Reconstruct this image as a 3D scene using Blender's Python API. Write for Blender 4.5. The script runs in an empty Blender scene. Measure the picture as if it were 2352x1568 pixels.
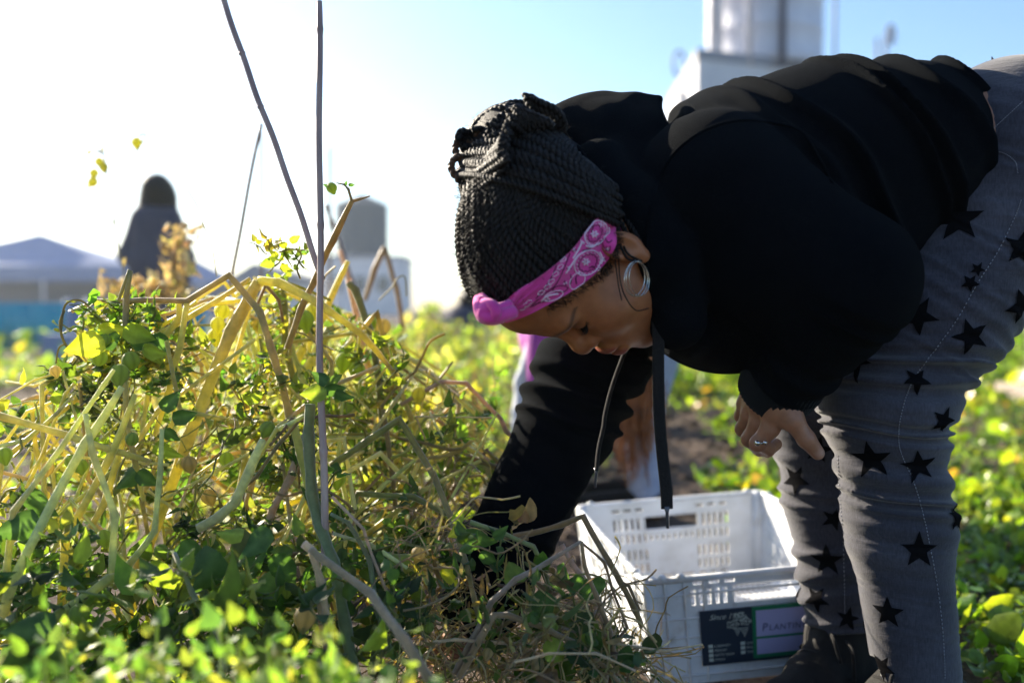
import bpy, math, random
import numpy as np
from mathutils import Vector, Matrix
from mathutils.bvhtree import BVHTree

random.seed(7)
RNG = np.random.default_rng(7)
COL = bpy.context.scene.collection
R = math.radians

# ------------------------------------------------------------------ camera frame
CAM = np.array([0.0, 0.0, 0.65])
FPX = 2352 * 35 / 36.0            # focal length in units of a 2352 px wide picture
PITCH = R(-2.1)
CT, ST = math.cos(PITCH), math.sin(PITCH)

def at(px, py, d):
    """point seen at (px, py) of the 2352x1568 photograph at distance d along the lens axis"""
    cx = (px - 1176) / FPX * d
    cy = (784 - py) / FPX * d
    return np.array([cx, d * CT - cy * ST, CAM[2] + d * ST + cy * CT])

def proj(p):
    q = np.asarray(p) - CAM; d = q[1] * CT + q[2] * ST; u = -q[1] * ST + q[2] * CT
    return 1176 + q[0] / d * FPX, 784 - u / d * FPX

def on_ground(px, py, z=0.0):
    a, b = at(px, py, 1.0) - CAM, None
    t = (z - CAM[2]) / a[2]
    return CAM + a * t

def nrm(v):
    v = np.asarray(v, float)
    return v / max(1e-9, np.linalg.norm(v))

# ------------------------------------------------------------------ objects
def tag(o, label=None, cat=None, group=None, kind=None):
    if label: o['label'] = label
    if cat: o['category'] = cat
    if group: o['group'] = group
    if kind: o['kind'] = kind
    return o

def thing(name, loc, label, cat, group=None):
    o = bpy.data.objects.new(name, None)
    COL.objects.link(o)
    o.location = [float(c) for c in loc]
    o.empty_display_size = 0.05
    return tag(o, label, cat, group)

def world_org(parent):
    org = Vector((0, 0, 0))
    while parent is not None:
        org += Vector(parent.location)
        parent = parent.parent
    return org

def mesh_obj(name, V, F, mat, parent=None, smooth=True, col=None, mats=None, mi=None):
    """link vertices V (world coordinates) and faces F as one mesh object"""
    V = np.asarray(V, float).reshape(-1, 3)
    org = world_org(parent)
    if parent is None:
        lo, hi = V.min(0), V.max(0)
        loc = np.array([(lo[0] + hi[0]) / 2, (lo[1] + hi[1]) / 2, lo[2]])
    else:
        loc = np.array(org)
    V = V - loc
    me = bpy.data.meshes.new(name)
    if isinstance(F, np.ndarray):
        n, k = F.shape
        me.vertices.add(len(V)); me.vertices.foreach_set('co', V.astype(np.float32).ravel())
        me.loops.add(n * k); me.loops.foreach_set('vertex_index', F.astype(np.int32).ravel())
        me.polygons.add(n)
        me.polygons.foreach_set('loop_start', np.arange(0, n * k, k, dtype=np.int32))
        me.update(calc_edges=True)
    else:
        me.from_pydata(V.tolist(), [], [list(map(int, f)) for f in F])
        me.update()
    me.validate()
    if smooth:
        me.polygons.foreach_set('use_smooth', np.ones(len(me.polygons), dtype=bool))
    for m in (mats or [mat]):
        me.materials.append(m)
    if mi is not None and len(mi) == len(me.polygons):
        me.polygons.foreach_set('material_index', np.asarray(mi, dtype=np.int32))
    if col is not None:
        c = np.ones((len(V), 4), dtype=np.float32); c[:, :3] = col
        a = me.color_attributes.new('col', 'FLOAT_COLOR', 'POINT')
        a.data.foreach_set('color', c.ravel())
    o = bpy.data.objects.new(name, me)
    COL.objects.link(o)
    if parent is not None: o.parent = parent
    else: o.location = loc
    return o

class MB:
    """collects simple shapes into one mesh"""
    def __init__(s): s.V, s.F, s.M, s.C, s.n = [], [], [], [], 0
    def add(s, V, F, m=0, c=None):
        V = np.asarray(V, float).reshape(-1, 3)
        s.V.append(V); s.F += [tuple(int(i) + s.n for i in f) for f in F]; s.M += [m] * len(F)
        s.C.append(np.tile(np.asarray(c if c is not None else (.5, .5, .5), float), (len(V), 1)))
        s.n += len(V); return s
    def box(s, c, size, rz=0.0, m=0, col=None, taper=1.0, rx=0.0):
        hx, hy, hz = np.asarray(size) / 2
        P = np.array([(x * (taper if z > 0 else 1), y * (taper if z > 0 else 1), z) for z in (-hz, hz) for x, y in ((-hx, -hy), (hx, -hy), (hx, hy), (-hx, hy))])
        cx, sx = math.cos(rx), math.sin(rx)
        P = P @ np.array([[1, 0, 0], [0, cx, sx], [0, -sx, cx]])
        ca, sa = math.cos(rz), math.sin(rz)
        P = P @ np.array([[ca, sa, 0], [-sa, ca, 0], [0, 0, 1]]) + np.asarray(c, float)
        return s.add(P, [(3, 2, 1, 0), (4, 5, 6, 7), (0, 1, 5, 4), (1, 2, 6, 5), (2, 3, 7, 6), (3, 0, 4, 7)], m, col)
    def tube(s, pts, r, n=8, m=0, col=None, cap=True, lobes=0, twist=0.0, flat=1.0, up=None):
        V, F = tube(pts, r, n, cap, lobes, twist, flat, up)
        return s.add(V, F, m, col)
    def ball(s, c, r, n=10, m=0, col=None, rot=None):
        V, F = ball(n)
        V = V * np.asarray(r)
        if rot is not None: V = V @ np.asarray(rot).T
        return s.add(V + np.asarray(c), F, m, col)
    def build(s, name, mat, parent=None, smooth=True, mats=None, col=False):
        V = np.concatenate(s.V)
        return mesh_obj(name, V, s.F, mat, parent, smooth, col=(np.concatenate(s.C) if col else None), mats=mats, mi=s.M if mats else None)

def ball(n=10):
    V = [(0, 0, 1)]
    for i in range(1, n):
        t = math.pi * i / n
        for j in range(2 * n):
            p = math.pi * j / n
            V.append((math.sin(t) * math.cos(p), math.sin(t) * math.sin(p), math.cos(t)))
    V.append((0, 0, -1)); k = 2 * n; F = []
    for j in range(k):
        F.append((0, 1 + j, 1 + (j + 1) % k))
        F.append((len(V) - 1, 1 + (n - 2) * k + (j + 1) % k, 1 + (n - 2) * k + j))
    for i in range(n - 2):
        for j in range(k):
            a = 1 + i * k + j; b = 1 + i * k + (j + 1) % k
            F.append((a, a + k, b + k, b))
    return np.array(V, float), F

def tube(pts, r, n=8, cap=True, lobes=0, twist=0.0, flat=1.0, up=None):
    """swept tube; lobes/twist give rope sections, flat squashes it along the normal"""
    P = np.asarray(pts, float); k = len(P)
    r = np.ones(k) * r if np.isscalar(r) else np.asarray(r, float)
    T = np.gradient(P, axis=0); T /= np.maximum(1e-9, np.linalg.norm(T, axis=1))[:, None]
    u = np.asarray(up, float) if up is not None else (np.array([0, 0, 1.]) if abs(T[0][2]) < .9 else np.array([1., 0, 0]))
    V = []; s = 0.0
    for i in range(k):
        u = u - T[i] * np.dot(u, T[i]); u = u / max(1e-9, np.linalg.norm(u))
        w = np.cross(T[i], u)
        if i: s += np.linalg.norm(P[i] - P[i - 1])
        for j in range(n):
            a = 2 * math.pi * j / n
            rr = r[i]
            if lobes: rr = r[i] * (0.78 + 0.22 * abs(math.cos(lobes * (a + twist * s) / 2)) * 1.6 - 0.05)
            V.append(P[i] + rr * (math.cos(a) * u * flat + math.sin(a) * w))
    F = []
    for i in range(k - 1):
        for j in range(n):
            a = i * n + j; b = i * n + (j + 1) % n
            F.append((a, b, b + n, a + n))
    if cap:
        F.append(tuple(range(n - 1, -1, -1))); F.append(tuple(range((k - 1) * n, k * n)))
    return np.array(V), F

def smooth_path(pts, n=8, closed=False):
    """Catmull-Rom through pts"""
    P = np.asarray(pts, float); out = []
    if closed: Q = np.concatenate([P[-1:], P, P[:2]])
    else: Q = np.concatenate([2 * P[:1] - P[1:2], P, 2 * P[-1:] - P[-2:-1]])
    for i in range(1, len(Q) - 2):
        a, b, c, d = Q[i - 1:i + 3]
        for t in np.linspace(0, 1, n, endpoint=False):
            out.append(.5 * ((2 * b) + (c - a) * t + (2 * a - 5 * b + 4 * c - d) * t ** 2 + (3 * b - a - 3 * c + d) * t ** 3))
    if not closed: out.append(Q[-2])
    return np.array(out)

# ------------------------------------------------------------------ signed distance shapes -> surface nets
def rcone(p, a, b, ra, rb, ys=1.0):
    a = np.asarray(a); b = np.asarray(b)
    if ys != 1.0:
        m = np.array([1, 1 / ys, 1]); c = (a + b) / 2
        p = (p - c) * m + c; a = (a - c) * m + c; b = (b - c) * m + c
    ba = b - a; pa = p - a
    t = np.clip(pa @ ba / (ba @ ba), 0, 1)
    return np.linalg.norm(pa - t[:, None] * ba, axis=1) - (ra + (rb - ra) * t)

def ell(p, c, r, Rm=None):
    q = p - np.asarray(c)
    if Rm is not None: q = q @ np.asarray(Rm)
    r = np.asarray(r, float)
    k0 = np.linalg.norm(q / r, axis=1); k1 = np.linalg.norm(q / (r * r), axis=1)
    return k0 * (k0 - 1) / np.maximum(k1, 1e-9)

def smin(a, b, k):
    h = np.maximum(k - np.abs(a - b), 0) / k
    return np.minimum(a, b) - h * h * k * .25

def smax(a, b, k): return -smin(-a, -b, k)

def vnoise(p, s, seed=0):
    """cheap smooth noise from summed sines, about -1..1"""
    r = np.random.default_rng(seed); v = 0
    for i in range(5):
        d = r.normal(size=3); d /= np.linalg.norm(d)
        v = v + np.sin(p @ d * (s * r.uniform(.7, 1.6)) + r.uniform(0, 6.28))
    return v / 3.0

def surf(f, lo, hi, h):
    lo = np.asarray(lo, float); hi = np.asarray(hi, float); K = 4
    nb = np.ceil((hi - lo) / (h * K)).astype(int)
    def ev(P):
        out = np.empty(len(P))
        for i in range(0, len(P), 400000): out[i:i + 400000] = f(P[i:i + 400000])
        return out
    cx = [lo[i] + (np.arange(nb[i]) + .5) * h * K for i in range(3)]
    C = np.stack(np.meshgrid(*cx, indexing='ij'), -1)
    FC = ev(C.reshape(-1, 3)).reshape(nb)
    N = nb * K + 1
    Fv = np.repeat(np.repeat(np.repeat(FC, K, 0), K, 1), K, 2)
    Fv = np.pad(Fv, ((0, 1), (0, 1), (0, 1)), mode='edge')
    near = np.abs(FC) < h * K * 2.4
    nr = np.repeat(np.repeat(np.repeat(near, K, 0), K, 1), K, 2)
    nr = np.pad(nr, ((0, 1), (0, 1), (0, 1)), mode='edge')
    I = np.argwhere(nr)
    Fv[nr] = ev(lo + I * h)
    S = Fv < 0
    c = [S[i:N[0] - 1 + i, j:N[1] - 1 + j, k:N[2] - 1 + k] for i in (0, 1) for j in (0, 1) for k in (0, 1)]
    any_ = np.logical_or.reduce(c); all_ = np.logical_and.reduce(c)
    act = any_ & ~all_
    A = np.argwhere(act); idx = -np.ones(act.shape, int); idx[act] = np.arange(len(A))
    pos = np.zeros((len(A), 3)); cnt = np.zeros(len(A))
    cor = [(i, j, k) for i in (0, 1) for j in (0, 1) for k in (0, 1)]
    for u in cor:
        for ax in range(3):
            if u[ax]: continue
            v = list(u); v[ax] = 1
            f0 = Fv[A[:, 0] + u[0], A[:, 1] + u[1], A[:, 2] + u[2]]
            f1 = Fv[A[:, 0] + v[0], A[:, 1] + v[1], A[:, 2] + v[2]]
            m = (f0 < 0) != (f1 < 0)
            t = np.where(m, f0 / np.where(np.abs(f0 - f1) < 1e-12, 1, f0 - f1), 0)
            q = np.tile(np.array(u, float), (len(A), 1)); q[:, ax] += t
            pos[m] += q[m]; cnt[m] += 1
    V = lo + (A + pos / np.maximum(cnt, 1)[:, None]) * h
    F = []
    for ax in range(3):
        o1, o2 = (ax + 1) % 3, (ax + 2) % 3
        s0 = [slice(None)] * 3; s1 = [slice(None)] * 3
        s0[ax] = slice(0, -1); s1[ax] = slice(1, None)
        ch = S[tuple(s0)] != S[tuple(s1)]
        E = np.argwhere(ch)
        E = E[(E[:, o1] > 0) & (E[:, o2] > 0) & (E[:, o1] < N[o1] - 1) & (E[:, o2] < N[o2] - 1)]
        ins = S[tuple(s0)][E[:, 0], E[:, 1], E[:, 2]]
        def cell(a, b):
            G = E.copy(); G[:, o1] -= a; G[:, o2] -= b
            return idx[G[:, 0], G[:, 1], G[:, 2]]
        q = np.stack([cell(1, 1), cell(0, 1), cell(0, 0), cell(1, 0)], 1)
        q[~ins] = q[~ins][:, ::-1]
        F.append(q)
    F = np.concatenate(F); F = F[(F >= 0).all(1)]
    for _ in range(2):
        f0 = ev(V); e = h * .5
        g = np.stack([ev(V + np.eye(3)[i] * e) - ev(V - np.eye(3)[i] * e) for i in range(3)], 1) / (2 * e)
        g2 = np.maximum((g * g).sum(1), .15)
        st = -(f0 / g2)[:, None] * g
        L = np.linalg.norm(st, axis=1); st *= (np.minimum(L, h * .6) / np.maximum(L, 1e-12))[:, None]
        V = V + st
    return V, F

def bvh(V, F): return BVHTree.FromPolygons([Vector(v) for v in V], [tuple(int(i) for i in f) for f in F])

def cast(tree, px, py, off=0.0, fallback=None, d=None):
    """where the line of sight through a photo pixel meets a surface (the surface decides the depth)"""
    o = Vector(CAM); dr = Vector(at(px, py, 1.0) - CAM).normalized()
    h = tree.ray_cast(o, dr)
    if h[0] is None:
        if fallback is None: return None
        h = tree.find_nearest(Vector(at(px, py, fallback)))
    n = h[1].normalized()
    if n.dot(dr) > 0: n = -n
    return np.array(h[0] + n * off), np.array(n)
# ------------------------------------------------------------------ materials
def new_mat(name):
    m = bpy.data.materials.new(name); m.use_nodes = True
    nt = m.node_tree; b = nt.nodes['Principled BSDF']
    return m, nt, b

def nd(nt, t, **kw):
    n = nt.nodes.new(t)
    for k, v in kw.items():
        if hasattr(n, k): setattr(n, k, v)
    return n

def noise_node(nt, scale, detail=3, rough=.55, coord='Object', stretch=None):
    tc = nd(nt, 'ShaderNodeTexCoord'); n = nd(nt, 'ShaderNodeTexNoise')
    n.inputs['Scale'].default_value = scale; n.inputs['Detail'].default_value = detail; n.inputs['Roughness'].default_value = rough
    if stretch:
        mp = nd(nt, 'ShaderNodeMapping'); mp.inputs['Scale'].default_value = stretch
        nt.links.new(tc.outputs[coord], mp.inputs[0]); nt.links.new(mp.outputs[0], n.inputs[0])
    else: nt.links.new(tc.outputs[coord], n.inputs[0])
    return n

def ramp(nt, src, stops):
    r = nd(nt, 'ShaderNodeValToRGB'); e = r.color_ramp.elements
    while len(e) < len(stops): e.new(.5)
    for k, (p, c) in enumerate(stops):
        e[k].position = p; e[k].color = (*c, 1)
    nt.links.new(src, r.inputs[0]); return r

def bump(nt, src, b, strength=.3, dist=.002):
    bp = nd(nt, 'ShaderNodeBump'); bp.inputs['Strength'].default_value = strength; bp.inputs['Distance'].default_value = dist
    nt.links.new(src, bp.inputs['Height']); nt.links.new(bp.outputs[0], b.inputs['Normal']); return bp

def simple(name, c1, c2=None, scale=20, rough=.7, spec=.4, metal=0, bmp=0.0, bdist=.002, bscale=None, sheen=0, stretch=None, detail=3, sss=0.0, coat=0.0):
    m, nt, b = new_mat(name)
    b.inputs['Base Color'].default_value = (*c1, 1)
    if c2 is not None:
        n = noise_node(nt, scale, detail, stretch=stretch)
        r = ramp(nt, n.outputs[0], [(.32, c1), (.68, c2)])
        nt.links.new(r.outputs[0], b.inputs['Base Color'])
    b.inputs['Roughness'].default_value = rough; b.inputs['Metallic'].default_value = metal
    b.inputs['Specular IOR Level'].default_value = spec
    b.inputs['Sheen Weight'].default_value = sheen; b.inputs['Coat Weight'].default_value = coat
    if sss:
        b.inputs['Subsurface Weight'].default_value = sss; b.inputs['Subsurface Radius'].default_value = (.01, .004, .002)
        b.inputs['Subsurface Scale'].default_value = 1.0
    if bmp:
        n2 = noise_node(nt, bscale or scale * 3, 4, stretch=stretch)
        bump(nt, n2.outputs[0], b, bmp, bdist)
    return m

def foliage_mat(name, trans=.45, rough=.45, spec=.35, tint=(1.35, 1.45, .55), bmp=.25, nscale=260, sheen=0.0):
    """leaf blade: per-leaf colour attribute, thin and lit through from behind"""
    m, nt, b = new_mat(name)
    at_ = nd(nt, 'ShaderNodeAttribute', attribute_name='col')
    n = noise_node(nt, 90, 3)
    mx = nd(nt, 'ShaderNodeMix', data_type='RGBA', blend_type='MULTIPLY'); mx.inputs[0].default_value = 1
    r = ramp(nt, n.outputs[0], [(.25, (.72, .74, .7)), (.75, (1.2, 1.18, 1.2))])
    nt.links.new(at_.outputs['Color'], mx.inputs[6]); nt.links.new(r.outputs[0], mx.inputs[7])
    nt.links.new(mx.outputs[2], b.inputs['Base Color'])
    b.inputs['Roughness'].default_value = rough; b.inputs['Specular IOR Level'].default_value = spec; b.inputs['Sheen Weight'].default_value = sheen
    n2 = noise_node(nt, nscale, 2); bump(nt, n2.outputs[0], b, bmp, .001)
    t = nd(nt, 'ShaderNodeBsdfTranslucent')
    m2 = nd(nt, 'ShaderNodeMix', data_type='RGBA', blend_type='MULTIPLY'); m2.inputs[0].default_value = 1
    nt.links.new(mx.outputs[2], m2.inputs[6]); m2.inputs[7].default_value = (*tint, 1)
    nt.links.new(m2.outputs[2], t.inputs[0])
    ms = nd(nt, 'ShaderNodeMixShader'); ms.inputs[0].default_value = trans
    nt.links.new(b.outputs[0], ms.inputs[1]); nt.links.new(t.outputs[0], ms.inputs[2])
    nt.links.new(ms.outputs[0], nt.nodes['Material Output'].inputs[0])
    return m

M = {}
M['leaf'] = foliage_mat('leaf', trans=.55, sheen=.25)
M['dry_leaf'] = foliage_mat('dry_leaf', trans=.3, rough=.7, tint=(1.2, 1.0, .7))
M['stalk'] = foliage_mat('stalk', trans=.30, rough=.45, tint=(1.6, 1.5, .6), bmp=.35, nscale=160, sheen=.7)
M['husk'] = foliage_mat('husk', trans=.65, rough=.5, tint=(1.6, 1.6, .8), sheen=.4)
M['cover'] = foliage_mat('cover', trans=.5, rough=.28, spec=.6, tint=(1.5, 1.5, .4))

def bamboo_mat(name, c1, c2):
    m, nt, b = new_mat(name)
    n = noise_node(nt, 9, 4, stretch=(9, 9, .8))
    n1 = noise_node(nt, 5, 2)
    r = ramp(nt, n.outputs[0], [(.3, c1), (.7, c2)])
    mx = nd(nt, 'ShaderNodeMix', data_type='RGBA', blend_type='MULTIPLY'); mx.inputs[0].default_value = .8
    r2 = ramp(nt, n1.outputs[0], [(.3, (.6, .55, .6)), (.7, (1.2, 1.15, 1.1))])
    nt.links.new(r.outputs[0], mx.inputs[6]); nt.links.new(r2.outputs[0], mx.inputs[7])
    nt.links.new(mx.outputs[2], b.inputs['Base Color'])
    b.inputs['Roughness'].default_value = .5
    n3 = noise_node(nt, 40, 3, stretch=(8, 8, .5)); bump(nt, n3.outputs[0], b, .4, .001)
    return m
M['bamboo'] = bamboo_mat('bamboo', (.30, .21, .185), (.48, .36, .31))
M['bamboo_far'] = bamboo_mat('bamboo_far', (.24, .17, .13), (.36, .27, .20))

def skin_mat():
    m, nt, b = new_mat('skin')
    a = nd(nt, 'ShaderNodeAttribute', attribute_name='col')
    n = noise_node(nt, 60, 4)
    r = ramp(nt, n.outputs[0], [(.3, (.80, .78, .76)), (.7, (1.12, 1.12, 1.12))])
    mx = nd(nt, 'ShaderNodeMix', data_type='RGBA', blend_type='MULTIPLY'); mx.inputs[0].default_value = 1
    nt.links.new(a.outputs['Color'], mx.inputs[6]); nt.links.new(r.outputs[0], mx.inputs[7])
    nt.links.new(mx.outputs[2], b.inputs['Base Color'])
    b.inputs['Roughness'].default_value = .48; b.inputs['Specular IOR Level'].default_value = .45
    b.inputs['Subsurface Weight'].default_value = .25; b.inputs['Subsurface Radius'].default_value = (.012, .004, .002)
    b.inputs['Subsurface Scale'].default_value = .7
    n2 = noise_node(nt, 900, 2); bump(nt, n2.outputs[0], b, .12, .0006)
    return m
M['skin'] = skin_mat()

def fleece(name, c, c2, sheen=.35):
    m, nt, b = new_mat(name)
    n = noise_node(nt, 700, 3); n0 = noise_node(nt, 14, 3)
    r = ramp(nt, n0.outputs[0], [(.3, c), (.7, c2)])
    nt.links.new(r.outputs[0], b.inputs['Base Color'])
    b.inputs['Roughness'].default_value = .95; b.inputs['Specular IOR Level'].default_value = .03
    b.inputs['Sheen Weight'].default_value = sheen; b.inputs['Sheen Roughness'].default_value = .45
    b.inputs['Sheen Tint'].default_value = (.65, .75, .8, 1)
    bump(nt, n.outputs[0], b, .9, .0025)
    return m
M['fleece'] = fleece('fleece', (.0026, .0038, .0056), (.0042, .0056, .0078), .012)
M['rib'] = fleece('rib', (.005, .005, .0055), (.009, .009, .010), .12)

def denim():
    m, nt, b = new_mat('denim')
    tc = nd(nt, 'ShaderNodeTexCoord')
    w = noise_node(nt, 420, 3, stretch=(1, 1, .25))
    n = noise_node(nt, 7, 4); n2 = noise_node(nt, 500, 2)
    r = ramp(nt, n.outputs[0], [(.25, (.028, .028, .037)), (.5, (.045, .045, .058)), (.78, (.078, .078, .096))])
    mx = nd(nt, 'ShaderNodeMix', data_type='RGBA', blend_type='MULTIPLY'); mx.inputs[0].default_value = 1
    r2 = ramp(nt, w.outputs[0], [(.3, (.72, .72, .74)), (.7, (1.25, 1.25, 1.28))])
    nt.links.new(r.outputs[0], mx.inputs[6]); nt.links.new(r2.outputs[0], mx.inputs[7])
    nt.links.new(mx.outputs[2], b.inputs['Base Color'])
    b.inputs['Roughness'].default_value = .85; b.inputs['Sheen Weight'].default_value = .25; b.inputs['Specular IOR Level'].default_value = .2
    add = nd(nt, 'ShaderNodeMath', operation='ADD')
    nt.links.new(w.outputs[0], add.inputs[0]); nt.links.new(n2.outputs[0], add.inputs[1])
    n5 = noise_node(nt, 26, 3, .6, stretch=(1, 1, 5)); a2 = nd(nt, 'ShaderNodeMath', operation='MULTIPLY_ADD'); a2.inputs[1].default_value = 5.0
    nt.links.new(n5.outputs[0], a2.inputs[0]); nt.links.new(add.outputs[0], a2.inputs[2])
    bump(nt, a2.outputs[0], b, .25, .0012)
    return m
M['denim'] = denim()
M['star'] = simple('star_flock', (.006, .006, .007), rough=.97, spec=.02)
M['thread'] = simple('thread', (.27, .27, .30), rough=.8)
M['hair'] = simple('hair', (.0035, .0028, .0025), (.009, .0065, .0055), 60, rough=.55, spec=.30, bmp=.9, bdist=.002, bscale=700)
M['hair_brown'] = simple('hair_tips', (.05, .022, .010), (.10, .045, .02), 60, rough=.5, bmp=.6, bdist=.002, bscale=500)
M['pink'] = simple('pink_cotton', (.62, .045, .28), (.74, .075, .37), 30, rough=.8, spec=.2, bmp=.3, bdist=.001, bscale=900, sheen=.3)
M['print_white'] = simple('print_white', (.82, .66, .82), rough=.8)
M['print_black'] = simple('print_dark', (.035, .008, .03), rough=.8)
M['silver'] = simple('silver', (.75, .74, .70), (.45, .44, .42), 200, rough=.22, metal=1)
M['cord'] = simple('cord', (.014, .013, .013), (.02, .019, .018), 300, rough=.9, spec=.1, bmp=.8, bdist=.002, bscale=600, sheen=.08)
M['aglet'] = simple('aglet', (.06, .06, .07), rough=.12, spec=.8)
M['eye'] = simple('eye_white', (.55, .5, .46), rough=.15, spec=.7)
M['iris'] = simple('iris', (.018, .009, .005), rough=.08, spec=.9)
M['boot'] = simple('boot_leather', (.006, .006, .006), (.015, .014, .013), 18, rough=.75, spec=.2, bmp=.5, bdist=.006, bscale=40)
M['sole'] = simple('rubber_sole', (.012, .012, .012), rough=.8)
# ------------------------------------------------------------------ camera, sun, sky
SC = bpy.context.scene
cam_d = bpy.data.cameras.new('camera'); cam = bpy.data.objects.new('camera', cam_d); COL.objects.link(cam)
cam.location = CAM.tolist(); cam.rotation_euler = (R(90) + PITCH, 0, 0)
cam_d.lens = 35; cam_d.sensor_width = 36; cam_d.clip_start = .05; cam_d.clip_end = 2000
cam_d.dof.use_dof = True; cam_d.dof.focus_distance = 1.33; cam_d.dof.aperture_fstop = 2.3; cam_d.dof.aperture_blades = 0
SC.camera = cam
SUN_EL, SUN_AZ = R(24), R(-45)          # azimuth measured from +Y towards +X
sd = Vector((math.sin(SUN_AZ) * math.cos(SUN_EL), math.cos(SUN_AZ) * math.cos(SUN_EL), math.sin(SUN_EL)))
sl = bpy.data.lights.new('sun', 'SUN'); sl.energy = 5.0; sl.angle = R(.55); sl.color = (1.0, .88, .70)
so = bpy.data.objects.new('sun', sl); COL.objects.link(so); so.location = (-20, 30, 20)
so.rotation_euler = sd.to_track_quat('Z', 'Y').to_euler()
w = bpy.data.worlds.new('World'); SC.world = w; w.use_nodes = True
nt = w.node_tree; bg = nt.nodes['Background']; sky = nt.nodes.new('ShaderNodeTexSky')
sky.sky_type = 'NISHITA'; sky.sun_disc = False; sky.sun_elevation = SUN_EL; sky.sun_rotation = SUN_AZ
sky.air_density = 1.05; sky.dust_density = .7; sky.ozone_density = 4.2; sky.altitude = 10
nt.links.new(sky.outputs[0], bg.inputs[0]); bg.inputs[1].default_value = .075
vs = SC.view_settings; vs.view_transform = 'Standard'; vs.look = 'None'; vs.gamma = 1; vs.exposure = 1.68
SC.cycles.use_denoising = True
SC.cycles.use_adaptive_sampling = True; SC.cycles.adaptive_threshold = .02
SC.cycles.max_bounces = 8; SC.cycles.transparent_max_bounces = 8; SC.cycles.transmission_bounces = 4
SC.cycles.sample_clamp_indirect = 6
# ------------------------------------------------------------------ the woman bending over the bed
HC_PX = (1343, 586, 1.24)                      # head centre
HU = nrm((-.92, -.37, .13)); HF = np.array([.03, .02, -1.0]); HF = nrm(HF - HU * (HF @ HU)); HR = np.cross(HF, HU)
HM = np.stack([HR, HF, HU], 1)                 # columns: right, forward, up of the head
HC = at(*HC_PX); HS = 1.06
def h2w(v): return HC + HS * (np.atleast_2d(v) @ HM.T)
def w2h(p): return (p - HC) @ HM / HS

def head_local(q):
    a = ell(q, (0, -.012, .052), (.073, .095, .081))
    a = smin(a, ell(q, (0, .043, .066), (.060, .057, .050)), .03)
    a = smin(a, ell(q, (0, .032, -.008), (.060, .060, .082)), .03)
    a = smin(a, ell(q, (0, .038, -.058), (.049, .050, .040)), .03)
    a = smin(a, ell(q, (0, .080, -.091), (.021, .018, .017)), .03)
    qx = q.copy(); qx[:, 0] = np.abs(qx[:, 0])
    a = smin(a, ell(qx, (.037, .060, -.020), (.027, .027, .028)), .025)
    a = smin(a, ell(qx, (.024, .084, .033), (.026, .012, .010)), .02)
    a = smin(a, ell(q, (0, .083, -.049), (.031, .022, .025)), .02)
    # eye sockets and lids
    a = smax(a, -ell(qx, (.031, .096, .013), (.017, .013, .011)), .016)
    a = smin(a, ell(qx, (.031, .0735, .013), (.0150, .0142, .0125)), .005)
    a = smin(a, ell(qx, (.0315, .079, .0035), (.014, .0075, .0035)), .005)
    # nose
    a = smin(a, rcone(q, (0, .086, .022), (0, .1025, -.006), .0078, .0100), .012)
    a = smin(a, ell(q, (0, .1035, -.0125), (.0138, .0125, .0118)), .008)
    a = smin(a, ell(qx, (.0150, .0965, -.0160), (.0095, .0105, .0085)), .006)
    a = smax(a, -ell(qx, (.0085, .1010, -.0258), (.0048, .0065, .004)), .003)
    # lips
    a = smin(a, ell(q, (0, .1030, -.0420), (.0240, .0090, .0075)), .006)
    a = smin(a, ell(q, (0, .1020, -.0578), (.0210, .0100, .0092)), .006)
    a = smax(a, -ell(q, (0, .1130, -.0493), (.0260, .0125, .0014)), .003)
    # ears
    e = ell(qx, (.0755, -.008, -.008), (.008, .0165, .027)); e = smax(e, -ell(qx, (.0835, -.006, -.005), (.006, .010, .018)), .006)
    e = smin(e, ell(qx, (.0735, -.002, -.034), (.006, .009, .011)), .006)
    a = smin(a, e, .008)
    a = smin(a, rcone(q, (0, -.022, -.03), (0, -.050, -.17), .053, .060), .03)
    # slit between the lids
    a = smax(a, -ell(qx, (.0312, .0905, .0066), (.0118, .012, .0019)), .0015)
    return a

def head_col(V):
    q = w2h(V); x = np.abs(q[:, 0]); y, z = q[:, 1], q[:, 2]
    base = np.tile((.34, .125, .048), (len(V), 1))
    def mixc(mask, c):
        nonlocal base
        mask = np.clip(mask, 0, 1)[:, None]; base = base * (1 - mask) + np.array(c) * mask
    # lips
    lip = np.minimum(((x / .0235) ** 2 + ((z + .0420) / .0076) ** 2), ((x / .021) ** 2 + ((z + .0578) / .0094) ** 2))
    mixc((1.15 - lip) * 4 * (y > .085), (.27, .07, .055))
    # brows: arc above the eye
    bx = (x - .031) / .024; bz = z - (.0310 + .0050 * (1 - bx ** 2)) + .001
    br = np.clip(1.3 - np.abs(bz) / (.0050 - .0018 * bx), 0, 1) * (np.abs(bx) < 1.05) * (y > .05)
    mixc(br * .75, (.03, .014, .009))
    # lash line and darker lids
    ex = (x - .0312) / .0145
    lash = np.clip(1.5 - np.abs(z - (.0078 - .0015 * (1 - ex ** 2) + .0004)) / .0016, 0, 1) * (np.abs(ex) < 1.1) * (y > .06)
    mixc(lash, (.015, .008, .006))
    mixc(.35 * np.clip(1 - ((x - .031) / .02) ** 2 - ((z - .019) / .010) ** 2, 0, 1) * (y > .06), (.12, .045, .022))
    # cheeks and nose a little redder
    mixc(.30 * np.clip(1 - ((x - .04) / .03) ** 2 - ((z + .015) / .03) ** 2, 0, 1) * (y > .05), (.30, .11, .055))
    mixc(.35 * np.clip(1 - (x / .018) ** 2 - ((z + .012) / .018) ** 2, 0, 1) * (y > .09), (.30, .115, .05))
    # fine hair at the temple
    mixc(.55 * np.clip((x - .052) / .01, 0, 1) * np.clip((z - .035) / .02, 0, 1), (.04, .02, .013))
    return base

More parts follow.
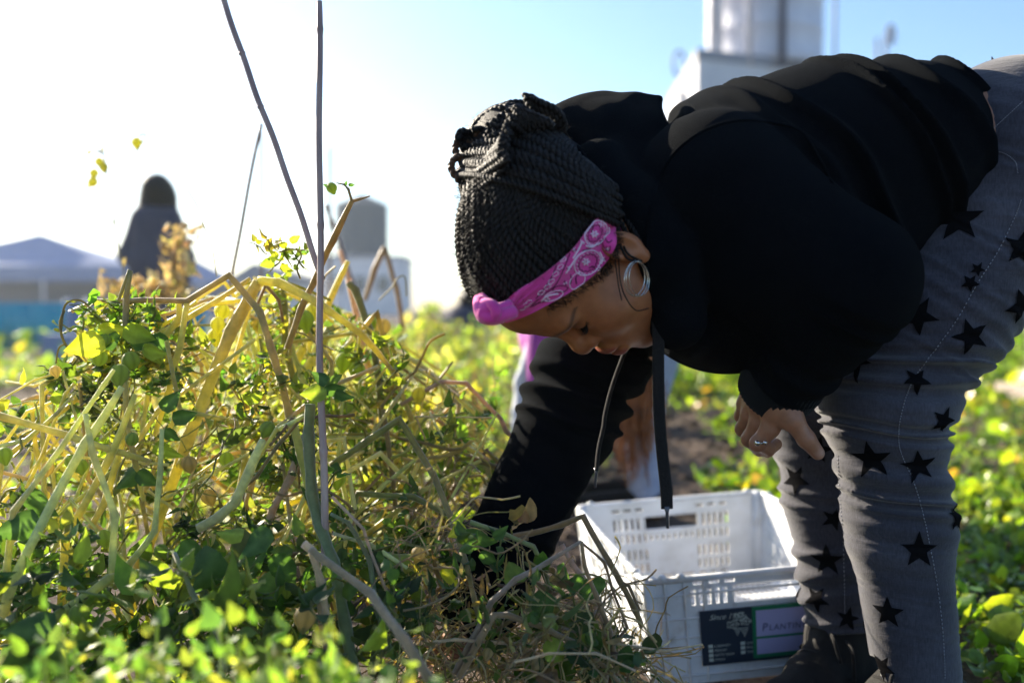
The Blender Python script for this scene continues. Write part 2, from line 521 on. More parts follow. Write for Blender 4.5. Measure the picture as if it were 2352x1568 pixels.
# joints
SH_N = at(1640, 420, 1.27); EL_N = at(1962, 632, 1.23); WR_N = at(1790, 885, 1.36)
SH_F = at(1470, 600, 1.56); EL_F = at(1302, 962, 1.55); WR_F = at(1108, 1375, 1.50)
HIP_N = at(2335, 340, 1.45); KN_N = at(2030, 925, 1.42); AN_N = at(2124, 1700, 1.44)
HIP_F = at(2240, 400, 1.70); KN_F = at(1885, 960, 1.64); AN_F = at(1940, 1450, 1.62)
NECK = at(1560, 480, 1.42); CHEST = at(1680, 500, 1.43); BELLY = at(1900, 430, 1.47); WAIST = at(2140, 370, 1.50); PELV = at(2370, 350, 1.57)

woman = thing('person', (float(KN_N[0]), float(KN_N[1]) + .1, 0.0),
              'woman in black hoodie, pink bandana and star print jeans bending over the bed', 'person')

# hand: wrist frame -> SDF of palm, four fingers curling over the far knee and the thumb pointing back
def hand_sdf():
    W = WR_N
    kn = [at(1768, 985, 1.345), at(1742, 972, 1.375), at(1722, 952, 1.40), at(1712, 925, 1.42)]      # knuckles, index nearest the camera
    m1 = [at(1741, 1018, 1.355), at(1722, 1008, 1.39), at(1706, 985, 1.42), at(1702, 955, 1.44)]
    m2 = [at(1762, 1032, 1.395), at(1745, 1030, 1.43), at(1728, 1012, 1.455), at(1718, 980, 1.47)]
    tp = [at(1782, 1020, 1.425), at(1768, 1024, 1.455), at(1752, 1008, 1.48), at(1740, 984, 1.49)]
    mc = [at(1775, 915, 1.34), at(1755, 905, 1.37), at(1738, 895, 1.395), at(1728, 890, 1.41)]
    th = [at(1800, 925, 1.335), at(1822, 965, 1.325), at(1852, 1008, 1.325), at(1878, 1040, 1.33)]
    def f(p):
        a = rcone(p, W, (mc[0] + mc[2]) / 2, .029, .028)
        for i in range(4):
            a = smin(a, rcone(p, mc[i], kn[i], .0135, .0125), .014)
        a = smin(a, rcone(p, W, th[0], .024, .018), .02)
        a = smin(a, rcone(p, mc[0], th[1], .015, .012), .022)
        for i in range(4):
            r = (.0112, .0115, .0108, .0095)[i]
            g = rcone(p, kn[i], m1[i], r * 1.08, r)
            g = smin(g, rcone(p, m1[i], m2[i], r, r * .92), .004)
            g = smin(g, rcone(p, m2[i], tp[i], r * .92, r * .78), .004)
            a = smin(a, g, .005)
        g = rcone(p, th[0], th[1], .0165, .0132)
        g = smin(g, rcone(p, th[1], th[2], .0128, .0122), .004)
        g = smin(g, rcone(p, th[2], th[3], .0122, .0092), .004)
        return smin(a, g, .008)
    return f, th, kn, m1
hand_f, TH, KNK, MID = hand_sdf()

def far_hand(p):
    d = nrm(WR_F - EL_F); a = rcone(p, WR_F, WR_F + d * .07, .026, .032)
    side = nrm(np.cross(d, (0, 1, 0)))
    for i, (o, l) in enumerate(((-.026, .055), (-.009, .068), (.009, .064), (.025, .05))):
        b = WR_F + d * .085 + np.array([0, 1, 0]) * o; m = b + d * l * .55 - side * .008; e = b + d * l * .85 - side * .035
        a = smin(a, rcone(p, b, m, .010, .009), .006); a = smin(a, rcone(p, m, e, .009, .0075), .003)
    b = WR_F + d * .03 - np.array([0, 1, 0]) * .03
    a = smin(a, rcone(p, b, b + d * .05 - side * .03 - np.array([0, 1, 0]) * .012, .013, .009), .008)
    return a

def body_f(p):
    a = rcone(p, CHEST, BELLY, .135, .125, 1.15)
    a = smin(a, rcone(p, BELLY, WAIST, .125, .118, 1.25), .05)
    a = smin(a, rcone(p, WAIST, PELV, .120, .108, 1.25), .05)
    a = smin(a, rcone(p, NECK, CHEST, .055, .10), .05)
    a = smin(a, rcone(p, NECK, h2w((0, -.045, -.13))[0], .055, .055), .03)
    a = smin(a, rcone(p, CHEST, SH_N, .09, .060), .05); a = smin(a, rcone(p, SH_N, EL_N, .058, .042), .03); a = smin(a, rcone(p, EL_N, WR_N, .042, .027), .02)
    a = smin(a, rcone(p, CHEST, SH_F, .09, .058), .05); a = smin(a, rcone(p, SH_F, EL_F, .055, .041), .03); a = smin(a, rcone(p, EL_F, WR_F, .041, .026), .02)
    a = smin(a, rcone(p, HIP_N, KN_N, .105, .060), .05); a = smin(a, rcone(p, KN_N, AN_N, .060, .038), .03)
    a = smin(a, rcone(p, HIP_F, KN_F, .105, .060), .05); a = smin(a, rcone(p, KN_F, AN_F, .060, .038), .03)
    a = smin(a, far_hand(p), .01)
    return a

def bbox(pts, m): P = np.array(pts); return P.min(0) - m, P.max(0) + m

Vh, Fh = surf(lambda p: HS * head_local(w2h(p)), *bbox(h2w([(-.09, -.11, -.13), (.09, .13, .14), (.09, -.11, .14), (-.09, .13, -.13), (.09, .13, -.13), (-.09, -.11, .14)]), .015), .0021)
HEAD_T = bvh(Vh, Fh)
Vb, Fb = surf(body_f, *bbox([CHEST, PELV, EL_N, AN_N, AN_F, WR_F, NECK, SH_F, HIP_F], .2), .009)
Vn, Fn = surf(lambda p: smin(hand_f(p), rcone(p, WR_N, WR_N + (EL_N - WR_N) * .3, .028, .033), .01), *bbox([WR_N, *TH, *KNK, *MID, WR_N + (EL_N - WR_N) * .3, at(1760, 1000, 1.5)], .045), .0021)
def hand_col(V):
    base = np.tile((.36, .165, .092), (len(V), 1))
    n = np.clip(1.4 - np.linalg.norm(V - (TH[3] + np.array([0.002, -.008, -.001])), axis=1) / .0075, 0, 1)[:, None]
    base = base * (1 - n * .8) + np.array([.48, .28, .20]) * n * .8
    for k in list(KNK) + list(MID) + [TH[1], TH[2]]:
        m = np.clip(1 - np.linalg.norm(V - k, axis=1) / .016, 0, 1)[:, None] * .45
        base = base * (1 - m) + np.array([.17, .065, .035]) * m
    return base
VB = np.concatenate([Vh, Vb, Vn]); FB = np.concatenate([Fh, Fb + len(Vh), Fn + len(Vh) + len(Vb)])
CB = np.concatenate([head_col(Vh), np.tile((.27, .125, .07), (len(Vb), 1)), hand_col(Vn)])
mesh_obj('body', VB, FB, M['skin'], woman, col=CB)

# eyes looking down under the lids
for s in (-1, 1):
    mb = MB(); mb.ball(h2w((s * .0312, .0715, .0123))[0], .0122 * HS, 12, 0)
    mb.ball(h2w((s * .0312, .0772, .0088))[0], (.0072 * HS), 8, 1)
    mb.build('eye', None, woman, mats=[M['eye'], M['iris']])
for s in (-1, 1):
    mb = MB()
    for k in range(15):
        t = (k / 14 - .5) * 2; b = np.array([s * (.0312 + t * .0125), .0855 - .0025 * t * t - abs(t) * .002 + .001, .0076 - .0014 * (1 - t * t)])
        L = .0085 * (1 + .3 * t)
        pts = [b, b + np.array([s * t * .002, L * .55, -.0015]), b + np.array([s * t * .0045, L, .0008])]
        mb.tube(h2w(smooth_path(pts, 3)), [.0005, .0005, .0004, .0004, .0003, .0002, .00015], 4)
    mb.build('eyelashes', M['hair'], woman)
# ------------------------------------------------------------------ jeans
def fold(p, a, b, wl, amp, seed, skew=.35, sharp=1.6):
    """cloth rolled up in soft ridges across the line a-b"""
    ax = nrm(b - a); L = np.linalg.norm(b - a); s = (p - a) @ ax
    n = vnoise(p, 9, seed) * wl * .55 + vnoise(p, 26, seed + 1) * wl * .16
    q = p - a - s[:, None] * ax
    ph = (s + n + skew * q[:, 2]) / wl
    ph = ph + .32 * np.sin(ph * 2.3 + seed) + .18 * np.sin(ph * 3.9 + seed * 1.7)
    w = (.5 + .5 * np.sin(ph * 6.283)) ** sharp
    fade = np.clip((s + wl) / wl, 0, 1) * np.clip((L + wl - s) / wl, 0, 1)
    return -amp * w * fade * np.clip(.70 + .75 * vnoise(p, 11, seed + 5), .05, 1.5)

def leg(p, H, K, A, seed, e=0.0):
    a = rcone(p, H + (K - H) * .02, K + (H - K) * .42, .138 + e, .100 + e)
    a = smin(a, rcone(p, K + (H - K) * .45, K, .101 + e, .080 + e), .05)
    a = smin(a, rcone(p, K, K + (A - K) * .38, .078 + e, .068 + e), .03)
    a = smin(a, rcone(p, K + (A - K) * .38, A, .068 + e, .056 + e), .03)
    return a
HEM_F = AN_F + (KN_F - AN_F) * .02; HEM_N = AN_N + (KN_N - AN_N) * .04
def jeans_f(p):
    n = leg(p, HIP_N, KN_N, AN_N, 3); f = leg(p, HIP_F, KN_F, AN_F, 5)
    kneeN = fold(p, KN_N + (HIP_N - KN_N) * .18, KN_N + (AN_N - KN_N) * .34, .033, .0115, 11, .0)
    n = n + kneeN + fold(p, KN_N + (AN_N - KN_N) * .36, AN_N, .075, .0055, 12, .3) + fold(p, HIP_N, KN_N + (HIP_N - KN_N) * .2, .034, .0050, 13, .10) + fold(p, HIP_N, AN_N, .022, .0013, 19, .2)
    f = f + fold(p, KN_F + (HIP_F - KN_F) * .12, AN_F, .045, .0065, 15, .25) + fold(p, KN_F, AN_F, .022, .0013, 29, .2)
    n = n + fold(p, AN_N + (KN_N - AN_N) * .16, AN_N, .030, .010, 21)
    f = f + fold(p, AN_F + (KN_F - AN_F) * .20, AN_F, .030, .010, 22)
    a = smin(n, f, .02)
    pl = ell(p, PELV + np.array([.03, 0, .0]), (.17, .20, .120)) + fold(p, PELV + np.array([-.15, 0, .1]), PELV + np.array([.1, 0, -.12]), .032, .005, 17)
    # waist opening, cut across the spine, and the two hems
    ax = nrm(np.array([-.95, 0, .31])); cut = (p - at(2266, 215, 1.5)) @ ax
    a = smin(a, smax(pl, cut, .008), .04)
    for A, K in ((AN_N, KN_N), (AN_F, KN_F)):
        d = nrm(A - K); a = np.where(np.linalg.norm(p - A, axis=1) < .2, np.maximum(a, (p - (A - d * .01)) @ d), a)
    return a
Vj, Fj = surf(jeans_f, *bbox([HIP_N, PELV, AN_N, AN_F, HIP_F, KN_F, KN_N, PELV + np.array([.1, 0, 0])], .2), .0039)
JT = bvh(Vj, Fj)
mats = [M['denim'], M['star'], M['thread']]
JV, JF, JM = [Vj], [tuple(f) for f in Fj], [0] * len(Fj); jn = len(Vj)
def j_add(V, F, m):
    global jn
    JV.append(np.asarray(V)); JF.extend([tuple(int(i) + jn for i in f) for f in F]); JM.extend([m] * len(F)); jn += len(V)

def star(origin, direction, size, rot, sx=1.0):
    """flocked star lying on the cloth, projected along a direction"""
    d = nrm(direction); u = nrm(np.cross(d, (0, 0, 1))); v = np.cross(u, d)
    ring = []
    for k in range(10):
        a = rot + math.pi * k / 5; r = size * (1 if k % 2 == 0 else .42)
        ring.append((r * math.cos(a), r * math.sin(a)))
    n = 12; P = [(0, 0)]; F = []
    for i in range(1, n + 1):
        for k in range(10):
            for s in range(4):
                x0, y0 = ring[k]; x1, y1 = ring[(k + 1) % 10]
                P.append(((x0 + (x1 - x0) * s / 4) * i / n, (y0 + (y1 - y0) * s / 4) * i / n))
    m = 40
    for j in range(m): F.append((0, 1 + j, 1 + (j + 1) % m))
    for i in range(n - 1):
        for j in range(m):
            a = 1 + i * m + j; b = 1 + i * m + (j + 1) % m
            F.append((a, a + m, b + m, b))
    V = []
    for x, y in P:
        o = origin - d * .3 + u * x * sx + v * y
        h = JT.ray_cast(Vector(o), Vector(d))
        if h[0] is None or abs((h[0] - Vector(origin)).dot(Vector(d))) > .085:
            V.append(None); continue
        nn = h[1].normalized();
        if nn.dot(Vector(d)) > 0: nn = -nn
        V.append(np.array(h[0] + nn * .0018))
    F = [f for f in F if all(V[i] is not None for i in f)]
    V = [v if v is not None else np.array(origin) for v in V]
    if F: j_add(V, F, 1)

# stars where the photo shows them: (px, py, half width px, rotation deg)
for px, py, s, r in ((2202, 505, 58, 92), (2108, 725, 50, 60), (2228, 772, 46, 110), (1962, 828, 44, 75), (2105, 872, 34, 130), (2166, 965, 36, 70),
                     (2002, 1052, 52, 100), (2108, 1068, 44, 100), (2346, 570, 46, 80), (2345, 700, 46, 40), (2040, 1405, 46, 20), (2110, 1262, 52, 20),
                      (2200, 1190, 40, 90), (2228, 650, 22, 130), (2245, 618, 18, 60), (2028, 1530, 40, 60), (2215, 1500, 36, 80),
                     (1880, 1032, 36, 80), (1828, 1100, 40, 60), (1915, 1190, 38, 70), (1900, 1285, 48, 95), (1875, 1375, 40, 60), (1948, 1420, 34, 80)):
    h = cast(JT, px, py)
    if h is None: continue
    dd = nrm(h[0] - CAM); dep = np.linalg.norm(h[0] - CAM)
    star(h[0], nrm(dd * .6 - h[1] * .4), s * (.88 if py < 1150 else .74) * dep / FPX, R(r))
rs = np.random.default_rng(5)
for K, A in ((HIP_N, KN_N), (KN_N, AN_N), (HIP_F, KN_F), (KN_F, AN_F)):
    for k in range(9):
        c = K + (A - K) * rs.uniform(.08, .92); a = rs.uniform(.25, 2.9)      # around the far side of each leg
        d = -np.array([math.cos(a), math.sin(a), rs.uniform(-.2, .2)])
        h = JT.ray_cast(Vector(c - nrm(d) * .4), Vector(nrm(d)))
        if h[0] is not None: star(np.array(h[0]), d, rs.uniform(.024, .034), rs.uniform(0, 6))

def seam_line(pts, r, m, dash=None):
    P = smooth_path(pts, 18); Q = []
    for px, py in P:
        h = cast(JT, px, py, .0008)
        if h is not None: Q.append(h[0])
    Q = np.array(Q)
    if len(Q) < 3: return
    if dash:
        k = 0
        while k < len(Q) - dash:
            V, F = tube(Q[k:k + dash], r, 5); j_add(V, F, m); k += dash
    else:
        V, F = tube(Q, r, 5); j_add(V, F, m)
seam_line([(2345, 460), (2330, 500), (2290, 580), (2245, 650), (2200, 730), (2150, 800), (2105, 860), (2085, 900), (2068, 960), (2064, 1010), (2072, 1045), (2100, 1110), (2120, 1180), (2135, 1250), (2150, 1330), (2162, 1420), (2168, 1500), (2170, 1560)], .0007, 2, 2)
seam_line([(1925, 1045), (1928, 1120), (1935, 1200), (1938, 1290), (1940, 1370), (1940, 1410)], .0006, 2, 2)
seam_line([(2348, 235), (2310, 270), (2278, 300)], .0007, 2, 2)
seam_line([(2338, 398), (2330, 370), (2300, 350), (2270, 352)], .0007, 2, 2)
mesh_obj('jeans', np.concatenate(JV), JF, None, woman, mats=mats, mi=JM)
# care tag standing up from the waistband
mb = MB()
for k, (dx, dy, l) in enumerate(((-6, -4, .012), (0, -10, .018), (5, -6, .022))):
    b = at(2278, 150, 1.47); e = at(2278 + dx * 2.2, 150 + dy * 2, 1.47)
    mb.tube([b, (b + e) / 2 + .002, e], [.004, .004, .001], 5, flat=.3)
mb.build('care_tag', M['rib'], woman)

# ------------------------------------------------------------------ hoodie
HOOD = [at(1325, 330, 1.40), at(1400, 320, 1.42), at(1470, 330, 1.42)]
def torso_f(p):
    a = rcone(p, at(1665, 445, 1.43), at(1900, 408, 1.47), .146, .152, 1.18)
    a = smin(a, rcone(p, at(1900, 408, 1.47), at(2020, 380, 1.49), .152, .138, 1.2), .05)
    a = smin(a, ell(p, at(2078, 370, 1.49), (.100, .185, .134)), .04)
    a = smin(a, ell(p, at(1665, 640, 1.42), (.135, .155, .130)), .07)          # chest hanging into the cloth
    a = smin(a, rcone(p, at(1660, 620, 1.42), at(1880, 560, 1.46), .12, .13, 1.1), .06)
    # ridges across the back
    S0, S1 = at(1700, 420, 1.45), at(2230, 330, 1.49)
    a = a + fold(p, S0, S1, .070, .0150, 31, .42, 2.2)
    return a
def sleeve(p, S, E, W, seed, r0, r1, r2, amp, wl=.042, f0=.25, f1=.8):
    a = rcone(p, S, E, r0, r1) + fold(p, S + (E - S) * f0, E, wl, amp, seed, .1)
    b = rcone(p, E, W + (E - W) * .16, r1, r2) + fold(p, E, E + (W - E) * f1, wl, amp, seed + 3, .1)
    return smin(a, b, .03)
def hood_f(p):
    # cloth bunched behind the neck and falling round the throat
    a = ell(p, at(1425, 340, 1.42), (.080, .115, .064)) + fold(p, at(1300, 300, 1.4), at(1540, 400, 1.4), .07, .008, 51, -.5)
    a = smin(a, rcone(p, at(1440, 285, 1.38), at(1512, 246, 1.40), .034, .012), .022)
    a = smin(a, rcone(p, at(1300, 285, 1.36), at(1390, 262, 1.40), .022, .026), .02)
    a = smin(a, rcone(p, at(1470, 270, 1.38), at(1518, 244, 1.38), .030, .013), .02)
    a = smin(a, rcone(p, at(1345, 320, 1.38), at(1420, 500, 1.33), .042, .040, 1.5), .04)
    a = smin(a, rcone(p, at(1430, 480, 1.34), at(1520, 640, 1.32), .050, .045, 1.7), .04)
    a = smin(a, rcone(p, at(1515, 620, 1.33), at(1575, 760, 1.36), .048, .040, 1.8), .04)
    a = smin(a, rcone(p, at(1450, 400, 1.42), at(1560, 520, 1.42), .085, .09, 1.2), .05)
    return a
def hoodie_f(p):
    a = torso_f(p)
    near = sleeve(p, SH_N, EL_N, WR_N, 41, .088, .072, .056, .0065, .06)
    near = smin(near, ell(p, at(1640, 470, 1.30), (.098, .07, .108)), .05)
    near = smin(near, rcone(p, at(1740, 595, 1.28), at(1950, 675, 1.26), .078, .060), .05)
    a = smin(a, near, .022)
    far = sleeve(p, SH_F, EL_F, WR_F + nrm(WR_F - EL_F) * .07, 44, .078, .068, .059, .0170, .050, .45, .5)
    a = smin(a, far, .03)
    h = hood_f(p)
    a = smin(a, h, .012)
    near_n = rcone(p, at(1378, 388, 1.27), at(1452, 478, 1.23), .038, .034)
    near_n = smin(near_n, rcone(p, at(1452, 478, 1.23), at(1518, 592, 1.22), .034, .036), .03)
    near_n = smin(near_n, rcone(p, at(1525, 590, 1.235), at(1552, 740, 1.25), .036, .034), .03)
    near_n = smin(near_n, rcone(p, at(1400, 330, 1.35), at(1460, 420, 1.32), .055, .05), .03)
    # keep clear of the head
    q = w2h(p); keep = ell(q, (0, .012, .012), (.078, .112, .128))
    a = smax(a, -keep + .004, .01)
    a = smin(a, near_n, .012)
    a = smax(a, -ell(p, at(1541, 262, 1.38), (.012, .16, .026)), .008)
    a = a - .0045 * np.clip(1 - np.abs(vnoise(p, 10, 71)) * 2.2, 0, 1) ** 2 + .003 * vnoise(p, 17, 72)
    ax = nrm(np.array([.93, 0, -.36]))
    return a
Vo, Fo = surf(hoodie_f, *bbox([at(1250, 200, 1.4), at(2300, 130, 1.5), EL_N, WR_N, WR_F, SH_F, SH_N, at(1665, 800, 1.4)], .20), .0046)
OT = bvh(Vo, Fo)
hoodie = mesh_obj('hoodie', Vo, Fo, M['fleece'], woman)
def on_cloth(tree, pts, off=.001, n=10, fb=1.35):
    out = []
    for px, py in smooth_path(pts, n):
        h = cast(tree, px, py, off, fb)
        if h is not None: out.append(h[0])
    return np.array(out)
mb = MB()
for pts in ([(1492, 660), (1486, 560), (1500, 460), (1535, 370), (1600, 310), (1680, 280), (1760, 280), (1835, 300), (1880, 360), (1910, 420)],
            [(1300, 300), (1360, 380), (1420, 470), (1460, 560), (1490, 650)]):
    Q = on_cloth(OT, pts, .0005)
    mb.tube(Q, .0026, 6, flat=.7)
mb.build('seam', M['fleece'], hoodie)
# ribbed cuffs
def cuff(W, E, r, L, name='cuff'):
    d = nrm(W - E); V, F = [], []; u = nrm(np.cross(d, (0, 1, 0))); w2 = np.cross(d, u); n = 96; m = 12
    for i in range(m + 1):
        t = i / m; s = -L * .80 + L * t
        for j in range(n):
            a = 6.283 * j / n
            rr = r * (1.0 - .10 * t + .10 * math.sin(t * 3.14)) + .0010 * math.cos(a * 48)
            if i == m: rr -= .004
            V.append(W + d * (s - (.004 if i == m else 0)) + rr * (math.cos(a) * u + math.sin(a) * w2))
    for i in range(m):
        for j in range(n):
            a = i * n + j; b = i * n + (j + 1) % n; F.append((a, b, b + n, a + n))
    mesh_obj(name, V, F, M['rib'], hoodie)
cuff(WR_N + nrm(WR_N - EL_N) * .014, EL_N, .053, .085)
cuff(WR_F + nrm(WR_F - EL_F) * .03, EL_F, .048, .07)
# drawstrings
def ribbon(pts, wd, th, name, mat, up=(0, 1, 0)):
    P = smooth_path(pts, 8); V, F = tube(P, wd, 10, True, flat=th, up=up)
    return mesh_obj(name, V, F, mat, hoodie)
def dstring(pp, wd, flat, up):
    P = [at(*q) for q in pp]
    s = ribbon(P, wd, flat, 'drawstring', M['cord'], up)
    a = P[-1]; d = nrm(P[-1] - P[-2]); mb = MB()
    mb.tube([a - d * .003, a + d * .004, a + d * .024], [.0042, .0022, .0020], 8)
    mb.build('aglet', M['aglet'], s)
dstring([(1508, 640, 1.245), (1506, 700, 1.235), (1512, 760, 1.23), (1512, 850, 1.23), (1514, 950, 1.23), (1522, 1050, 1.23), (1530, 1120, 1.23), (1532, 1168, 1.23)], .0078, .22, (0, 1, 0))
dstring([(1450, 770, 1.40), (1430, 820, 1.40), (1405, 890, 1.40), (1390, 950, 1.40), (1386, 980, 1.40), (1375, 1030, 1.40), (1370, 1080, 1.40)], .0070, .45, (1, 0, 0))
# boots
def boot(A, K, seed, turn=0.0):
    base = np.array([A[0], A[1], 0.0]); cr, sr = math.cos(turn), math.sin(turn)
    RM = np.array([[cr, -sr, 0], [sr, cr, 0], [0, 0, 1]])
    rot = lambda P: (np.asarray(P, float) - base) @ RM.T + base
    def f(p):
        p = (p - base) @ RM + base
        a = rcone(p, A + np.array([.0, 0, .0]), base + np.array([0, 0, .085]), .056, .050)
        a = smin(a, rcone(p, base + np.array([.02, 0, .055]), base + np.array([-.155, -.01, .045]), .050, .042), .05)
        a = smin(a, rcone(p, base + np.array([-.02, 0, .10]), base + np.array([-.09, -.005, .065]), .045, .035), .03)
        a = a + .003 * vnoise(p, 90, seed) + .004 * vnoise(p, 40, seed + 1)
        a = smax(a, .022 - p[:, 2], .006)
        return a
    V, F = surf(f, *bbox([A, base - np.array([.2, .15, 0]), base + np.array([.08, .05, 0])], .09), .006)
    b = mesh_obj('boot', V, F, M['boot'], woman)
    P = []; c = base
    out = [(.075, 0), (.065, .035), (.02, .045), (-.06, .046), (-.14, .050), (-.19, .030), (-.205, -.01), (-.19, -.045), (-.14, -.055), (-.06, -.046), (.02, -.045), (.065, -.035)]
    out = smooth_path([(x, y, 0) for x, y in out], 3, True); n = len(out); V = []
    for z, s in ((.002, .97), (.006, 1), (.028, 1), (.032, .96)):
        for q in out: V.append(c + np.array([-.06 + (q[0] + .06) * s, q[1] * s, z]))
    F = [tuple(range(n - 1, -1, -1)), tuple(range(3 * n, 4 * n))]
    for i in range(3):
        for j in range(n): F.append((i * n + j, i * n + (j + 1) % n, (i + 1) * n + (j + 1) % n, (i + 1) * n + j))
    mesh_obj('sole', rot(V), F, M['sole'], b)
    mb = MB()
    for k in range(6):
        x = -.025 - .017 * k; z = .135 - .012 * k
        mb.tube(smooth_path([c + np.array([x, -.042, z - .016]), c + np.array([x - .012, -.015, z + .004]), c + np.array([x - .012, .015, z + .004]), c + np.array([x, .042, z - .016])], 4), .0032, 6)
    mb.tube(smooth_path([c + np.array([-.03, -.01, .125]), c + np.array([-.06, -.05, .12]), c + np.array([-.075, -.065, .11]), c + np.array([-.06, -.058, .07])], 5), .003, 6)
    mb.tube(smooth_path([c + np.array([-.03, .01, .125]), c + np.array([-.075, -.03, .13]), c + np.array([-.085, -.05, .10])], 5), .003, 6)
    mb.V = [rot(v) for v in mb.V]
    mb.build('laces', M['cord'], b)
boot(AN_N, KN_N, 3, R(12)); boot(AN_F, KN_F, 9, R(38))
# ------------------------------------------------------------------ hair: cap, braids, bandana, earring
BOT = smooth_path([(1167, 735), (1208, 720), (1252, 697), (1301, 671), (1348, 640), (1382, 608), (1404, 577), (1412, 548), (1408, 520)], 6)
TOP = smooth_path([(1150, 700), (1184, 664), (1228, 637), (1282, 593), (1316, 557), (1340, 523), (1360, 501), (1380, 490), (1396, 488)], 6)
# plane of the bandana in head coordinates, found from its upper edge and the mirror image
def hair_f(p):
    q = w2h(p)
    a = ell(q, (0, -.020, .058), (.084, .098, .096))
    a = smin(a, ell(q, (0, .030, .076), (.066, .058, .058)), .03)
    # keep above the line from the forehead top to behind the ear
    cutn = nrm(np.array([0, -.62, .80])); pl = (q - np.array([0, .066, .082])) @ cutn
    a = smax(a, -pl, .008)
    b = rcone(p, at(1190, 470, 1.29), at(1170, 355, 1.30), .070, .052, 1.3)
    b = smin(b, rcone(p, at(1170, 335, 1.30), at(1300, 420, 1.31), .048, .050, 1.3), .04)
    b = smin(b, rcone(p, at(1115, 350, 1.29), at(1100, 420, 1.28), .024, .022), .03)
    return smin(a, b, .03)
Vc, Fc = surf(hair_f, *bbox([HC, at(1100, 300, 1.25), at(1380, 450, 1.32)], .17), .004)
CT_ = bvh(Vc, Fc)
hair = mesh_obj('hair', Vc, Fc, M['hair'], woman)

def braid(mb, pts, r, tree=CT_, off=.002, n=7, m=0, jit=0.0, sweep=1.0):
    """pts in photo pixels laid on the hair mass; a two strand twist"""
    P = smooth_path(pts, n); Q = []
    for px, py in P:
        h = cast(tree, px, py, off, 1.28)
        Q.append(h[0])
    Q = np.array(Q)
    for _ in range(2): Q[1:-1] = (Q[:-2] + 2 * Q[1:-1] + Q[2:]) / 4
    twist(mb, Q, r, m)
    return Q
def twist(mb, Q, r, m=0, turns=None):
    """two strands wound round the path Q"""
    L = np.linalg.norm(np.diff(Q, axis=0), axis=1).sum(); k = max(6, int(L / .0020)); s = np.r_[0, np.cumsum(np.linalg.norm(np.diff(Q, axis=0), axis=1))]
    t = np.linspace(0, s[-1], k); P = np.stack([np.interp(t, s, Q[:, i]) for i in range(3)], 1)
    T = np.gradient(P, axis=0); T /= np.maximum(np.linalg.norm(T, axis=1), 1e-9)[:, None]
    u = np.cross(T, (.3, .2, .9)); u /= np.maximum(np.linalg.norm(u, axis=1), 1e-9)[:, None]; w = np.cross(T, u)
    rr = r if np.isscalar(r) else np.interp(t, s, r)
    for h in (0, math.pi):
        a = t / (r if np.isscalar(r) else np.mean(r)) * 1.9 + h
        S = P + (np.cos(a)[:, None] * u + np.sin(a)[:, None] * w) * (np.ones(k) * rr * .52)[:, None]
        mb.tube(S, np.ones(k) * rr * .62, 5, m)
def mirror(V):
    q = w2h(np.asarray(V)); q[:, 0] *= -1; return h2w(q)

rh = np.random.default_rng(3)
A = MB()
def both(Q, r, m=0):
    r = r * rh.uniform(.84, 1.1); Q = Q + rh.normal(0, .0006, (1, 3)); twist(A, Q, r, m); twist(A, mirror(Q), r, m)
# rows rising from the bandana and drawn up to the knot of braids
NR = 33
for i in range(NR):
    t = i / (NR - 1)
    k = t * (len(TOP) - 1); s0 = TOP[int(k)] + (TOP[min(len(TOP) - 1, int(k) + 1)] - TOP[int(k)]) * (k % 1)
    if t < .12: s0 = s0 + np.array([0, 4])
    e = np.array([1078 + 275 * t ** 1.15, 395 + 70 * t ** 1.6])
    left = 1060 + (s0[0] - 1118) * .96 - 22 * (1 - t)
    P = [tuple(s0 + np.array([2, 7])), (max(1066, left + 8 * (1 - t) - 0), s0[1] * .66 + e[1] * .34 - 4), (max(1064, left + (e[0] - left) * .30), s0[1] * .33 + e[1] * .67), tuple(e)]
    Q = np.array([cast(CT_, *q, .0015, 1.28)[0] for q in smooth_path(P, 9)])
    for _ in range(2): Q[1:-1] = (Q[:-2] + 2 * Q[1:-1] + Q[2:]) / 4
    both(Q, .0043)
# the bundle sweeping from the crown back over the head to the hood
for lay, (n, off) in enumerate(((19, .004), (17, .009), (11, .013))):
    for i in range(n):
        t = (i + rh.uniform(-.3, .3)) / (n - 1)
        a = np.array([1068 + 95 * max(0.0, 1 - t) ** 1.2, 405 - 145 * (1 - t)]) + rh.normal(0, 5, 2)
        b = np.array([1278 + 75 * t, 345 + 150 * t]) + np.array([20, 10])
        c = np.array([1385 + rh.uniform(-8, 20), 440 + 70 * t])
        mid = (a + b) / 2 + np.array([4, -26 + 16 * t])
        P = [tuple(a), tuple(mid), tuple(b), tuple(c)]
        Q = np.array([cast(CT_, *q, off, 1.28)[0] for q in smooth_path(P, 8)])
        for _ in range(3): Q[1:-1] = (Q[:-2] + 2 * Q[1:-1] + Q[2:]) / 4
        twist(A, Q, .0048 * rh.uniform(.75, 1.2), 0)
        if lay < 2: twist(A, mirror(Q), .0048, 0)
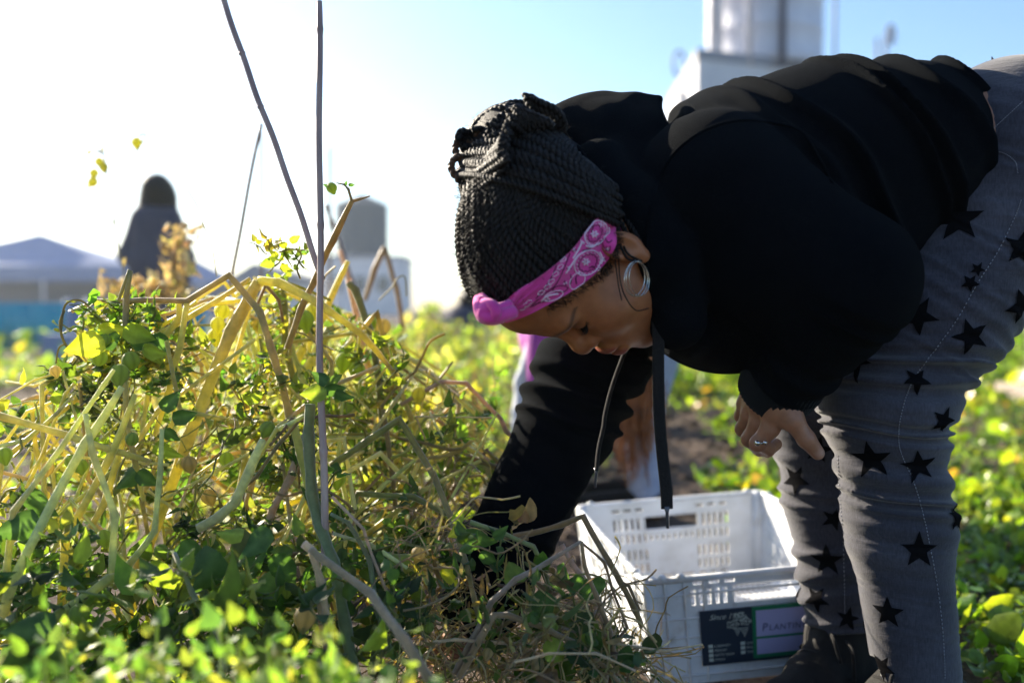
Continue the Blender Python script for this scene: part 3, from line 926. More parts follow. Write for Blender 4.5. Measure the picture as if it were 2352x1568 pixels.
# loops standing off the outline
def loop(pp, r, m=0):
    twist(A, smooth_path([at(*q) for q in pp], 8), r, m)
loop([(1130, 300, 1.27), (1140, 258, 1.26), (1175, 236, 1.26), (1220, 244, 1.27), (1265, 285, 1.28), (1310, 335, 1.30)], .0042)
loop([(1095, 320, 1.27), (1115, 268, 1.26), (1165, 243, 1.25), (1230, 262, 1.27), (1290, 320, 1.29)], .0045)
loop([(1075, 350, 1.27), (1090, 290, 1.26), (1140, 252, 1.26), (1200, 262, 1.26)], .0045)
loop([(1085, 330, 1.25), (1056, 318, 1.25), (1046, 345, 1.25), (1062, 372, 1.25), (1085, 376, 1.25)], .0046, 1)
loop([(1080, 368, 1.25), (1048, 362, 1.24), (1036, 385, 1.24), (1052, 410, 1.24), (1072, 428, 1.25), (1092, 400, 1.25)], .0048, 1)
loop([(1092, 388, 1.24), (1064, 384, 1.24), (1056, 408, 1.24), (1074, 440, 1.24), (1090, 470, 1.24)], .0046)
loop([(1100, 300, 1.25), (1070, 305, 1.25), (1060, 335, 1.25), (1078, 352, 1.25)], .0044)
loop([(1072, 395, 1.225), (1100, 384, 1.22), (1135, 398, 1.22), (1165, 420, 1.22), (1200, 425, 1.22)], .0048, 1)
for k in range(9):
    a = np.array([rh.uniform(1062, 1105), rh.uniform(300, 410)]); d = 1.25 + rh.uniform(-.01, .02)
    b = a + rh.normal(0, 22, 2); c = a + rh.normal(0, 18, 2) + np.array([10, 0])
    loop([(*(a + np.array([26, 14])), d + .03), (*(a + np.array([-6, -4])), d), (*(b * .5 + a * .5 + np.array([-14, -8])), d - .005), (*(c * .5 + a * .5), d), (*(c + np.array([24, 18])), d + .03)], .0040, 1 if k % 3 == 0 else 0)
A.build('braids', None, woman, mats=[M['hair'], M['hair_brown']])
# loose hairs and fuzz
mb = MB()
def strand(pp, r=.0007):
    mb.tube(smooth_path([at(*q) for q in pp], 8), r, 4)
strand([(1398, 505, 1.20), (1412, 540, 1.17), (1420, 580, 1.165), (1424, 640, 1.165), (1436, 680, 1.165), (1460, 712, 1.17), (1490, 708, 1.18)], .0008)
strand([(1396, 500, 1.20), (1405, 540, 1.17), (1412, 590, 1.165), (1420, 650, 1.165), (1428, 690, 1.17)], .0007)
for q_ in ([(1392, 470, 1.22), (1420, 500, 1.19), (1440, 540, 1.185), (1462, 590, 1.185)], [(1380, 462, 1.22), (1425, 490, 1.20), (1455, 530, 1.19), (1476, 570, 1.19)], [(1395, 480, 1.21), (1412, 510, 1.185), (1424, 545, 1.18), (1440, 585, 1.18)],
           [(1385, 450, 1.22), (1430, 478, 1.205), (1462, 515, 1.20), (1486, 560, 1.20)], [(1400, 485, 1.20), (1418, 520, 1.18), (1422, 560, 1.175), (1432, 590, 1.175)]):
    twist(mb, smooth_path([at(*q) for q in q_], 6), .0034)
strand([(1402, 500, 1.20), (1430, 560, 1.17), (1445, 585, 1.165), (1475, 600, 1.17)], .0016)
strand([(1400, 500, 1.20), (1418, 548, 1.17), (1440, 592, 1.165), (1462, 598, 1.165)], .0016)
for k in range(1500):
    if k % 3:
        px, py = rh.uniform(1060, 1130), rh.uniform(420, 680)
    else: px, py = rh.uniform(1060, 1400), rh.uniform(260, 680)
    h = cast(CT_, px, py, .004)
    if h is None: continue
    b = h[0]; d = nrm(h[1] + rh.normal(0, .7, 3)); e = nrm(rh.normal(0, 1, 3))
    L = rh.uniform(.004, .017)
    mb.tube([b, b + d * L * .5, b + d * L * .7 + e * L * .4], [.00035, .0003, .0001], 3, cap=False)
for k in range(420):                              # baby hairs along the temple under the bandana
    t = rh.uniform(.25, 1); q = BOT[int(t * (len(BOT) - 1))]
    h = cast(HEAD_T, q[0] + rh.uniform(-4, 10), q[1] + rh.uniform(-2, 16 + 10 * t), .0004)
    if h is None: continue
    b = h[0]; d = nrm(at(q[0] + 60, q[1] + 30, 1.2) - at(q[0], q[1], 1.2)) + rh.normal(0, .5, 3)
    d = nrm(d - h[1] * (d @ h[1])); L = rh.uniform(.004, .012)
    mb.tube([b, b + d * L * .5 + h[1] * .0006, b + d * L], [.0003, .00025, .0001], 3, cap=False)
mb.build('loose_hair', M['hair'], woman)

# bandana: strip lying on head and hair between its two traced edges, mirrored to the far side
VH2 = np.concatenate([Vh, Vc]); T2 = bvh(VH2, np.concatenate([Fh, Fc + len(Vh)]))
NU, NV = 46, 12
def edge(E, t):
    k = t * (len(E) - 1); i = min(int(k), len(E) - 2); return E[i] + (E[i + 1] - E[i]) * (k - i)
rows = []
for i in range(NU + 1):
    t = i / NU; b, tp = edge(BOT, t), edge(TOP, t); row = []
    for j in range(NV + 1):
        s = j / NV; q = b + (tp - b) * s
        h = cast(T2, q[0], q[1], 0, 1.22)
        bulge = .0050 + .0062 * math.sin(1.6 * s) + .0012 * math.sin(s * 16 + t * 9) * (1 - t) ** .5
        row.append(np.array(h[0]) + h[1] * bulge)
    rows.append(row)
G = np.array(rows)
for _ in range(4):
    G[1:-1] = (G[:-2] + 2 * G[1:-1] + G[2:]) / 4
    G[:, 1:-1] = (G[:, :-2] + 2 * G[:, 1:-1] + G[:, 2:]) / 4
fold_n = nrm(np.cross(G[10, 6] - G[8, 6], G[9, 8] - G[9, 4]))
# turned-in edges
def shell(G):
    n, m = G.shape[:2]; V = G.reshape(-1, 3).tolist(); F = []
    for i in range(n - 1):
        for j in range(m - 1):
            a = i * m + j; F.append((a, a + m, a + m + 1, a + 1))
    c = G.mean((0, 1)); inn = np.array(h2w((0, 0, .03))[0])
    B = (G + (inn - G) / np.linalg.norm(inn - G, axis=2)[..., None] * .006).reshape(-1, 3)
    o = len(V); V = V + B.tolist()
    for i in range(n - 1):
        for j in range(m - 1):
            a = o + i * m + j; F.append((a, a + 1, a + m + 1, a + m))
    rim = [(i, 0) for i in range(n)] + [(n - 1, j) for j in range(1, m)] + [(i, m - 1) for i in range(n - 2, -1, -1)] + [(0, j) for j in range(m - 2, 0, -1)]
    ids = [i * m + j for i, j in rim]
    for k in range(len(ids)):
        a, b = ids[k], ids[(k + 1) % len(ids)]; F.append((a, b, b + o, a + o))
    return np.array(V), F
BM = MB(); V, F = shell(G); BM.add(V, F, 0)
Gm = mirror(G.reshape(-1, 3)).reshape(G.shape); V, F = shell(Gm); BM.add(V, F, 0)
# knot at the front: twisted rolls of cloth
def kn(pp, r, m=0): BM.tube(smooth_path([at(*q) for q in pp], 6), r, 10, m)
kn([(1180, 716, 1.130), (1150, 724, 1.118), (1122, 728, 1.115), (1104, 712, 1.125), (1104, 690, 1.14)], .0078)
kn([(1172, 700, 1.135), (1146, 708, 1.125), (1122, 706, 1.118), (1108, 722, 1.118), (1128, 734, 1.12), (1152, 730, 1.13)], .0066)
kn([(1112, 696, 1.128), (1130, 700, 1.112), (1140, 716, 1.108), (1132, 732, 1.115)], .0062)
kn([(1100, 686, 1.15), (1099, 705, 1.14), (1108, 728, 1.135), (1126, 735, 1.14)], .0066)
kn([(1104, 684, 1.15), (1118, 694, 1.16), (1140, 700, 1.17), (1165, 696, 1.18)], .0066)
BM.ball(at(1122, 713, 1.122), (.013, .013, .012), 8)
for c_ in [] and ([(1104, 700, 1.112), (1114, 688, 1.106), (1128, 692, 1.102), (1134, 704, 1.101)], [(1108, 722, 1.108), (1118, 712, 1.104), (1132, 714, 1.101), (1140, 724, 1.103)], [(1146, 706, 1.114), (1160, 704, 1.118), (1172, 710, 1.122)]):
    BM.tube(smooth_path([at(*q) for q in c_], 5), .0009, 4, 1)
for c_ in [] and ([(1118, 698, 1.103), (1124, 708, 1.101), (1120, 722, 1.104)], [(1136, 696, 1.104), (1143, 712, 1.103), (1138, 732, 1.106)], [(1152, 700, 1.116), (1156, 716, 1.114), (1150, 730, 1.116)]):
    BM.tube(smooth_path([at(*q) for q in c_], 5), .0008, 4, 2)
# gather folds running from the knot into the band
BT = bvh(G.reshape(-1, 3), [f for f in shell(G)[1] if max(f) < G.shape[0] * G.shape[1]])
def on_band(pts, off=.0008, n=6, closed=False):
    out = []
    for px, py in smooth_path(pts, n, closed):
        h = cast(BT, px, py, off)
        if h is not None: out.append(h[0])
    return np.array(out)
def line(pts, r, m, closed=False, n=6):
    Q = on_band(pts, .0004, n, closed)
    if len(Q) > 2:
        if closed: Q = np.concatenate([Q, Q[:2]])
        BM.tube(Q, r, 4, m)
for pts in ([(1168, 724), (1205, 700), (1245, 680)], [(1170, 712), (1200, 688), (1240, 655)], [(1172, 702), (1198, 672), (1226, 650)], [(1185, 680), (1205, 660), (1232, 640)]):
    Q = on_band(pts, -.0004)
    if len(Q) > 2: BM.tube(Q, np.linspace(.0034, .0012, len(Q)), 6, 0)
Z = lambda *p: [(1071.8 + x * .244, 459.4 + y * .244) for x, y in p]
for l in (Z((1000, 385), (970, 500), (925, 620), (880, 720), (820, 815), (720, 890), (600, 1005)), Z((850, 560), (835, 640), (780, 760), (700, 870), (640, 935), (540, 1000), (450, 1050))):
    line(l, .00055, 2)
for cx, cy, a in ((905, 560, .6), (880, 630, .7), (835, 695, .6), (795, 765, .6), (760, 815, .5), (700, 870, .4), (590, 960, .3), (520, 1015, .2), (560, 985, .3)):
    ca, sa = math.cos(-a), math.sin(-a)
    line(Z(*[(cx + ca * x * 34 - sa * y * 17, cy + sa * x * 34 + ca * y * 17) for x, y in ((-1, .1), (-.3, -1), (.6, -.8), (1, 0), (.5, .9), (-.3, .9))]), .00055, 1, True, 3)
def ring(cx, cy, rx, ry, a, r, m, wob=0, n=26):
    P = []
    for k in range(n):
        t = 6.283 * k / n; q = 1 + (wob if k % 2 else -wob)
        x, y = rx * q * math.cos(t), ry * q * math.sin(t)
        P.append((cx + x * math.cos(a) - y * math.sin(a), cy + x * math.sin(a) + y * math.cos(a)))
    line(Z(*P), r, m, True, 2)
ring(1215, 310, 125, 95, -1.0, .0008, 1); ring(1205, 315, 85, 60, -1.0, .0005, 2, .08)
ring(1135, 590, 135, 105, -.7, .0008, 1); ring(1140, 590, 95, 72, -.7, .0005, 2, .08)
ring(1040, 760, 90, 60, -.9, .0006, 1); ring(880, 835, 70, 30, -.1, .0005, 2); ring(815, 900, 95, 40, -.35, .0006, 1)
for cx, cy in ((1200, 320), (1120, 580), (1275, 225)):
    for k in range(6):
        t = k * 1.047; line(Z((cx + 12 * math.cos(t), cy + 8 * math.sin(t)), (cx + 24 * math.cos(t), cy + 24 * math.sin(t)), (cx + 34 * math.cos(t), cy + 34 * math.sin(t))), .0013 if cx < 1250 else .0008, 1, False, 2)
for cx, cy, rx, ry, a_ in ((1208, 312, 104, 78, -1.0), (1138, 590, 114, 88, -.7)):
    for k in range(18):
        t = k * .349; x, y = cx + rx * math.cos(t) * math.cos(a_) - ry * math.sin(t) * math.sin(a_), cy + rx * math.cos(t) * math.sin(a_) + ry * math.sin(t) * math.cos(a_)
        line(Z((x, y), (x + 5, y + 5), (x + 9, y + 6)), .0006, 1, False, 2)
for cx, cy in ((960, 640), (1010, 470), (1320, 460), (760, 930), (930, 780), (1060, 690), (1250, 650), (1290, 560)):
    for k in range(5):
        t = k * 1.257 + cx; line(Z((cx, cy), (cx + 12 * math.cos(t), cy + 12 * math.sin(t)), (cx + 24 * math.cos(t + .4), cy + 24 * math.sin(t + .4))), .0005, 1 + (k % 2), False, 2)
for l in (Z((1080, 310), (1070, 370), (1105, 410)), Z((1120, 430), (1180, 440), (1230, 405)), Z((930, 690), (985, 610), (1040, 530), (1110, 480)), Z((1250, 490), (1275, 540), (1265, 600)), Z((1300, 350), (1340, 300), (1335, 255)), Z((700, 950), (760, 900), (860, 880)), Z((1000, 550), (1030, 500), (1060, 450), (1080, 400))):
    line(l, .0011, 1)
for l in (Z((1225, 430), (1270, 405), (1300, 450), (1340, 480), (1350, 430)), Z((1250, 395), (1300, 360), (1330, 400), (1370, 380)), Z((1085, 475), (1130, 465), (1190, 440)), Z((975, 700), (985, 740), (975, 790)), Z((1035, 710), (1025, 740), (1035, 790)), Z((1150, 640), (1190, 625), (1215, 660)), Z((1160, 215), (1190, 250), (1170, 300)), Z((620, 1000), (680, 965), (740, 950))):
    line(l, .0006, 2, False, 4)
BM.build('bandana', None, woman, mats=[M['pink'], M['print_white'], M['print_black']])
# scraps of the tied ends among the braids at the back
mb = MB()
for pp in ([(1385, 478, 1.21), (1402, 470, 1.2), (1412, 490, 1.2)], [(1410, 492, 1.20), (1420, 510, 1.19), (1418, 535, 1.19)], [(1395, 490, 1.2), (1412, 505, 1.19), (1428, 540, 1.19)]):
    mb.tube(smooth_path([at(*q) for q in pp], 5), .0045, 6, flat=.4)
mb.build('bandana_end', M['pink'], woman)
# hoop earring of four thin wires, hanging from the lobe
mb = MB(); ec = at(1463, 640, 1.165)
for k, (dx, r, tw) in enumerate(((-.003, .0190, .10), (.0, .0198, .0), (.003, .0188, -.12))):
    P = []
    for j in range(33):
        t = 6.283 * j / 32
        P.append(ec + np.array([math.sin(t) * r * .70 + dx + tw * .006 * math.cos(t), math.sin(t) * r * .6 + dx, math.cos(t) * r * 1.05 + tw * .01 * math.sin(t)]))
    mb.tube(np.array(P), .00055, 6)
mb.build('hoop_earring', M['silver'], woman)
# ring on the index finger
mb = MB(); rc = at(1745, 1014, 1.352); P = []
for j in range(25):
    t = 6.283 * j / 24; P.append(rc + .0122 * (math.cos(t) * np.array([.8, -.5, .1]) + math.sin(t) * np.array([.3, .8, .1])))
mb.tube(P, .0014, 6); mb.ball(at(1740, 1017, 1.335), .0042, 6); mb.ball(at(1757, 1016, 1.338), .0034, 6)
mb.build('finger_ring', M['silver'], woman)
# ------------------------------------------------------------------ white plastic harvest crate
M['crate'] = simple('crate_plastic', (.80, .82, .86), (.62, .63, .64), 14, rough=.38, spec=.5, bmp=.15, bdist=.002, bscale=60)
nt_ = M['crate'].node_tree; bs_ = nt_.nodes['Principled BSDF']; src_ = bs_.inputs['Base Color'].links[0].from_socket
dn_ = noise_node(nt_, 22, 6, .7); dr_ = ramp(nt_, dn_.outputs[0], [(.56, (0, 0, 0)), (.74, (.55, .55, .55))])
mx_ = nd(nt_, 'ShaderNodeMix', data_type='RGBA'); nt_.links.new(dr_.outputs[0], mx_.inputs[0]); nt_.links.new(src_, mx_.inputs[6]); mx_.inputs[7].default_value = (.34, .28, .22, 1)
nt_.links.new(mx_.outputs[2], bs_.inputs['Base Color'])
M['card'] = simple('label_card', (.022, .034, .055), (.028, .042, .066), 6, rough=.35)
M['card_white'] = simple('label_print', (.52, .58, .52), rough=.5)
M['green_frame'] = simple('green_frame', (.012, .16, .075), (.02, .20, .10), 12, rough=.35)
M['lilac'] = simple('lilac_paper', (.36, .36, .62), (.42, .41, .66), 6, rough=.5)
M['ink'] = simple('marker_ink', (.05, .05, .12), rough=.6)

cy_ = nrm((-math.sin(R(6.5)), math.cos(R(6.5)), 0)); cx_ = nrm((math.cos(R(6.5)) * math.cos(R(3.4)), math.sin(R(6.5)) * math.cos(R(3.4)), math.sin(R(3.4))))
cz_ = np.cross(cx_, cy_)
CW, CL, CHT = .41, .60, .185
CO = np.array([.241, 1.660, .004])
crate = thing('crate', CO + cx_ * CW / 2 + cy_ * CL / 2, 'white slotted plastic harvest crate with a dark printed card, on the soil behind her boots', 'crate')
def C2(x, y, z):
    """crate coordinates; walls lean out a little towards the rim"""
    t = z / CHT; fx = (x / CW - .5) * 2; fy = (y / CL - .5) * 2
    return CO + cx_ * (x + fx * .012 * t) + cy_ * (y + fy * .012 * t) + cz_ * z

def panel(mb, fn, W, H, holes, th, nx=None):
    """wall of width W and height H with rectangular holes cut out, thickness th; fn(u, v, w) -> world"""
    us = sorted({0, W} | {round(h[0], 5) for h in holes} | {round(h[2], 5) for h in holes})
    vs_ = sorted({0, H} | {round(h[1], 5) for h in holes} | {round(h[3], 5) for h in holes})
    solid = lambda u, v: not any(h[0] < u < h[2] and h[1] < v < h[3] for h in holes)
    G = [[solid((us[i] + us[i + 1]) / 2, (vs_[j] + vs_[j + 1]) / 2) for j in range(len(vs_) - 1)] for i in range(len(us) - 1)]
    V, F, ix = [], [], {}
    def v(i, j, k):
        if (i, j, k) not in ix:
            ix[(i, j, k)] = len(V); V.append(fn(us[i], vs_[j], th * k))
        return ix[(i, j, k)]
    n, m = len(us) - 1, len(vs_) - 1
    for i in range(n):
        for j in range(m):
            if not G[i][j]: continue
            F.append((v(i, j, 0), v(i + 1, j, 0), v(i + 1, j + 1, 0), v(i, j + 1, 0)))
            F.append((v(i, j, 1), v(i, j + 1, 1), v(i + 1, j + 1, 1), v(i + 1, j, 1)))
            if i == 0 or not G[i - 1][j]: F.append((v(i, j, 0), v(i, j + 1, 0), v(i, j + 1, 1), v(i, j, 1)))
            if i == n - 1 or not G[i + 1][j]: F.append((v(i + 1, j, 0), v(i + 1, j, 1), v(i + 1, j + 1, 1), v(i + 1, j + 1, 0)))
            if j == 0 or not G[i][j - 1]: F.append((v(i, j, 0), v(i, j, 1), v(i + 1, j, 1), v(i + 1, j, 0)))
            if j == m - 1 or not G[i][j + 1]: F.append((v(i, j + 1, 0), v(i + 1, j + 1, 0), v(i + 1, j + 1, 1), v(i, j + 1, 1)))
    mb.add(V, F)
def slots(u0, n, du, w_, v0, v1): return [(u0 + k * du, v0, u0 + k * du + w_, v1) for k in range(n)]
H = CHT
def end_holes(near):
    h = []
    hw = .062
    va, vb, vt = (.134, .168, .1725) if near else (.118, .152, .164)
    h += [(CW / 2 - hw, va, CW / 2 + hw, vb)]                               # hand hole
    for s in (0, 1):
        u0 = .075 if s == 0 else CW - .075 - .072
        h += slots(u0, 6, .0132, .0064, va + .003, vb - .004)
        h += slots(u0 + .004, 3, .026, .017, vt, vt + .006)
        if not near:
            h += slots(u0, 6, .0132, .0058, .092, .112); h += slots(u0, 6, .0132, .0058, .052, .076); h += slots(u0, 6, .0132, .0058, .024, .044)
            h += slots(u0 + .004, 3, .026, .016, .010, .015)
    if not near:
        h += slots(CW / 2 - .05, 8, .0135, .0055, .096, .108); h += slots(CW / 2 - .045, 2, .05, .03, .010, .015)
    return h
def side_holes():
    h = []
    for g in range(5):
        u0 = .05 + g * .105
        for a, b in ((.120, .146), (.092, .112), (.052, .076), (.024, .044)): h += slots(u0, 6, .0132, .0058, a, b)
        h += slots(u0 + .006, 2, .034, .02, .164, .170)
    return h
for nm, fn, W, holes in (
        ('end_wall', lambda u, v, w: C2(u, 0, v) + cy_ * w, CW, end_holes(True)),
        ('end_wall', lambda u, v, w: C2(CW - u, CL, v) - cy_ * w, CW, end_holes(False)),
        ('side_wall', lambda u, v, w: C2(0, CL - .004 - u * (CL - .008) / CL, v) + cx_ * w, CL, side_holes()),
        ('side_wall', lambda u, v, w: C2(CW, .004 + u * (CL - .008) / CL, v) - cx_ * w, CL, side_holes())):
    mb = MB(); panel(mb, fn, W, H, holes, .0036)
    # stiffening ribs on the outside
    n = 13
    for k in range(n + 1):
        u = W * k / n
        if nm == 'end_wall' and .1 < u < W - .1: continue
        if nm == 'side_wall' and k % 3: continue
        P = [fn(u, v, -.0030) for v in np.linspace(.004, H - .004, 6)]
        mb.tube(P, .0022, 4)
    for v in (.016, .083, .116, .158) if nm == 'side_wall' else (.016, .158):
        mb.tube([fn(u, v, -.0026) for u in np.linspace(.003, W - .003, 8)], .0022, 4)
    if nm == 'end_wall':
        for v in (.050, .083, .116):
            mb.tube([fn(u, v, -.0026) for u in np.linspace(.003, .085, 4)], .0020, 4); mb.tube([fn(u, v, -.0026) for u in np.linspace(W - .085, W - .003, 4)], .0020, 4)
        hw = .062; o_ = .016 if fn(0, 0, 0)[1] < CO[1] + .1 else 0                                     # rolled lip round the hand hole
        P = [fn(CW / 2 + x, y, .0018) for x, y in [(-hw, .121 + o_), (-hw + .003, .118 + o_), (hw - .003, .118 + o_), (hw, .121 + o_), (hw, .149 + o_), (hw - .003, .152 + o_), (-hw + .003, .152 + o_), (-hw, .149 + o_), (-hw, .121 + o_)]]
        mb.tube(P, .0034, 6)
    mb.build(nm, M['crate'], crate, smooth=False)
mb = MB()                                                                  # rim, corner posts and stacking lugs
corn = [(0, 0), (CW, 0), (CW, CL), (0, CL)]
P = []
for k in range(4):
    x, y = corn[k]; P.append(C2(x, y, H - .001))
Q = []
for k in range(4):
    a, b = P[k], P[(k + 1) % 4]
    for t in (.02, .98): Q.append(a + (b - a) * t)
Q.append(Q[0]); mb.tube(np.array(Q), .0060, 8)
for x, y in corn:
    mb.tube([C2(x + (.008 if x == 0 else -.008), y + (.008 if y == 0 else -.008), z) for z in (.001, .09, H + .004)], .0125, 10)
for x, y in ((.03, 0), (.06, 0), (CW - .03, 0), (.03, CL), (CW - .03, CL), (0, .05), (CW, .05), (0, CL - .05), (CW, CL - .05)):
    mb.ball(C2(x, y, H + .004), (.008, .008, .006), 5)
mb.build('rim', M['crate'], crate)
mb = MB()                                                                  # grid floor
fl = lambda u, v, w: CO + cx_ * u + cy_ * v + cz_ * (.006 + w)
panel(mb, fl, CW, CL, [(.02 + i * .0125, .02 + j * .056, .02 + i * .0125 + .006, .02 + j * .056 + .048) for i in range(30) for j in range(10)], .003)
mb.build('crate_floor', M['crate'], crate, smooth=False)
# the printed card on the near end and the green frame over it
mb = MB()
def quad(u0, v0, u1, v1, off, m, th=.0008):
    v0, v1 = .032 + (v0 - .020) * 1.11, .032 + (v1 - .020) * 1.11
    V = [C2(u, 0, v) - cy_ * (off - k * th) for k in (0, 1) for u, v in ((u0, v0), (u1, v0), (u1, v1), (u0, v1))]
    mb.add(V, [(0, 1, 2, 3), (7, 6, 5, 4), (4, 5, 1, 0), (5, 6, 2, 1), (6, 7, 3, 2), (7, 4, 0, 3)], m)
E0 = .0065
quad(.085, .020, .335, .106, E0, 0, .0012)
def text(body, u, v, size, off, m, italic=0.0, spread=1.0):
    cu = bpy.data.curves.new('t', 'FONT'); cu.body = body; cu.size = size; cu.shear = italic; cu.extrude = 0; cu.resolution_u = 3; cu.space_character = spread
    o = bpy.data.objects.new('t', cu); COL.objects.link(o)
    dg = bpy.context.evaluated_depsgraph_get(); me = bpy.data.meshes.new_from_object(o.evaluated_get(dg))
    v = .032 + (v - .020) * 1.11
    V = [C2(u + p.co.x, 0, v + p.co.y) - cy_ * off for p in me.vertices]; F = [tuple(p.vertices) for p in me.polygons]
    bpy.data.objects.remove(o); bpy.data.curves.remove(cu); bpy.data.meshes.remove(me)
    if V: mb.add(V, F, m)
text('Since 1955', .100, .091, .0130, E0 + .0004, 1, .45)
for r_, wd in enumerate(('CABERNET', 'MERLOT', 'PETITE SIRAH', 'SYRAH')):
    quad(.096, .0475 - r_ * .0072, .1035, .0525 - r_ * .0072, E0 + .0005, 1, .0004); text(wd, .106, .0480 - r_ * .0072, .0056, E0 + .0004, 1)
for r_, wd in enumerate(('CHARDONNAY', 'PINOT NOIR', 'ZINFANDEL')):
    quad(.151, .0475 - r_ * .0072, .1585, .0525 - r_ * .0072, E0 + .0005, 1, .0004); text(wd, .161, .0480 - r_ * .0072, .0056, E0 + .0004, 1)
CV = lambda u, y, v: C2(u, y, .032 + (v - .020) * 1.11)
rg = np.random.default_rng(4)                                              # drawing of a vine: leaves and grapes
for cu_, cv_, s_, n_ in ((.139, .081, .010, 0), (.152, .092, .010, 0), (.161, .084, .009, 0)):
    P = []
    for k in range(21):
        t = 6.283 * k / 20; r_ = s_ * (.62 + .38 * abs(math.cos(2.5 * t))); P.append(CV(cu_ + r_ * math.cos(t) * 1.1, 0, cv_ + r_ * math.sin(t) * .7) - cy_ * (E0 + .0005))
    mb.tube(np.array(P), .0006, 4, 1)
    for t in (0, 1.2, 2.4, 3.7, 5): mb.tube([CV(cu_, 0, cv_) - cy_ * (E0 + .0005), CV(cu_ + s_ * .8 * math.cos(t), 0, cv_ + s_ * .55 * math.sin(t)) - cy_ * (E0 + .0005)], .0005, 4, 1)
for bu, bv, n_ in ((.148, .074, 5), (.160, .074, 6)):
    for r_ in range(n_):
        for k in range(n_ - r_):
            mb.ball(CV(bu + (k - (n_ - r_) / 2) * .0026, 0, bv - r_ * .0026) - cy_ * (E0 + .0002), .0010, 3, 1)
FO = E0 + .0016                                                            # green frame with two lilac panes
fu0, fv0, fu1, fv1 = .172, .025, .352, .106
quad(fu0, fv0, fu1, fv1, FO + .001, 2, .0022)
quad(fu0 + .006, fv0 + .034, fu1 - .006, fv1 - .006, FO + .0016, 3, .0008); quad(fu0 + .006, fv0 + .006, fu1 - .006, fv0 + .030, FO + .0016, 3, .0008)
text('P', .187, .0675, .019, FO + .0022, 4, .1); text('LANTING', .199, .0675, .0140, FO + .0022, 4, .1, 1.15)
mb.build('label_card', None, crate, smooth=False, mats=[M['card'], M['card_white'], M['green_frame'], M['lilac'], M['ink']])
# ------------------------------------------------------------------ soil
def soil_mat():
    m, nt, b = new_mat('soil')
    n = noise_node(nt, 6, 6, .65); n2 = noise_node(nt, 45, 5, .7)
    r = ramp(nt, n.outputs[0], [(.3, (.075, .056, .046)), (.55, (.13, .10, .082)), (.75, (.22, .18, .15))])
    r2 = ramp(nt, n2.outputs[0], [(.35, (.55, .5, .5)), (.6, (1.0, .98, .95)), (.8, (1.9, 1.75, 1.5))])
    mx = nd(nt, 'ShaderNodeMix', data_type='RGBA', blend_type='MULTIPLY'); mx.inputs[0].default_value = 1
    nt.links.new(r.outputs[0], mx.inputs[6]); nt.links.new(r2.outputs[0], mx.inputs[7]); nt.links.new(mx.outputs[2], b.inputs['Base Color'])
    b.inputs['Roughness'].default_value = .95; b.inputs['Specular IOR Level'].default_value = .2
    bump(nt, n2.outputs[0], b, 1.0, .02); return m
M['soil'] = soil_mat()
def soil_z(x, y):
    p = np.stack([np.asarray(x, float).ravel(), np.asarray(y, float).ravel(), np.zeros(np.size(x))], 1)
    z = .012 * vnoise(p, 9, 61) + .006 * vnoise(p, 31, 62) + .003 * vnoise(p, 80, 63)
    far = np.clip((p[:, 1] - 1.0) / 12, 0, 1)
    return (z * (1 + 2 * far) - .012)
xs = np.unique(np.concatenate([np.linspace(-2.5, 3.5, 241), np.linspace(-14, 14, 141), np.array([-125, -50, -25, 25, 50, 125])]))
ys = np.unique(np.concatenate([np.linspace(-1, 5, 241), np.linspace(5, 22, 100), np.array([-25, -10, -3, 30, 45, 70, 110, 150])]))
X, Y = np.meshgrid(xs, ys, indexing='ij'); Z = soil_z(X, Y).reshape(X.shape)
V = np.stack([X, Y, Z], -1).reshape(-1, 3); n, m = X.shape
I = np.arange(n * m).reshape(n, m); F = np.stack([I[:-1, :-1], I[1:, :-1], I[1:, 1:], I[:-1, 1:]], -1).reshape(-1, 4)
ground = mesh_obj('ground', V, F, M['soil']); tag(ground, 'dark crumbly garden soil under all the beds', 'soil', kind='structure')

# ------------------------------------------------------------------ leaf shapes and scattering
def leaf_template(kind):
    """blade in the XY plane, base at the origin, tip at y = 1; returns V, quads"""
    if kind == 'ovate':   prof = [(0, .06), (.12, .30), (.30, .40), (.50, .36), (.70, .25), (.87, .12), (1, .0)]
    elif kind == 'heart': prof = [(-.06, .12), (.08, .40), (.28, .47), (.50, .40), (.70, .27), (.87, .12), (1, .0)]
    elif kind == 'round': prof = [(0, .08), (.15, .36), (.38, .50), (.62, .49), (.82, .36), (.95, .18), (1, .03)]
    else:                 prof = [(0, .04), (.15, .12), (.35, .16), (.55, .14), (.75, .09), (.9, .04), (1, .0)]
    V = []; F = []
    for i, (y, w) in enumerate(prof):
        sw = 1.0 if i % 2 else .88                                  # toothed edge
        V += [(-w * sw, y - .03 * (i % 2), .10 * w * 2), (-w * .5, y, .025 * w), (0, y + .01, 0), (w * .5, y, .025 * w), (w * sw, y - .03 * (i % 2), .10 * w * 2)]
    for i in range(len(prof) - 1):
        for j in range(4):
            a = i * 5 + j; F.append((a, a + 1, a + 6, a + 5))
    V = np.array(V); V[:, 2] -= .22 * V[:, 1] ** 2                     # droop towards the tip
    V[:, 2] += .02 * np.sin(V[:, 1] * 19) * np.abs(V[:, 0]) * 4
    return V, np.array(F)
LT = {k: leaf_template(k) for k in ('ovate', 'heart', 'round', 'narrow')}
def simple_leaf():
    V = np.array([(0, 0, 0), (-.36, .35, .06), (0, .4, -.01), (.36, .35, .06), (0, 1, -.2)]); return V, np.array([(0, 2, 1, 1), (0, 3, 2, 2), (1, 2, 4, 4), (2, 3, 4, 4)])

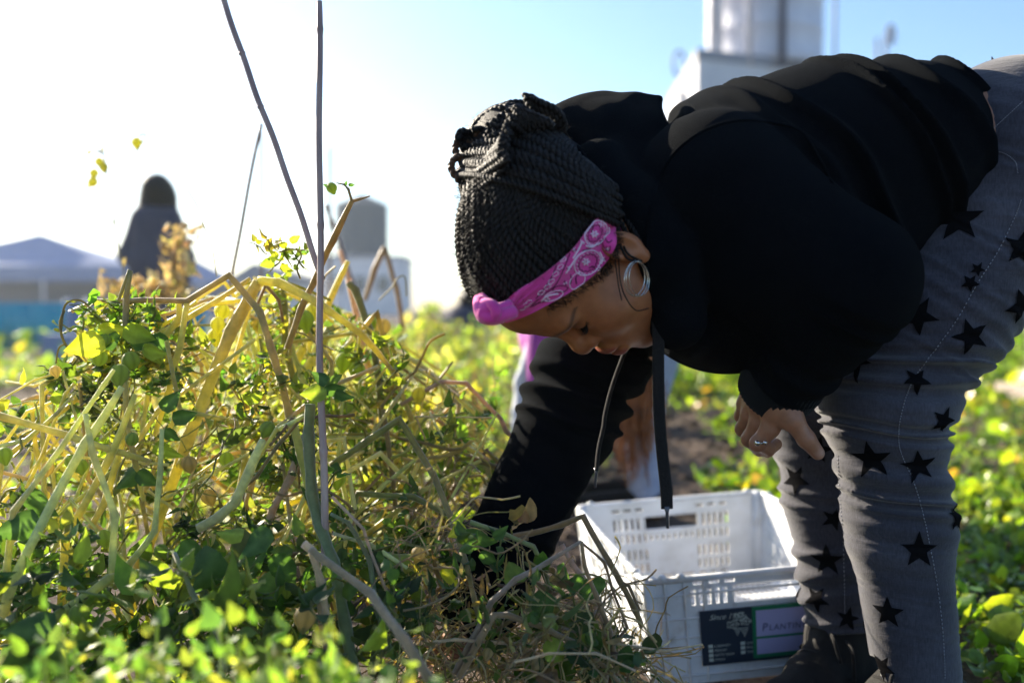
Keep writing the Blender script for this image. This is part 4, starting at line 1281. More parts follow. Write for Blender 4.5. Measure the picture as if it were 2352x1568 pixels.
def palette(n, cols, wts, rng, var=.18):
    c = np.array(cols)[rng.choice(len(cols), n, p=np.array(wts) / sum(wts))]
    return np.clip(c * rng.normal(1, var, (n, 1)) * rng.normal(1, .07, (n, 3)), .004, .9)
GREEN = [(.095, .165, .035), (.17, .25, .045), (.30, .35, .05), (.055, .11, .03)]
YELL = [(.42, .40, .06), (.48, .38, .10), (.34, .37, .06)]
DRY = [(.34, .23, .11), (.22, .14, .07), (.44, .34, .18)]

def leaves(P, size, cols, rng, kind='ovate', up=.4, curl=.35, face=None, wide=1.0):
    """many leaf blades as arrays: vertices, quads, vertex colours"""
    T, Fq = LT[kind]; n = len(P); k = len(T)
    yaw = rng.uniform(0, 6.283, n); pit = rng.normal(up, .55, n); rol = rng.normal(0, .55, n)
    cy, sy, cp, sp, cr, sr = np.cos(yaw), np.sin(yaw), np.cos(pit), np.sin(pit), np.cos(rol), np.sin(rol)
    fwd = np.stack([cy * cp, sy * cp, sp], 1); side = np.stack([-sy, cy, np.zeros(n)], 1); nor = np.cross(side, fwd)
    s2 = side * cr[:, None] + nor * sr[:, None]; n2 = -side * sr[:, None] + nor * cr[:, None]
    sz = np.asarray(size).reshape(-1, 1, 1) * np.ones((n, 1, 1))
    Tn = np.tile(T, (n, 1, 1)); cu = rng.normal(0, curl, (n, 1))
    Tn[:, :, 2] += cu * Tn[:, :, 1] ** 2 + rng.normal(0, curl * .8, (n, 1)) * Tn[:, :, 0] ** 2 * 2 + rng.normal(0, .05, (n, k)) * np.abs(T[:, 0]) * 2
    Tn[:, :, 0] *= rng.uniform(.8, 1.15, (n, 1)) * wide
    V = P[:, None, :] + sz * (Tn[:, :, :1] * s2[:, None] + Tn[:, :, 1:2] * fwd[:, None] + Tn[:, :, 2:] * n2[:, None])
    F = (Fq[None] + (np.arange(n) * k)[:, None, None]).reshape(-1, 4)
    C = np.repeat(cols[:, None, :], k, 1)
    edge_ = (np.abs(T[:, 0]) > .2) & (T[:, 1] > .1); C = C * (1 + rng.normal(.0, .06, (n, k, 1))); C[:, edge_] *= rng.uniform(.8, 1.25, (n, 1, 1))
    return V.reshape(-1, 3), F, np.clip(C.reshape(-1, 3), .002, .95)

class LV:
    """collects arrays of quads (leaves, thin stems) with colours into one mesh"""
    def __init__(s): s.V, s.F, s.C, s.n = [], [], [], 0
    def add(s, V, F, C): s.V.append(V); s.F.append(np.asarray(F) + s.n); s.C.append(C); s.n += len(V)
    def tube(s, pts, r, c, n=5):
        V, F = tube(pts, r, n, False); s.add(V, np.array(F), np.tile(np.array(c, float), (len(V), 1)) * RNG.normal(1, .06, (len(V), 1)))
    def build(s, name, mat, parent=None): return mesh_obj(name, np.concatenate(s.V), np.concatenate(s.F), mat, parent, col=np.concatenate(s.C))
# ------------------------------------------------------------------ tomatillo bed
rt = np.random.default_rng(21)
BED_LABELS = []
def cane(parent, pts, w0, w1=None, col=(.30, .27, .05), name='stalk', joints=True, seg=10):
    """one jointed stalk; pts = (px, py, d), widths in photo pixels"""
    w1 = w0 if w1 is None else w1
    P = np.array([at(*q) for q in pts]); out = []; rr = []
    n = len(P)
    for i in range(n - 1):
        L = np.linalg.norm(P[i + 1] - P[i]); k = max(3, int(L / .02))
        side = nrm(np.cross(P[i + 1] - P[i], (0, 1, .2))) * L * rt.normal(0, .007)
        for j in range(k):
            t = j / k; g = (i + t) / (n - 1)
            out.append(P[i] + (P[i + 1] - P[i]) * t + side * math.sin(t * 3.1416))
            w = (w0 + (w1 - w0) * g) / 2 * np.mean([q[2] for q in pts]) / FPX
            b = 1 + (.22 if j == 0 and i > 0 else .08 if j == 1 and i > 0 else 0) + .03 * math.sin(g * 40)
            rr.append(w * b)
    out.append(P[-1]); rr.append(w1 / 2 * pts[-1][2] / FPX * .8)
    V, F = tube(np.array(out), np.array(rr), 9, True, 0)
    ang = np.tile(np.arange(9), len(out)); ctr = np.repeat(np.array(out), 9, 0); V = ctr + (V - ctr) * (1 + .13 * (ang % 3 == 0) - .05)[:, None]
    V = V + rt.normal(0, .00018, V.shape)
    c = np.array(col) * np.ones((len(V), 1)); s = np.repeat(np.linspace(0, 1, len(out)), 9)
    blotch = np.clip(vnoise(V, 22, int(rt.integers(99))) * 1.2, 0, 1)[:, None] * .55
    c = c * (1 - blotch) + np.array([.40, .27, .13]) * blotch
    jn_ = np.zeros(len(V))
    for i in range(1, n - 1): jn_ = np.maximum(jn_, np.exp(-(np.linalg.norm(V - P[i], axis=1) / .007) ** 2))
    c = c * (1 - .45 * jn_[:, None]) + np.array([.16, .11, .04]) * .45 * jn_[:, None]
    return mesh_obj(name, V, F, M['stalk'], parent, col=c)

PALE = (.66, .70, .30); YEL = (.80, .74, .16); OLV = (.56, .56, .13); BRN = (.66, .50, .30); PNK = (.64, .46, .35); GRN = (.36, .50, .20); GRY = (.48, .42, .37)
# the plants of the bed: base on the soil, label, canes
def pl(x, y, label): return thing('tomatillo_plant', (x, y, 0), label, 'plant', 'tomatillo plants in the bed')
PLANTS = {
 'A': pl(-.62, 1.22, 'tomatillo plant at the left edge with thick pale green stalks leaning right'),
 'B': pl(-.42, 1.45, 'tomatillo plant with arching yellow stalks and a big yellow leaf, left of the upright stake'),
 'C': pl(-.20, 1.42, 'tomatillo plant whose cut pale green stalk stands against the upright bamboo stake'),
 'D': pl(-.12, 1.95, 'tomatillo plant behind the upright stake, its bare jointed stalks bent over at the top'),
 'E': pl(.02, 1.55, 'sprawling tomatillo plant between the stake and her black sleeve'),
 'F': pl(.14, 1.30, 'dying tomatillo plant with dry brown stems fallen across the front of the crate'),
}
CANES = [
 ('A', [(-10, 1470, 1.18), (25, 1345, 1.18), (195, 1019, 1.22), (280, 889, 1.25)], 24, 17, PALE),
 ('A', [(-20, 1440, 1.22), (10, 1349, 1.2), (30, 1174, 1.2), (150, 1014, 1.22), (262, 849, 1.24)], 17, 10, PALE),
 ('A', [(-60, 945, 1.30), (0, 956, 1.30), (150, 999, 1.30), (250, 1032, 1.30), (345, 1060, 1.34)], 17, 13, YEL),
 ('A', [(140, 1400, 1.3), (150, 1234, 1.3), (250, 1054, 1.3), (310, 905, 1.32)], 20, 14, YEL),
 ('A', [(150, 1450, 1.36), (185, 1250, 1.36), (240, 1154, 1.36), (285, 1000, 1.38), (290, 870, 1.38)], 17, 12, YEL),
 ('A', [(196, 950, 1.22), (212, 1040, 1.22), (264, 1184, 1.22), (254, 1345, 1.22)], 12, 17, PALE),
 ('A', [(60, 1290, 1.4), (110, 1200, 1.4), (240, 1100, 1.4), (330, 1010, 1.42)], 13, 9, OLV),
 ('A', [(-20, 1030, 1.35), (60, 1010, 1.35), (130, 950, 1.35), (175, 900, 1.36)], 10, 6, PALE),
 ('A', [(60, 1120, 1.36), (100, 1040, 1.36), (150, 905, 1.36), (170, 880, 1.36)], 9, 6, YEL),
 ('A', [(0, 1560, 1.12), (110, 1430, 1.14), (250, 1330, 1.2), (345, 1310, 1.24)], 26, 17, OLV),
 ('B', [(270, 1560, 1.5), (320, 1300, 1.5), (430, 1010, 1.46), (530, 760, 1.45), (592, 645, 1.45)], 24, 27, YEL),
 ('B', [(592, 645, 1.45), (640, 650, 1.45), (735, 700, 1.44), (830, 768, 1.46), (900, 850, 1.5)], 21, 12, YEL),
 ('B', [(165, 715, 1.42), (220, 692, 1.42), (330, 690, 1.42), (430, 692, 1.42), (526, 632, 1.42), (596, 715, 1.42), (622, 800, 1.42), (665, 960, 1.44), (700, 1090, 1.45)], 9, 18, (.52, .42, .16)),
 ('B', [(430, 692, 1.42), (412, 800, 1.42), (392, 880, 1.43), (355, 1000, 1.45)], 14, 12, YEL),
 ('B', [(410, 690, 1.44), (412, 730, 1.44), (365, 790, 1.44), (300, 860, 1.44)], 13, 15, YEL),
 ('B', [(360, 770, 1.44), (450, 720, 1.45), (575, 640, 1.46)], 12, 12, YEL),
 ('B', [(360, 750, 1.47), (470, 702, 1.47), (560, 690, 1.48)], 10, 10, YEL),
 ('B', [(300, 622, 1.38), (290, 680, 1.38), (287, 770, 1.38)], 10, 13, (.34, .32, .12)),
 ('B', [(298, 620, 1.38), (272, 690, 1.38)], 9, 8, (.34, .32, .12)),
 ('B', [(340, 1230, 1.44), (325, 1150, 1.44), (345, 1100, 1.44), (400, 960, 1.44), (380, 800, 1.45), (425, 880, 1.45)], 10, 8, YEL),
 ('B', [(285, 850, 1.34), (292, 960, 1.34), (308, 1050, 1.34), (330, 1150, 1.35)], 12, 12, YEL),
 ('B', [(372, 985, 1.28), (368, 1080, 1.28), (355, 1219, 1.28), (300, 1290, 1.28), (262, 1350, 1.28)], 10, 16, PALE),
 ('B', [(455, 1214, 1.3), (500, 1190, 1.3), (540, 1154, 1.3), (570, 1090, 1.3), (604, 1010, 1.32)], 22, 20, PALE),
 ('B', [(600, 1020, 1.34), (560, 1110, 1.34), (640, 980, 1.34), (710, 950, 1.36)], 8, 9, YEL),
 ('B', [(400, 1300, 1.15), (400, 1270, 1.15), (440, 1360, 1.13), (500, 1455, 1.1), (520, 1540, 1.08)], 10, 12, GRN),
 ('B', [(600, 1420, 1.4), (640, 1440, 1.38), (570, 1300, 1.4), (690, 1270, 1.38), (708, 1262, 1.35)], 6, 15, (.22, .15, .05)),
 ('C', [(712, 928, 1.29), (708, 1000, 1.29), (716, 1134, 1.28), (732, 1200, 1.27), (765, 1290, 1.24), (792, 1434, 1.20), (830, 1600, 1.16)], 25, 24, (.20, .25, .10)),
 ('C', [(640, 985, 1.30), (700, 955, 1.30), (716, 950, 1.31)], 9, 10, PALE),
 ('C', [(560, 1120, 1.32), (590, 1095, 1.32), (640, 1020, 1.32), (698, 955, 1.32)], 7, 8, (.30, .22, .08)),
 ('C', [(668, 960, 1.36), (690, 1040, 1.36), (715, 1150, 1.36), (740, 1260, 1.36)], 20, 16, OLV),
 ('C', [(700, 1000, 1.40), (670, 1090, 1.40), (625, 1170, 1.4), (600, 1250, 1.4)], 18, 15, PNK),
 ('C', [(714, 1262, 1.16), (735, 1278, 1.15), (852, 1362, 1.08), (930, 1468, 1.0), (1005, 1590, .95)], 17, 21, (.33, .23, .11)),
 ('C', [(712, 1260, 1.17), (740, 1340, 1.16), (752, 1420, 1.15), (764, 1500, 1.15)], 14, 16, BRN),
 ('C', [(724, 1268, 1.17), (735, 1380, 1.17), (740, 1470, 1.17)], 12, 12, BRN),
 ('C', [(700, 1250, 1.17), (722, 1266, 1.16)], 20, 20, BRN),
 ('C', [(765, 1224, 1.26), (850, 1250, 1.25), (935, 1304, 1.24)], 8, 10, PALE),
 ('C', [(762, 1140, 1.22), (835, 1215, 1.22), (860, 1290, 1.22), (905, 1400, 1.22), (925, 1450, 1.22)], 7, 5, PNK),
 ('D', [(665, 905, 1.7), (700, 860, 1.7), (735, 800, 1.7), (760, 745, 1.7)], 26, 20, YEL),
 ('D', [(640, 900, 1.72), (680, 830, 1.72), (740, 730, 1.72), (800, 600, 1.7)], 22, 14, YEL),
 ('D', [(660, 800, 1.45), (690, 710, 1.45), (725, 640, 1.45), (765, 550, 1.44), (808, 462, 1.44)], 14, 14, (.36, .31, .07)),
 ('D', [(808, 462, 1.44), (830, 456, 1.44), (850, 450, 1.44)], 8, 3, (.36, .27, .12)),
 ('D', [(808, 462, 1.44), (800, 435, 1.44), (790, 424, 1.44), (772, 420, 1.44)], 7, 3, (.3, .24, .08)),
 ('D', [(680, 900, 1.6), (655, 790, 1.6), (652, 700, 1.6), (648, 660, 1.6)], 16, 15, (.30, .30, .08)),
 ('D', [(650, 740, 1.52), (640, 690, 1.52), (610, 655, 1.52), (590, 700, 1.52)], 7, 8, (.30, .2, .09)),
 ('D', [(665, 830, 1.56), (668, 730, 1.56), (690, 740, 1.56), (760, 830, 1.56), (765, 960, 1.56)], 8, 9, YEL),
 ('D', [(800, 650, 1.65), (815, 665, 1.65), (850, 760, 1.65), (870, 870, 1.65), (878, 980, 1.66), (885, 1080, 1.66)], 17, 12, (.27, .27, .10)),
 ('D', [(830, 760, 1.6), (865, 715, 1.6), (905, 860, 1.62), (945, 960, 1.62), (965, 1030, 1.62)], 12, 11, YEL),
 ('D', [(860, 790, 1.7), (930, 850, 1.7), (985, 890, 1.7), (1010, 870, 1.7), (1040, 830, 1.7)], 7, 5, (.36, .28, .12)),
 ('D', [(800, 640, 1.9), (830, 770, 1.9), (850, 880, 1.9), (860, 1000, 1.9)], 15, 13, PNK),
 ('D', [(780, 575, 2.4), (800, 640, 2.4), (815, 700, 2.4)], 9, 8, PNK),
 ('D', [(885, 568, 2.6), (860, 620, 2.6), (838, 690, 2.6)], 14, 12, (.34, .24, .13)),
 ('D', [(885, 570, 2.6), (910, 660, 2.6), (925, 760, 2.6)], 11, 12, (.34, .24, .13)),
 ('E', [(760, 1069, 1.42), (840, 1015, 1.42), (918, 963, 1.42), (958, 1030, 1.42), (997, 1094, 1.40), (1040, 1199, 1.36), (1068, 1290, 1.3), (1100, 1419, 1.25)], 16, 12, (.28, .28, .06)),
 ('E', [(780, 1240, 1.45), (795, 1200, 1.45), (822, 1132, 1.45), (950, 1140, 1.45), (1035, 1184, 1.44)], 14, 12, (.28, .29, .07)),
 ('E', [(1080, 1199, 1.30), (1150, 1222, 1.30), (1225, 1255, 1.30), (1252, 1310, 1.30)], 12, 9, (.26, .30, .10)),
 ('E', [(1250, 1310, 1.3), (1262, 1350, 1.3), (1284, 1400, 1.3), (1282, 1440, 1.3)], 8, 6, (.17, .24, .07)),
 ('E', [(920, 930, 1.6), (1015, 877, 1.6), (1070, 880, 1.6), (1150, 962, 1.6), (1162, 990, 1.6), (1185, 1012, 1.6)], 9, 10, PNK),
 ('E', [(880, 1150, 1.6), (960, 1080, 1.6), (1060, 1020, 1.6), (1110, 1050, 1.62)], 14, 10, YEL),
 ('E', [(800, 1290, 1.6), (900, 1200, 1.6), (1000, 1120, 1.6), (1070, 1010, 1.62)], 17, 12, (.27, .25, .08)),
 ('E', [(960, 900, 1.75), (1000, 960, 1.75), (1080, 1030, 1.75), (1180, 1100, 1.75)], 9, 9, PNK),
 ('E', [(1020, 1060, 1.66), (1080, 1050, 1.66), (1190, 1095, 1.66)], 13, 12, (.29, .25, .10)),
 ('E', [(1010, 1170, 1.66), (1050, 1110, 1.66), (1118, 1035, 1.66), (1190, 1110, 1.66)], 12, 9, (.33, .23, .14)),
 ('E', [(880, 940, 1.55), (900, 1080, 1.55), (910, 1200, 1.55), (920, 1300, 1.5)], 11, 12, (.27, .22, .07)),
 ('E', [(640, 1170, 1.7), (720, 1130, 1.7), (830, 1060, 1.7), (890, 1045, 1.7)], 16, 12, YEL),
 ('E', [(820, 1330, 1.5), (845, 1240, 1.5), (880, 1170, 1.5)], 10, 8, GRN),
 ('E', [(760, 1180, 1.25), (800, 1200, 1.24), (850, 1290, 1.22), (865, 1400, 1.2), (900, 1500, 1.18)], 8, 12, (.16, .22, .08)),
 ('F', [(1045, 1545, 1.2), (1085, 1470, 1.2), (1130, 1380, 1.2), (1185, 1330, 1.2), (1260, 1290, 1.22), (1335, 1243, 1.24)], 14, 9, (.36, .27, .20)),
 ('F', [(1055, 1555, 1.19), (1095, 1480, 1.19), (1135, 1412, 1.19), (1165, 1412, 1.2), (1250, 1440, 1.2), (1330, 1480, 1.22), (1400, 1540, 1.22), (1440, 1590, 1.22)], 16, 10, (.38, .27, .15)),
 ('F', [(1335, 1243, 1.24), (1342, 1300, 1.24), (1370, 1370, 1.24), (1400, 1450, 1.24), (1420, 1570, 1.24)], 8, 13, (.36, .24, .12)),
 ('F', [(1130, 1240, 1.42), (1220, 1225, 1.42), (1290, 1205, 1.42), (1340, 1185, 1.40), (1400, 1290, 1.36), (1425, 1335, 1.34), (1460, 1400, 1.32), (1475, 1440, 1.31)], 13, 12, (.30, .20, .07)),
 ('F', [(1338, 1248, 1.25), (1388, 1290, 1.26), (1405, 1350, 1.26), (1440, 1440, 1.26), (1390, 1510, 1.25)], 6, 7, (.30, .18, .09)),
 ('F', [(1425, 1335, 1.34), (1445, 1345, 1.33), (1470, 1400, 1.32)], 7, 6, (.26, .16, .07)),
 ('F', [(1290, 1250, 1.42), (1340, 1330, 1.40), (1400, 1450, 1.38), (1440, 1560, 1.36)], 12, 14, PNK),
 ('F', [(1290, 1440, 1.24), (1320, 1450, 1.24), (1345, 1440, 1.24), (1370, 1400, 1.26)], 6, 5, GRY),
 ('F', [(940, 1530, 1.3), (1060, 1440, 1.3), (1180, 1400, 1.3)], 6, 5, GRY),
 ('F', [(1180, 1520, 1.1), (1260, 1500, 1.12), (1370, 1500, 1.14), (1460, 1540, 1.16)], 6, 5, BRN),
]
for key, pts, w0, w1, col in CANES: cane(PLANTS[key], pts, w0, w1, col)

# husk fruits: six ribbed lantern, shared mesh
def husk_mesh(name, c, tip=1.0):
    V, F = ball(9); a = np.arctan2(V[:, 1], V[:, 0]); r = np.hypot(V[:, 0], V[:, 1])
    k = 1 + .10 * np.abs(np.cos(3 * a)) * r; V = V.copy(); V[:, 0] *= k; V[:, 1] *= k
    low = V[:, 2] < 0; V[low, 2] = V[low, 2] * (1 + .35 * tip * np.abs(V[low, 2]) ** 2); s = 1 - .35 * np.clip(-V[:, 2], 0, 1) ** 2 * tip; V[:, 0] *= s; V[:, 1] *= s
    V = np.concatenate([V, np.array([(0, 0, 1.0), (.05, 0, 1.0), (.06, .04, 1.5), (0, .05, 1.5)])]); n = len(V)
    F = F + [(n - 4, n - 3, n - 2, n - 1)]
    me = bpy.data.meshes.new(name); me.from_pydata(V.tolist(), [], [tuple(map(int, f)) for f in F]); me.materials.append(M['husk'])
    me.polygons.foreach_set('use_smooth', np.ones(len(me.polygons), dtype=bool))
    at_ = me.color_attributes.new('col', 'FLOAT_COLOR', 'POINT'); cc = np.ones((len(V), 4), dtype=np.float32)
    a2 = np.arctan2(V[:, 1], V[:, 0]); sh = 1 - .28 * (np.abs(np.cos(3 * a2)) > .93); cc[:, :3] = np.array(c) * sh[:, None]; at_.data.foreach_set('color', cc.ravel())
    return me
HG = husk_mesh('husk_fruit', (.36, .44, .12)); HY = husk_mesh('husk_fruit', (.58, .56, .16)); HB = husk_mesh('husk_fruit', (.56, .46, .30)); HR_ = husk_mesh('husk_fruit', (.34, .42, .11), 0.0)
def husk(parent, px, py, d, w, me, tilt=0.3):
    o = bpy.data.objects.new('husk_fruit', me); COL.objects.link(o); o.parent = parent
    o.location = (Vector(at(px, py, d)) - world_org(parent)); s = w / 2 * d / FPX
    o.scale = (s, s, s * 1.12); o.rotation_euler = (rt.normal(0, tilt), rt.normal(0, tilt), rt.uniform(0, 6)); return o
HUSKS = [('B', 510, 715, 1.5, 34, HY), ('B', 500, 745, 1.48, 32, HY), ('B', 495, 772, 1.5, 34, HY), ('B', 300, 828, 1.36, 38, HR_), ('B', 228, 822, 1.36, 34, (HR_)), ('B', 345, 805, 1.38, 34, HR_), ('B', 360, 815, 1.4, 34, HG), ('B', 274, 860, 1.34, 44, HG), ('B', 127, 852, 1.34, 24, HB), ('B', 220, 732, 1.38, 20, HG), ('B', 243, 780, 1.36, 24, HG),
 ('D', 700, 735, 1.52, 42, HG), ('D', 722, 715, 1.54, 40, HY), ('D', 640, 705, 1.6, 24, HG), ('D', 790, 830, 1.62, 40, HG), ('D', 850, 740, 1.7, 34, HG), ('D', 880, 750, 1.7, 34, HB), ('D', 870, 780, 1.7, 40, HG), ('D', 762, 432, 1.44, 24, HG),
 ('B', 303, 1008, 1.3, 28, HR_), ('B', 434, 1065, 1.44, 34, HB), ('B', 520, 1055, 1.45, 32, HG), ('B', 480, 1140, 1.45, 34, HB), ('A', 185, 1070, 1.34, 32, HG), ('A', 165, 1060, 1.36, 30, HG), ('A', 110, 1075, 1.36, 28, HB), ('A', 10, 1045, 1.26, 34, HG), ('A', 182, 1410, 1.14, 44, HG), ('A', 240, 1235, 1.3, 36, HG),
 ('C', 700, 1418, 1.14, 50, HB), ('C', 660, 1345, 1.25, 40, HG), ('C', 370, 1265, 1.3, 30, HG), ('C', 615, 985, 1.36, 34, HG), ('C', 560, 1330, 1.2, 34, HG),
 ('E', 962, 905, 1.6, 32, HY), ('E', 820, 850, 1.66, 36, HG), ('E', 775, 1100, 1.45, 36, HG), ('E', 960, 1272, 1.3, 32, HB), ('E', 795, 940, 1.6, 34, HG), ('E', 890, 1100, 1.6, 30, HY), ('E', 985, 1440, 1.2, 24, HG),
 ('F', 1235, 1525, 1.2, 30, HB), ('F', 1350, 1460, 1.22, 34, HG), ('F', 1270, 1440, 1.22, 24, HG), ('F', 1120, 1500, 1.2, 24, HB)]
for k, px, py, d, w, me in HUSKS: husk(PLANTS[k], px, py, d, w, me)

# ---- foliage of the bed: (plant, region polygon sampler)
def px_leaves(lv, n, box, d0, d1, size, cols, wts, kind='ovate', keep=None, up=.2, curl=.4):
    x0, y0, x1, y1 = box; P = []; 
    while len(P) < n:
        px, py = rt.uniform(x0, x1), rt.uniform(y0, y1)
        if keep is not None and not keep(px, py): continue
        P.append(at(px, py, rt.uniform(d0, d1)))
    P = np.array(P); P = P[P[:, 2] > .004]
    # leaves gather in sprays
    c = palette(len(P), cols, wts, rt); s = size * rt.uniform(.45, 1.25, len(P)) * rt.choice([.6, 1, 1.25], len(P), p=[.4, .45, .15])
    lv.add(*leaves(P, s, c, rt, kind, up, curl))
def sprays(lv, n, box, d0, d1, size, cols, wts, kind='ovate', keep=None, per=9, spread=.035, twig=(.24, .24, .07), ht=None):
    """twigs with small leaves gathered along them"""
    x0, y0, x1, y1 = box; k = 0; tries = 0
    while k < n and tries < n * 30:
        tries += 1
        px, py = rt.uniform(x0, x1), rt.uniform(y0, y1)
        if keep is not None and not keep(px, py): continue
        b = at(px, py, rt.uniform(d0, d1))
        if b[2] < .01: continue
        k += 1
        dr = nrm(rt.normal(0, 1, 3) + np.array([0, 0, .3])); L = spread * rt.uniform(1, 2.6)
        Q = [b]
        for j in range(4): dr = nrm(dr + rt.normal(0, .45, 3)); Q.append(Q[-1] + dr * L / 4)
        Q = np.array(Q); Q[:, 2] = np.maximum(Q[:, 2], .004)
        lv.tube(Q, np.linspace(.0016, .0007, 5), np.array(twig) * rt.uniform(.7, 1.2), 4)
        m = rt.integers(max(2, per - 4), per + 4); t = rt.uniform(0, 1, m); seg = np.minimum((t * 4).astype(int), 3)
        P = Q[seg] + (Q[seg + 1] - Q[seg]) * (t * 4 - seg)[:, None] + rt.normal(0, .004, (m, 3))
        hue = palette(1, cols, wts, rt)[0]; c = np.clip(hue * rt.normal(1, .2, (m, 1)) * rt.normal(1, .07, (m, 3)), .004, .9)
        s = size * rt.uniform(.5, 1.2, m)
        lv.add(*leaves(P, s, c, rt, kind, .15, .45))
top = lambda px, py: py > np.interp(px, [0, 120, 200, 330, 420, 520, 600, 740, 900, 1000, 1100, 1180, 1300, 1400, 1500], [880, 860, 700, 690, 700, 650, 640, 680, 780, 860, 900, 1000, 1240, 1340, 1480]) + 20
body_clear = lambda px, py: not (px < 1320 and 900 < py < 1450 and px > np.interp(py, [900, 1200, 1450], [1180, 1050, 960]) and not (py > 1390 and px > 1190))
G4 = GREEN + YELL
FOL = {k: LV() for k in PLANTS}
# upper light zone
sprays(FOL['B'], 60, (150, 690, 420, 880), 1.38, 1.5, .017, G4, [2, 4, 3, 0, 1, 1, 1], keep=top, per=12, spread=.028)
sprays(FOL['B'], 42, (180, 860, 660, 1150), 1.48, 1.75, .020, G4, [3, 4, 3, 1, 1, .5, 1], per=11)
sprays(FOL['B'], 22, (560, 840, 720, 1250), 1.38, 1.45, .018, G4, [3, 4, 3, 1, 1, .5, 1], per=11)
sprays(FOL['D'], 62, (560, 660, 920, 1000), 1.5, 1.9, .018, G4, [3, 5, 3, 0, 2, 1, 2], keep=top, per=11)
sprays(FOL['D'], 70, (640, 760, 1100, 1150), 1.7, 2.3, .024, G4, [2, 5, 3, 0, 2, 2, 2], keep=top)
sprays(FOL['E'], 58, (760, 880, 1180, 1350), 1.46, 1.85, .019, G4, [4, 4, 2, 1, 1, .5, 1], keep=lambda x, y: top(x, y) and body_clear(x, y), per=10)
sprays(FOL['A'], 38, (-60, 900, 330, 1300), 1.34, 1.6, .021, G4, [3, 4, 2, 2, .5, .3, .5], keep=top, per=10)
sprays(FOL['A'], 50, (-60, 1250, 330, 1560), 1.12, 1.35, .024, G4, [4, 4, 1, 3, .5, .3, .5], keep=top)
sprays(FOL['C'], 48, (380, 1130, 960, 1400), 1.33, 1.55, .022, G4, [5, 4, 1, 3, .3, .3, .5], per=10)
sprays(FOL['C'], 60, (380, 1330, 960, 1560), 1.12, 1.35, .024, G4, [5, 4, 1, 3, .3, .3, .5])
sprays(FOL['E'], 26, (850, 1200, 1150, 1560), 1.2, 1.4, .020, G4, [5, 3, 1, 4, .3, .3, .5])
# denser lower mass and larger leaves
px_leaves(FOL['A'], 240, (-80, 1260, 520, 1600), 1.2, 1.6, .036, G4, [4, 5, 2.5, 2, .3, .2, .3], 'heart')
px_leaves(FOL['C'], 230, (380, 1250, 900, 1600), 1.25, 1.6, .034, G4, [4, 5, 2.5, 2, .3, .2, .3], 'heart')
px_leaves(FOL['A'], 30, (-80, 1280, 520, 1600), 1.08, 1.2, .045, G4, [4, 4, 1, 3, .3, .2, .3], 'heart')
px_leaves(FOL['C'], 24, (380, 1330, 900, 1600), 1.1, 1.2, .045, G4, [4, 4, 1, 3, .3, .2, .3], 'heart')
px_leaves(FOL['B'], 130, (150, 900, 620, 1250), 1.55, 1.95, .034, G4, [3, 5, 3, 1, 1, 1, 1], 'ovate')
px_leaves(FOL['D'], 130, (560, 720, 1000, 1150), 1.75, 2.3, .034, G4, [3, 5, 3, 1, 1, 1, 1], 'ovate', keep=top)
px_leaves(FOL['E'], 90, (760, 1000, 1120, 1500), 1.5, 1.9, .032, G4, [4, 4, 2, 2, 1, .5, 1], 'ovate', keep=lambda x, y: top(x, y) and body_clear(x, y))
sprays(FOL['D'], 9, (600, 560, 700, 625), 1.43, 1.46, .014, YELL + GREEN, [3, 1, 3, 0, 2, 1, 0], per=5, spread=.02)
# secondary stems: thin jointed canes leaning every way through the bed
STM = {k: LV() for k in PLANTS}
def thin_canes(key, n, box, d0, d1, w, cols, rise=.22, lean=.6):
    k = 0
    while k < n:
        x0, y0, x1, y1 = box; px, py = rt.uniform(x0, x1), rt.uniform(y0, y1)
        if not top(px, py) or not body_clear(px, py): continue
        k += 1; P = [at(px, py, rt.uniform(d0, d1))]; a = rt.uniform(0, 6.28); up = rt.uniform(.3, 1)
        dr = nrm([math.cos(a) * lean, math.sin(a) * lean * .6, up])
        for j in range(rt.integers(2, 5)):
            L = rise * rt.uniform(.25, .8); q = P[-1] + dr * L; q[2] = max(q[2], .01)
            for _ in range(8):
                u_ = proj(q)
                if top(u_[0], u_[1] + 25): break
                q = q - np.array([0, 0, .03])
            if not body_clear(*proj(q)): break
            P.append(q); dr = nrm(dr + rt.normal(0, .55, 3) - np.array([0, 0, .28]))
        if len(P) < 2: continue
        P = np.array(P); S = []
        for j in range(len(P) - 1):
            for t in np.linspace(0, 1, 5, endpoint=False): S.append(P[j] + (P[j + 1] - P[j]) * t)
        S.append(P[-1]); S = np.array(S); r = w * rt.uniform(.6, 1.5) * np.linspace(1, .55, len(S)); r[::5] *= 1.25
        STM[key].tube(S, r, np.array(cols[rt.integers(len(cols))]) * rt.uniform(.75, 1.1), 7)
PC = [(.76, .72, .26), (.80, .72, .20), (.66, .68, .22), (.66, .52, .24)]
thin_canes('A', 24, (-60, 950, 330, 1500), 1.3, 1.55, .0032, PC)
thin_canes('B', 34, (160, 760, 660, 1250), 1.48, 1.8, .0032, PC)
thin_canes('C', 20, (400, 1050, 860, 1500), 1.36, 1.55, .0032, PC)
thin_canes('D', 36, (580, 700, 1000, 1100), 1.6, 2.2, .0036, PC)
thin_canes('E', 38, (780, 920, 1120, 1400), 1.45, 1.85, .0032, PC, .18)
thin_canes('F', 14, (1100, 1340, 1380, 1600), 1.2, 1.45, .0026, [(.60, .46, .28), (.52, .38, .22), (.5, .44, .3)], .14, 1.2)
for k_, lv_ in STM.items(): lv_.build('stems', M['stalk'], PLANTS[k_])
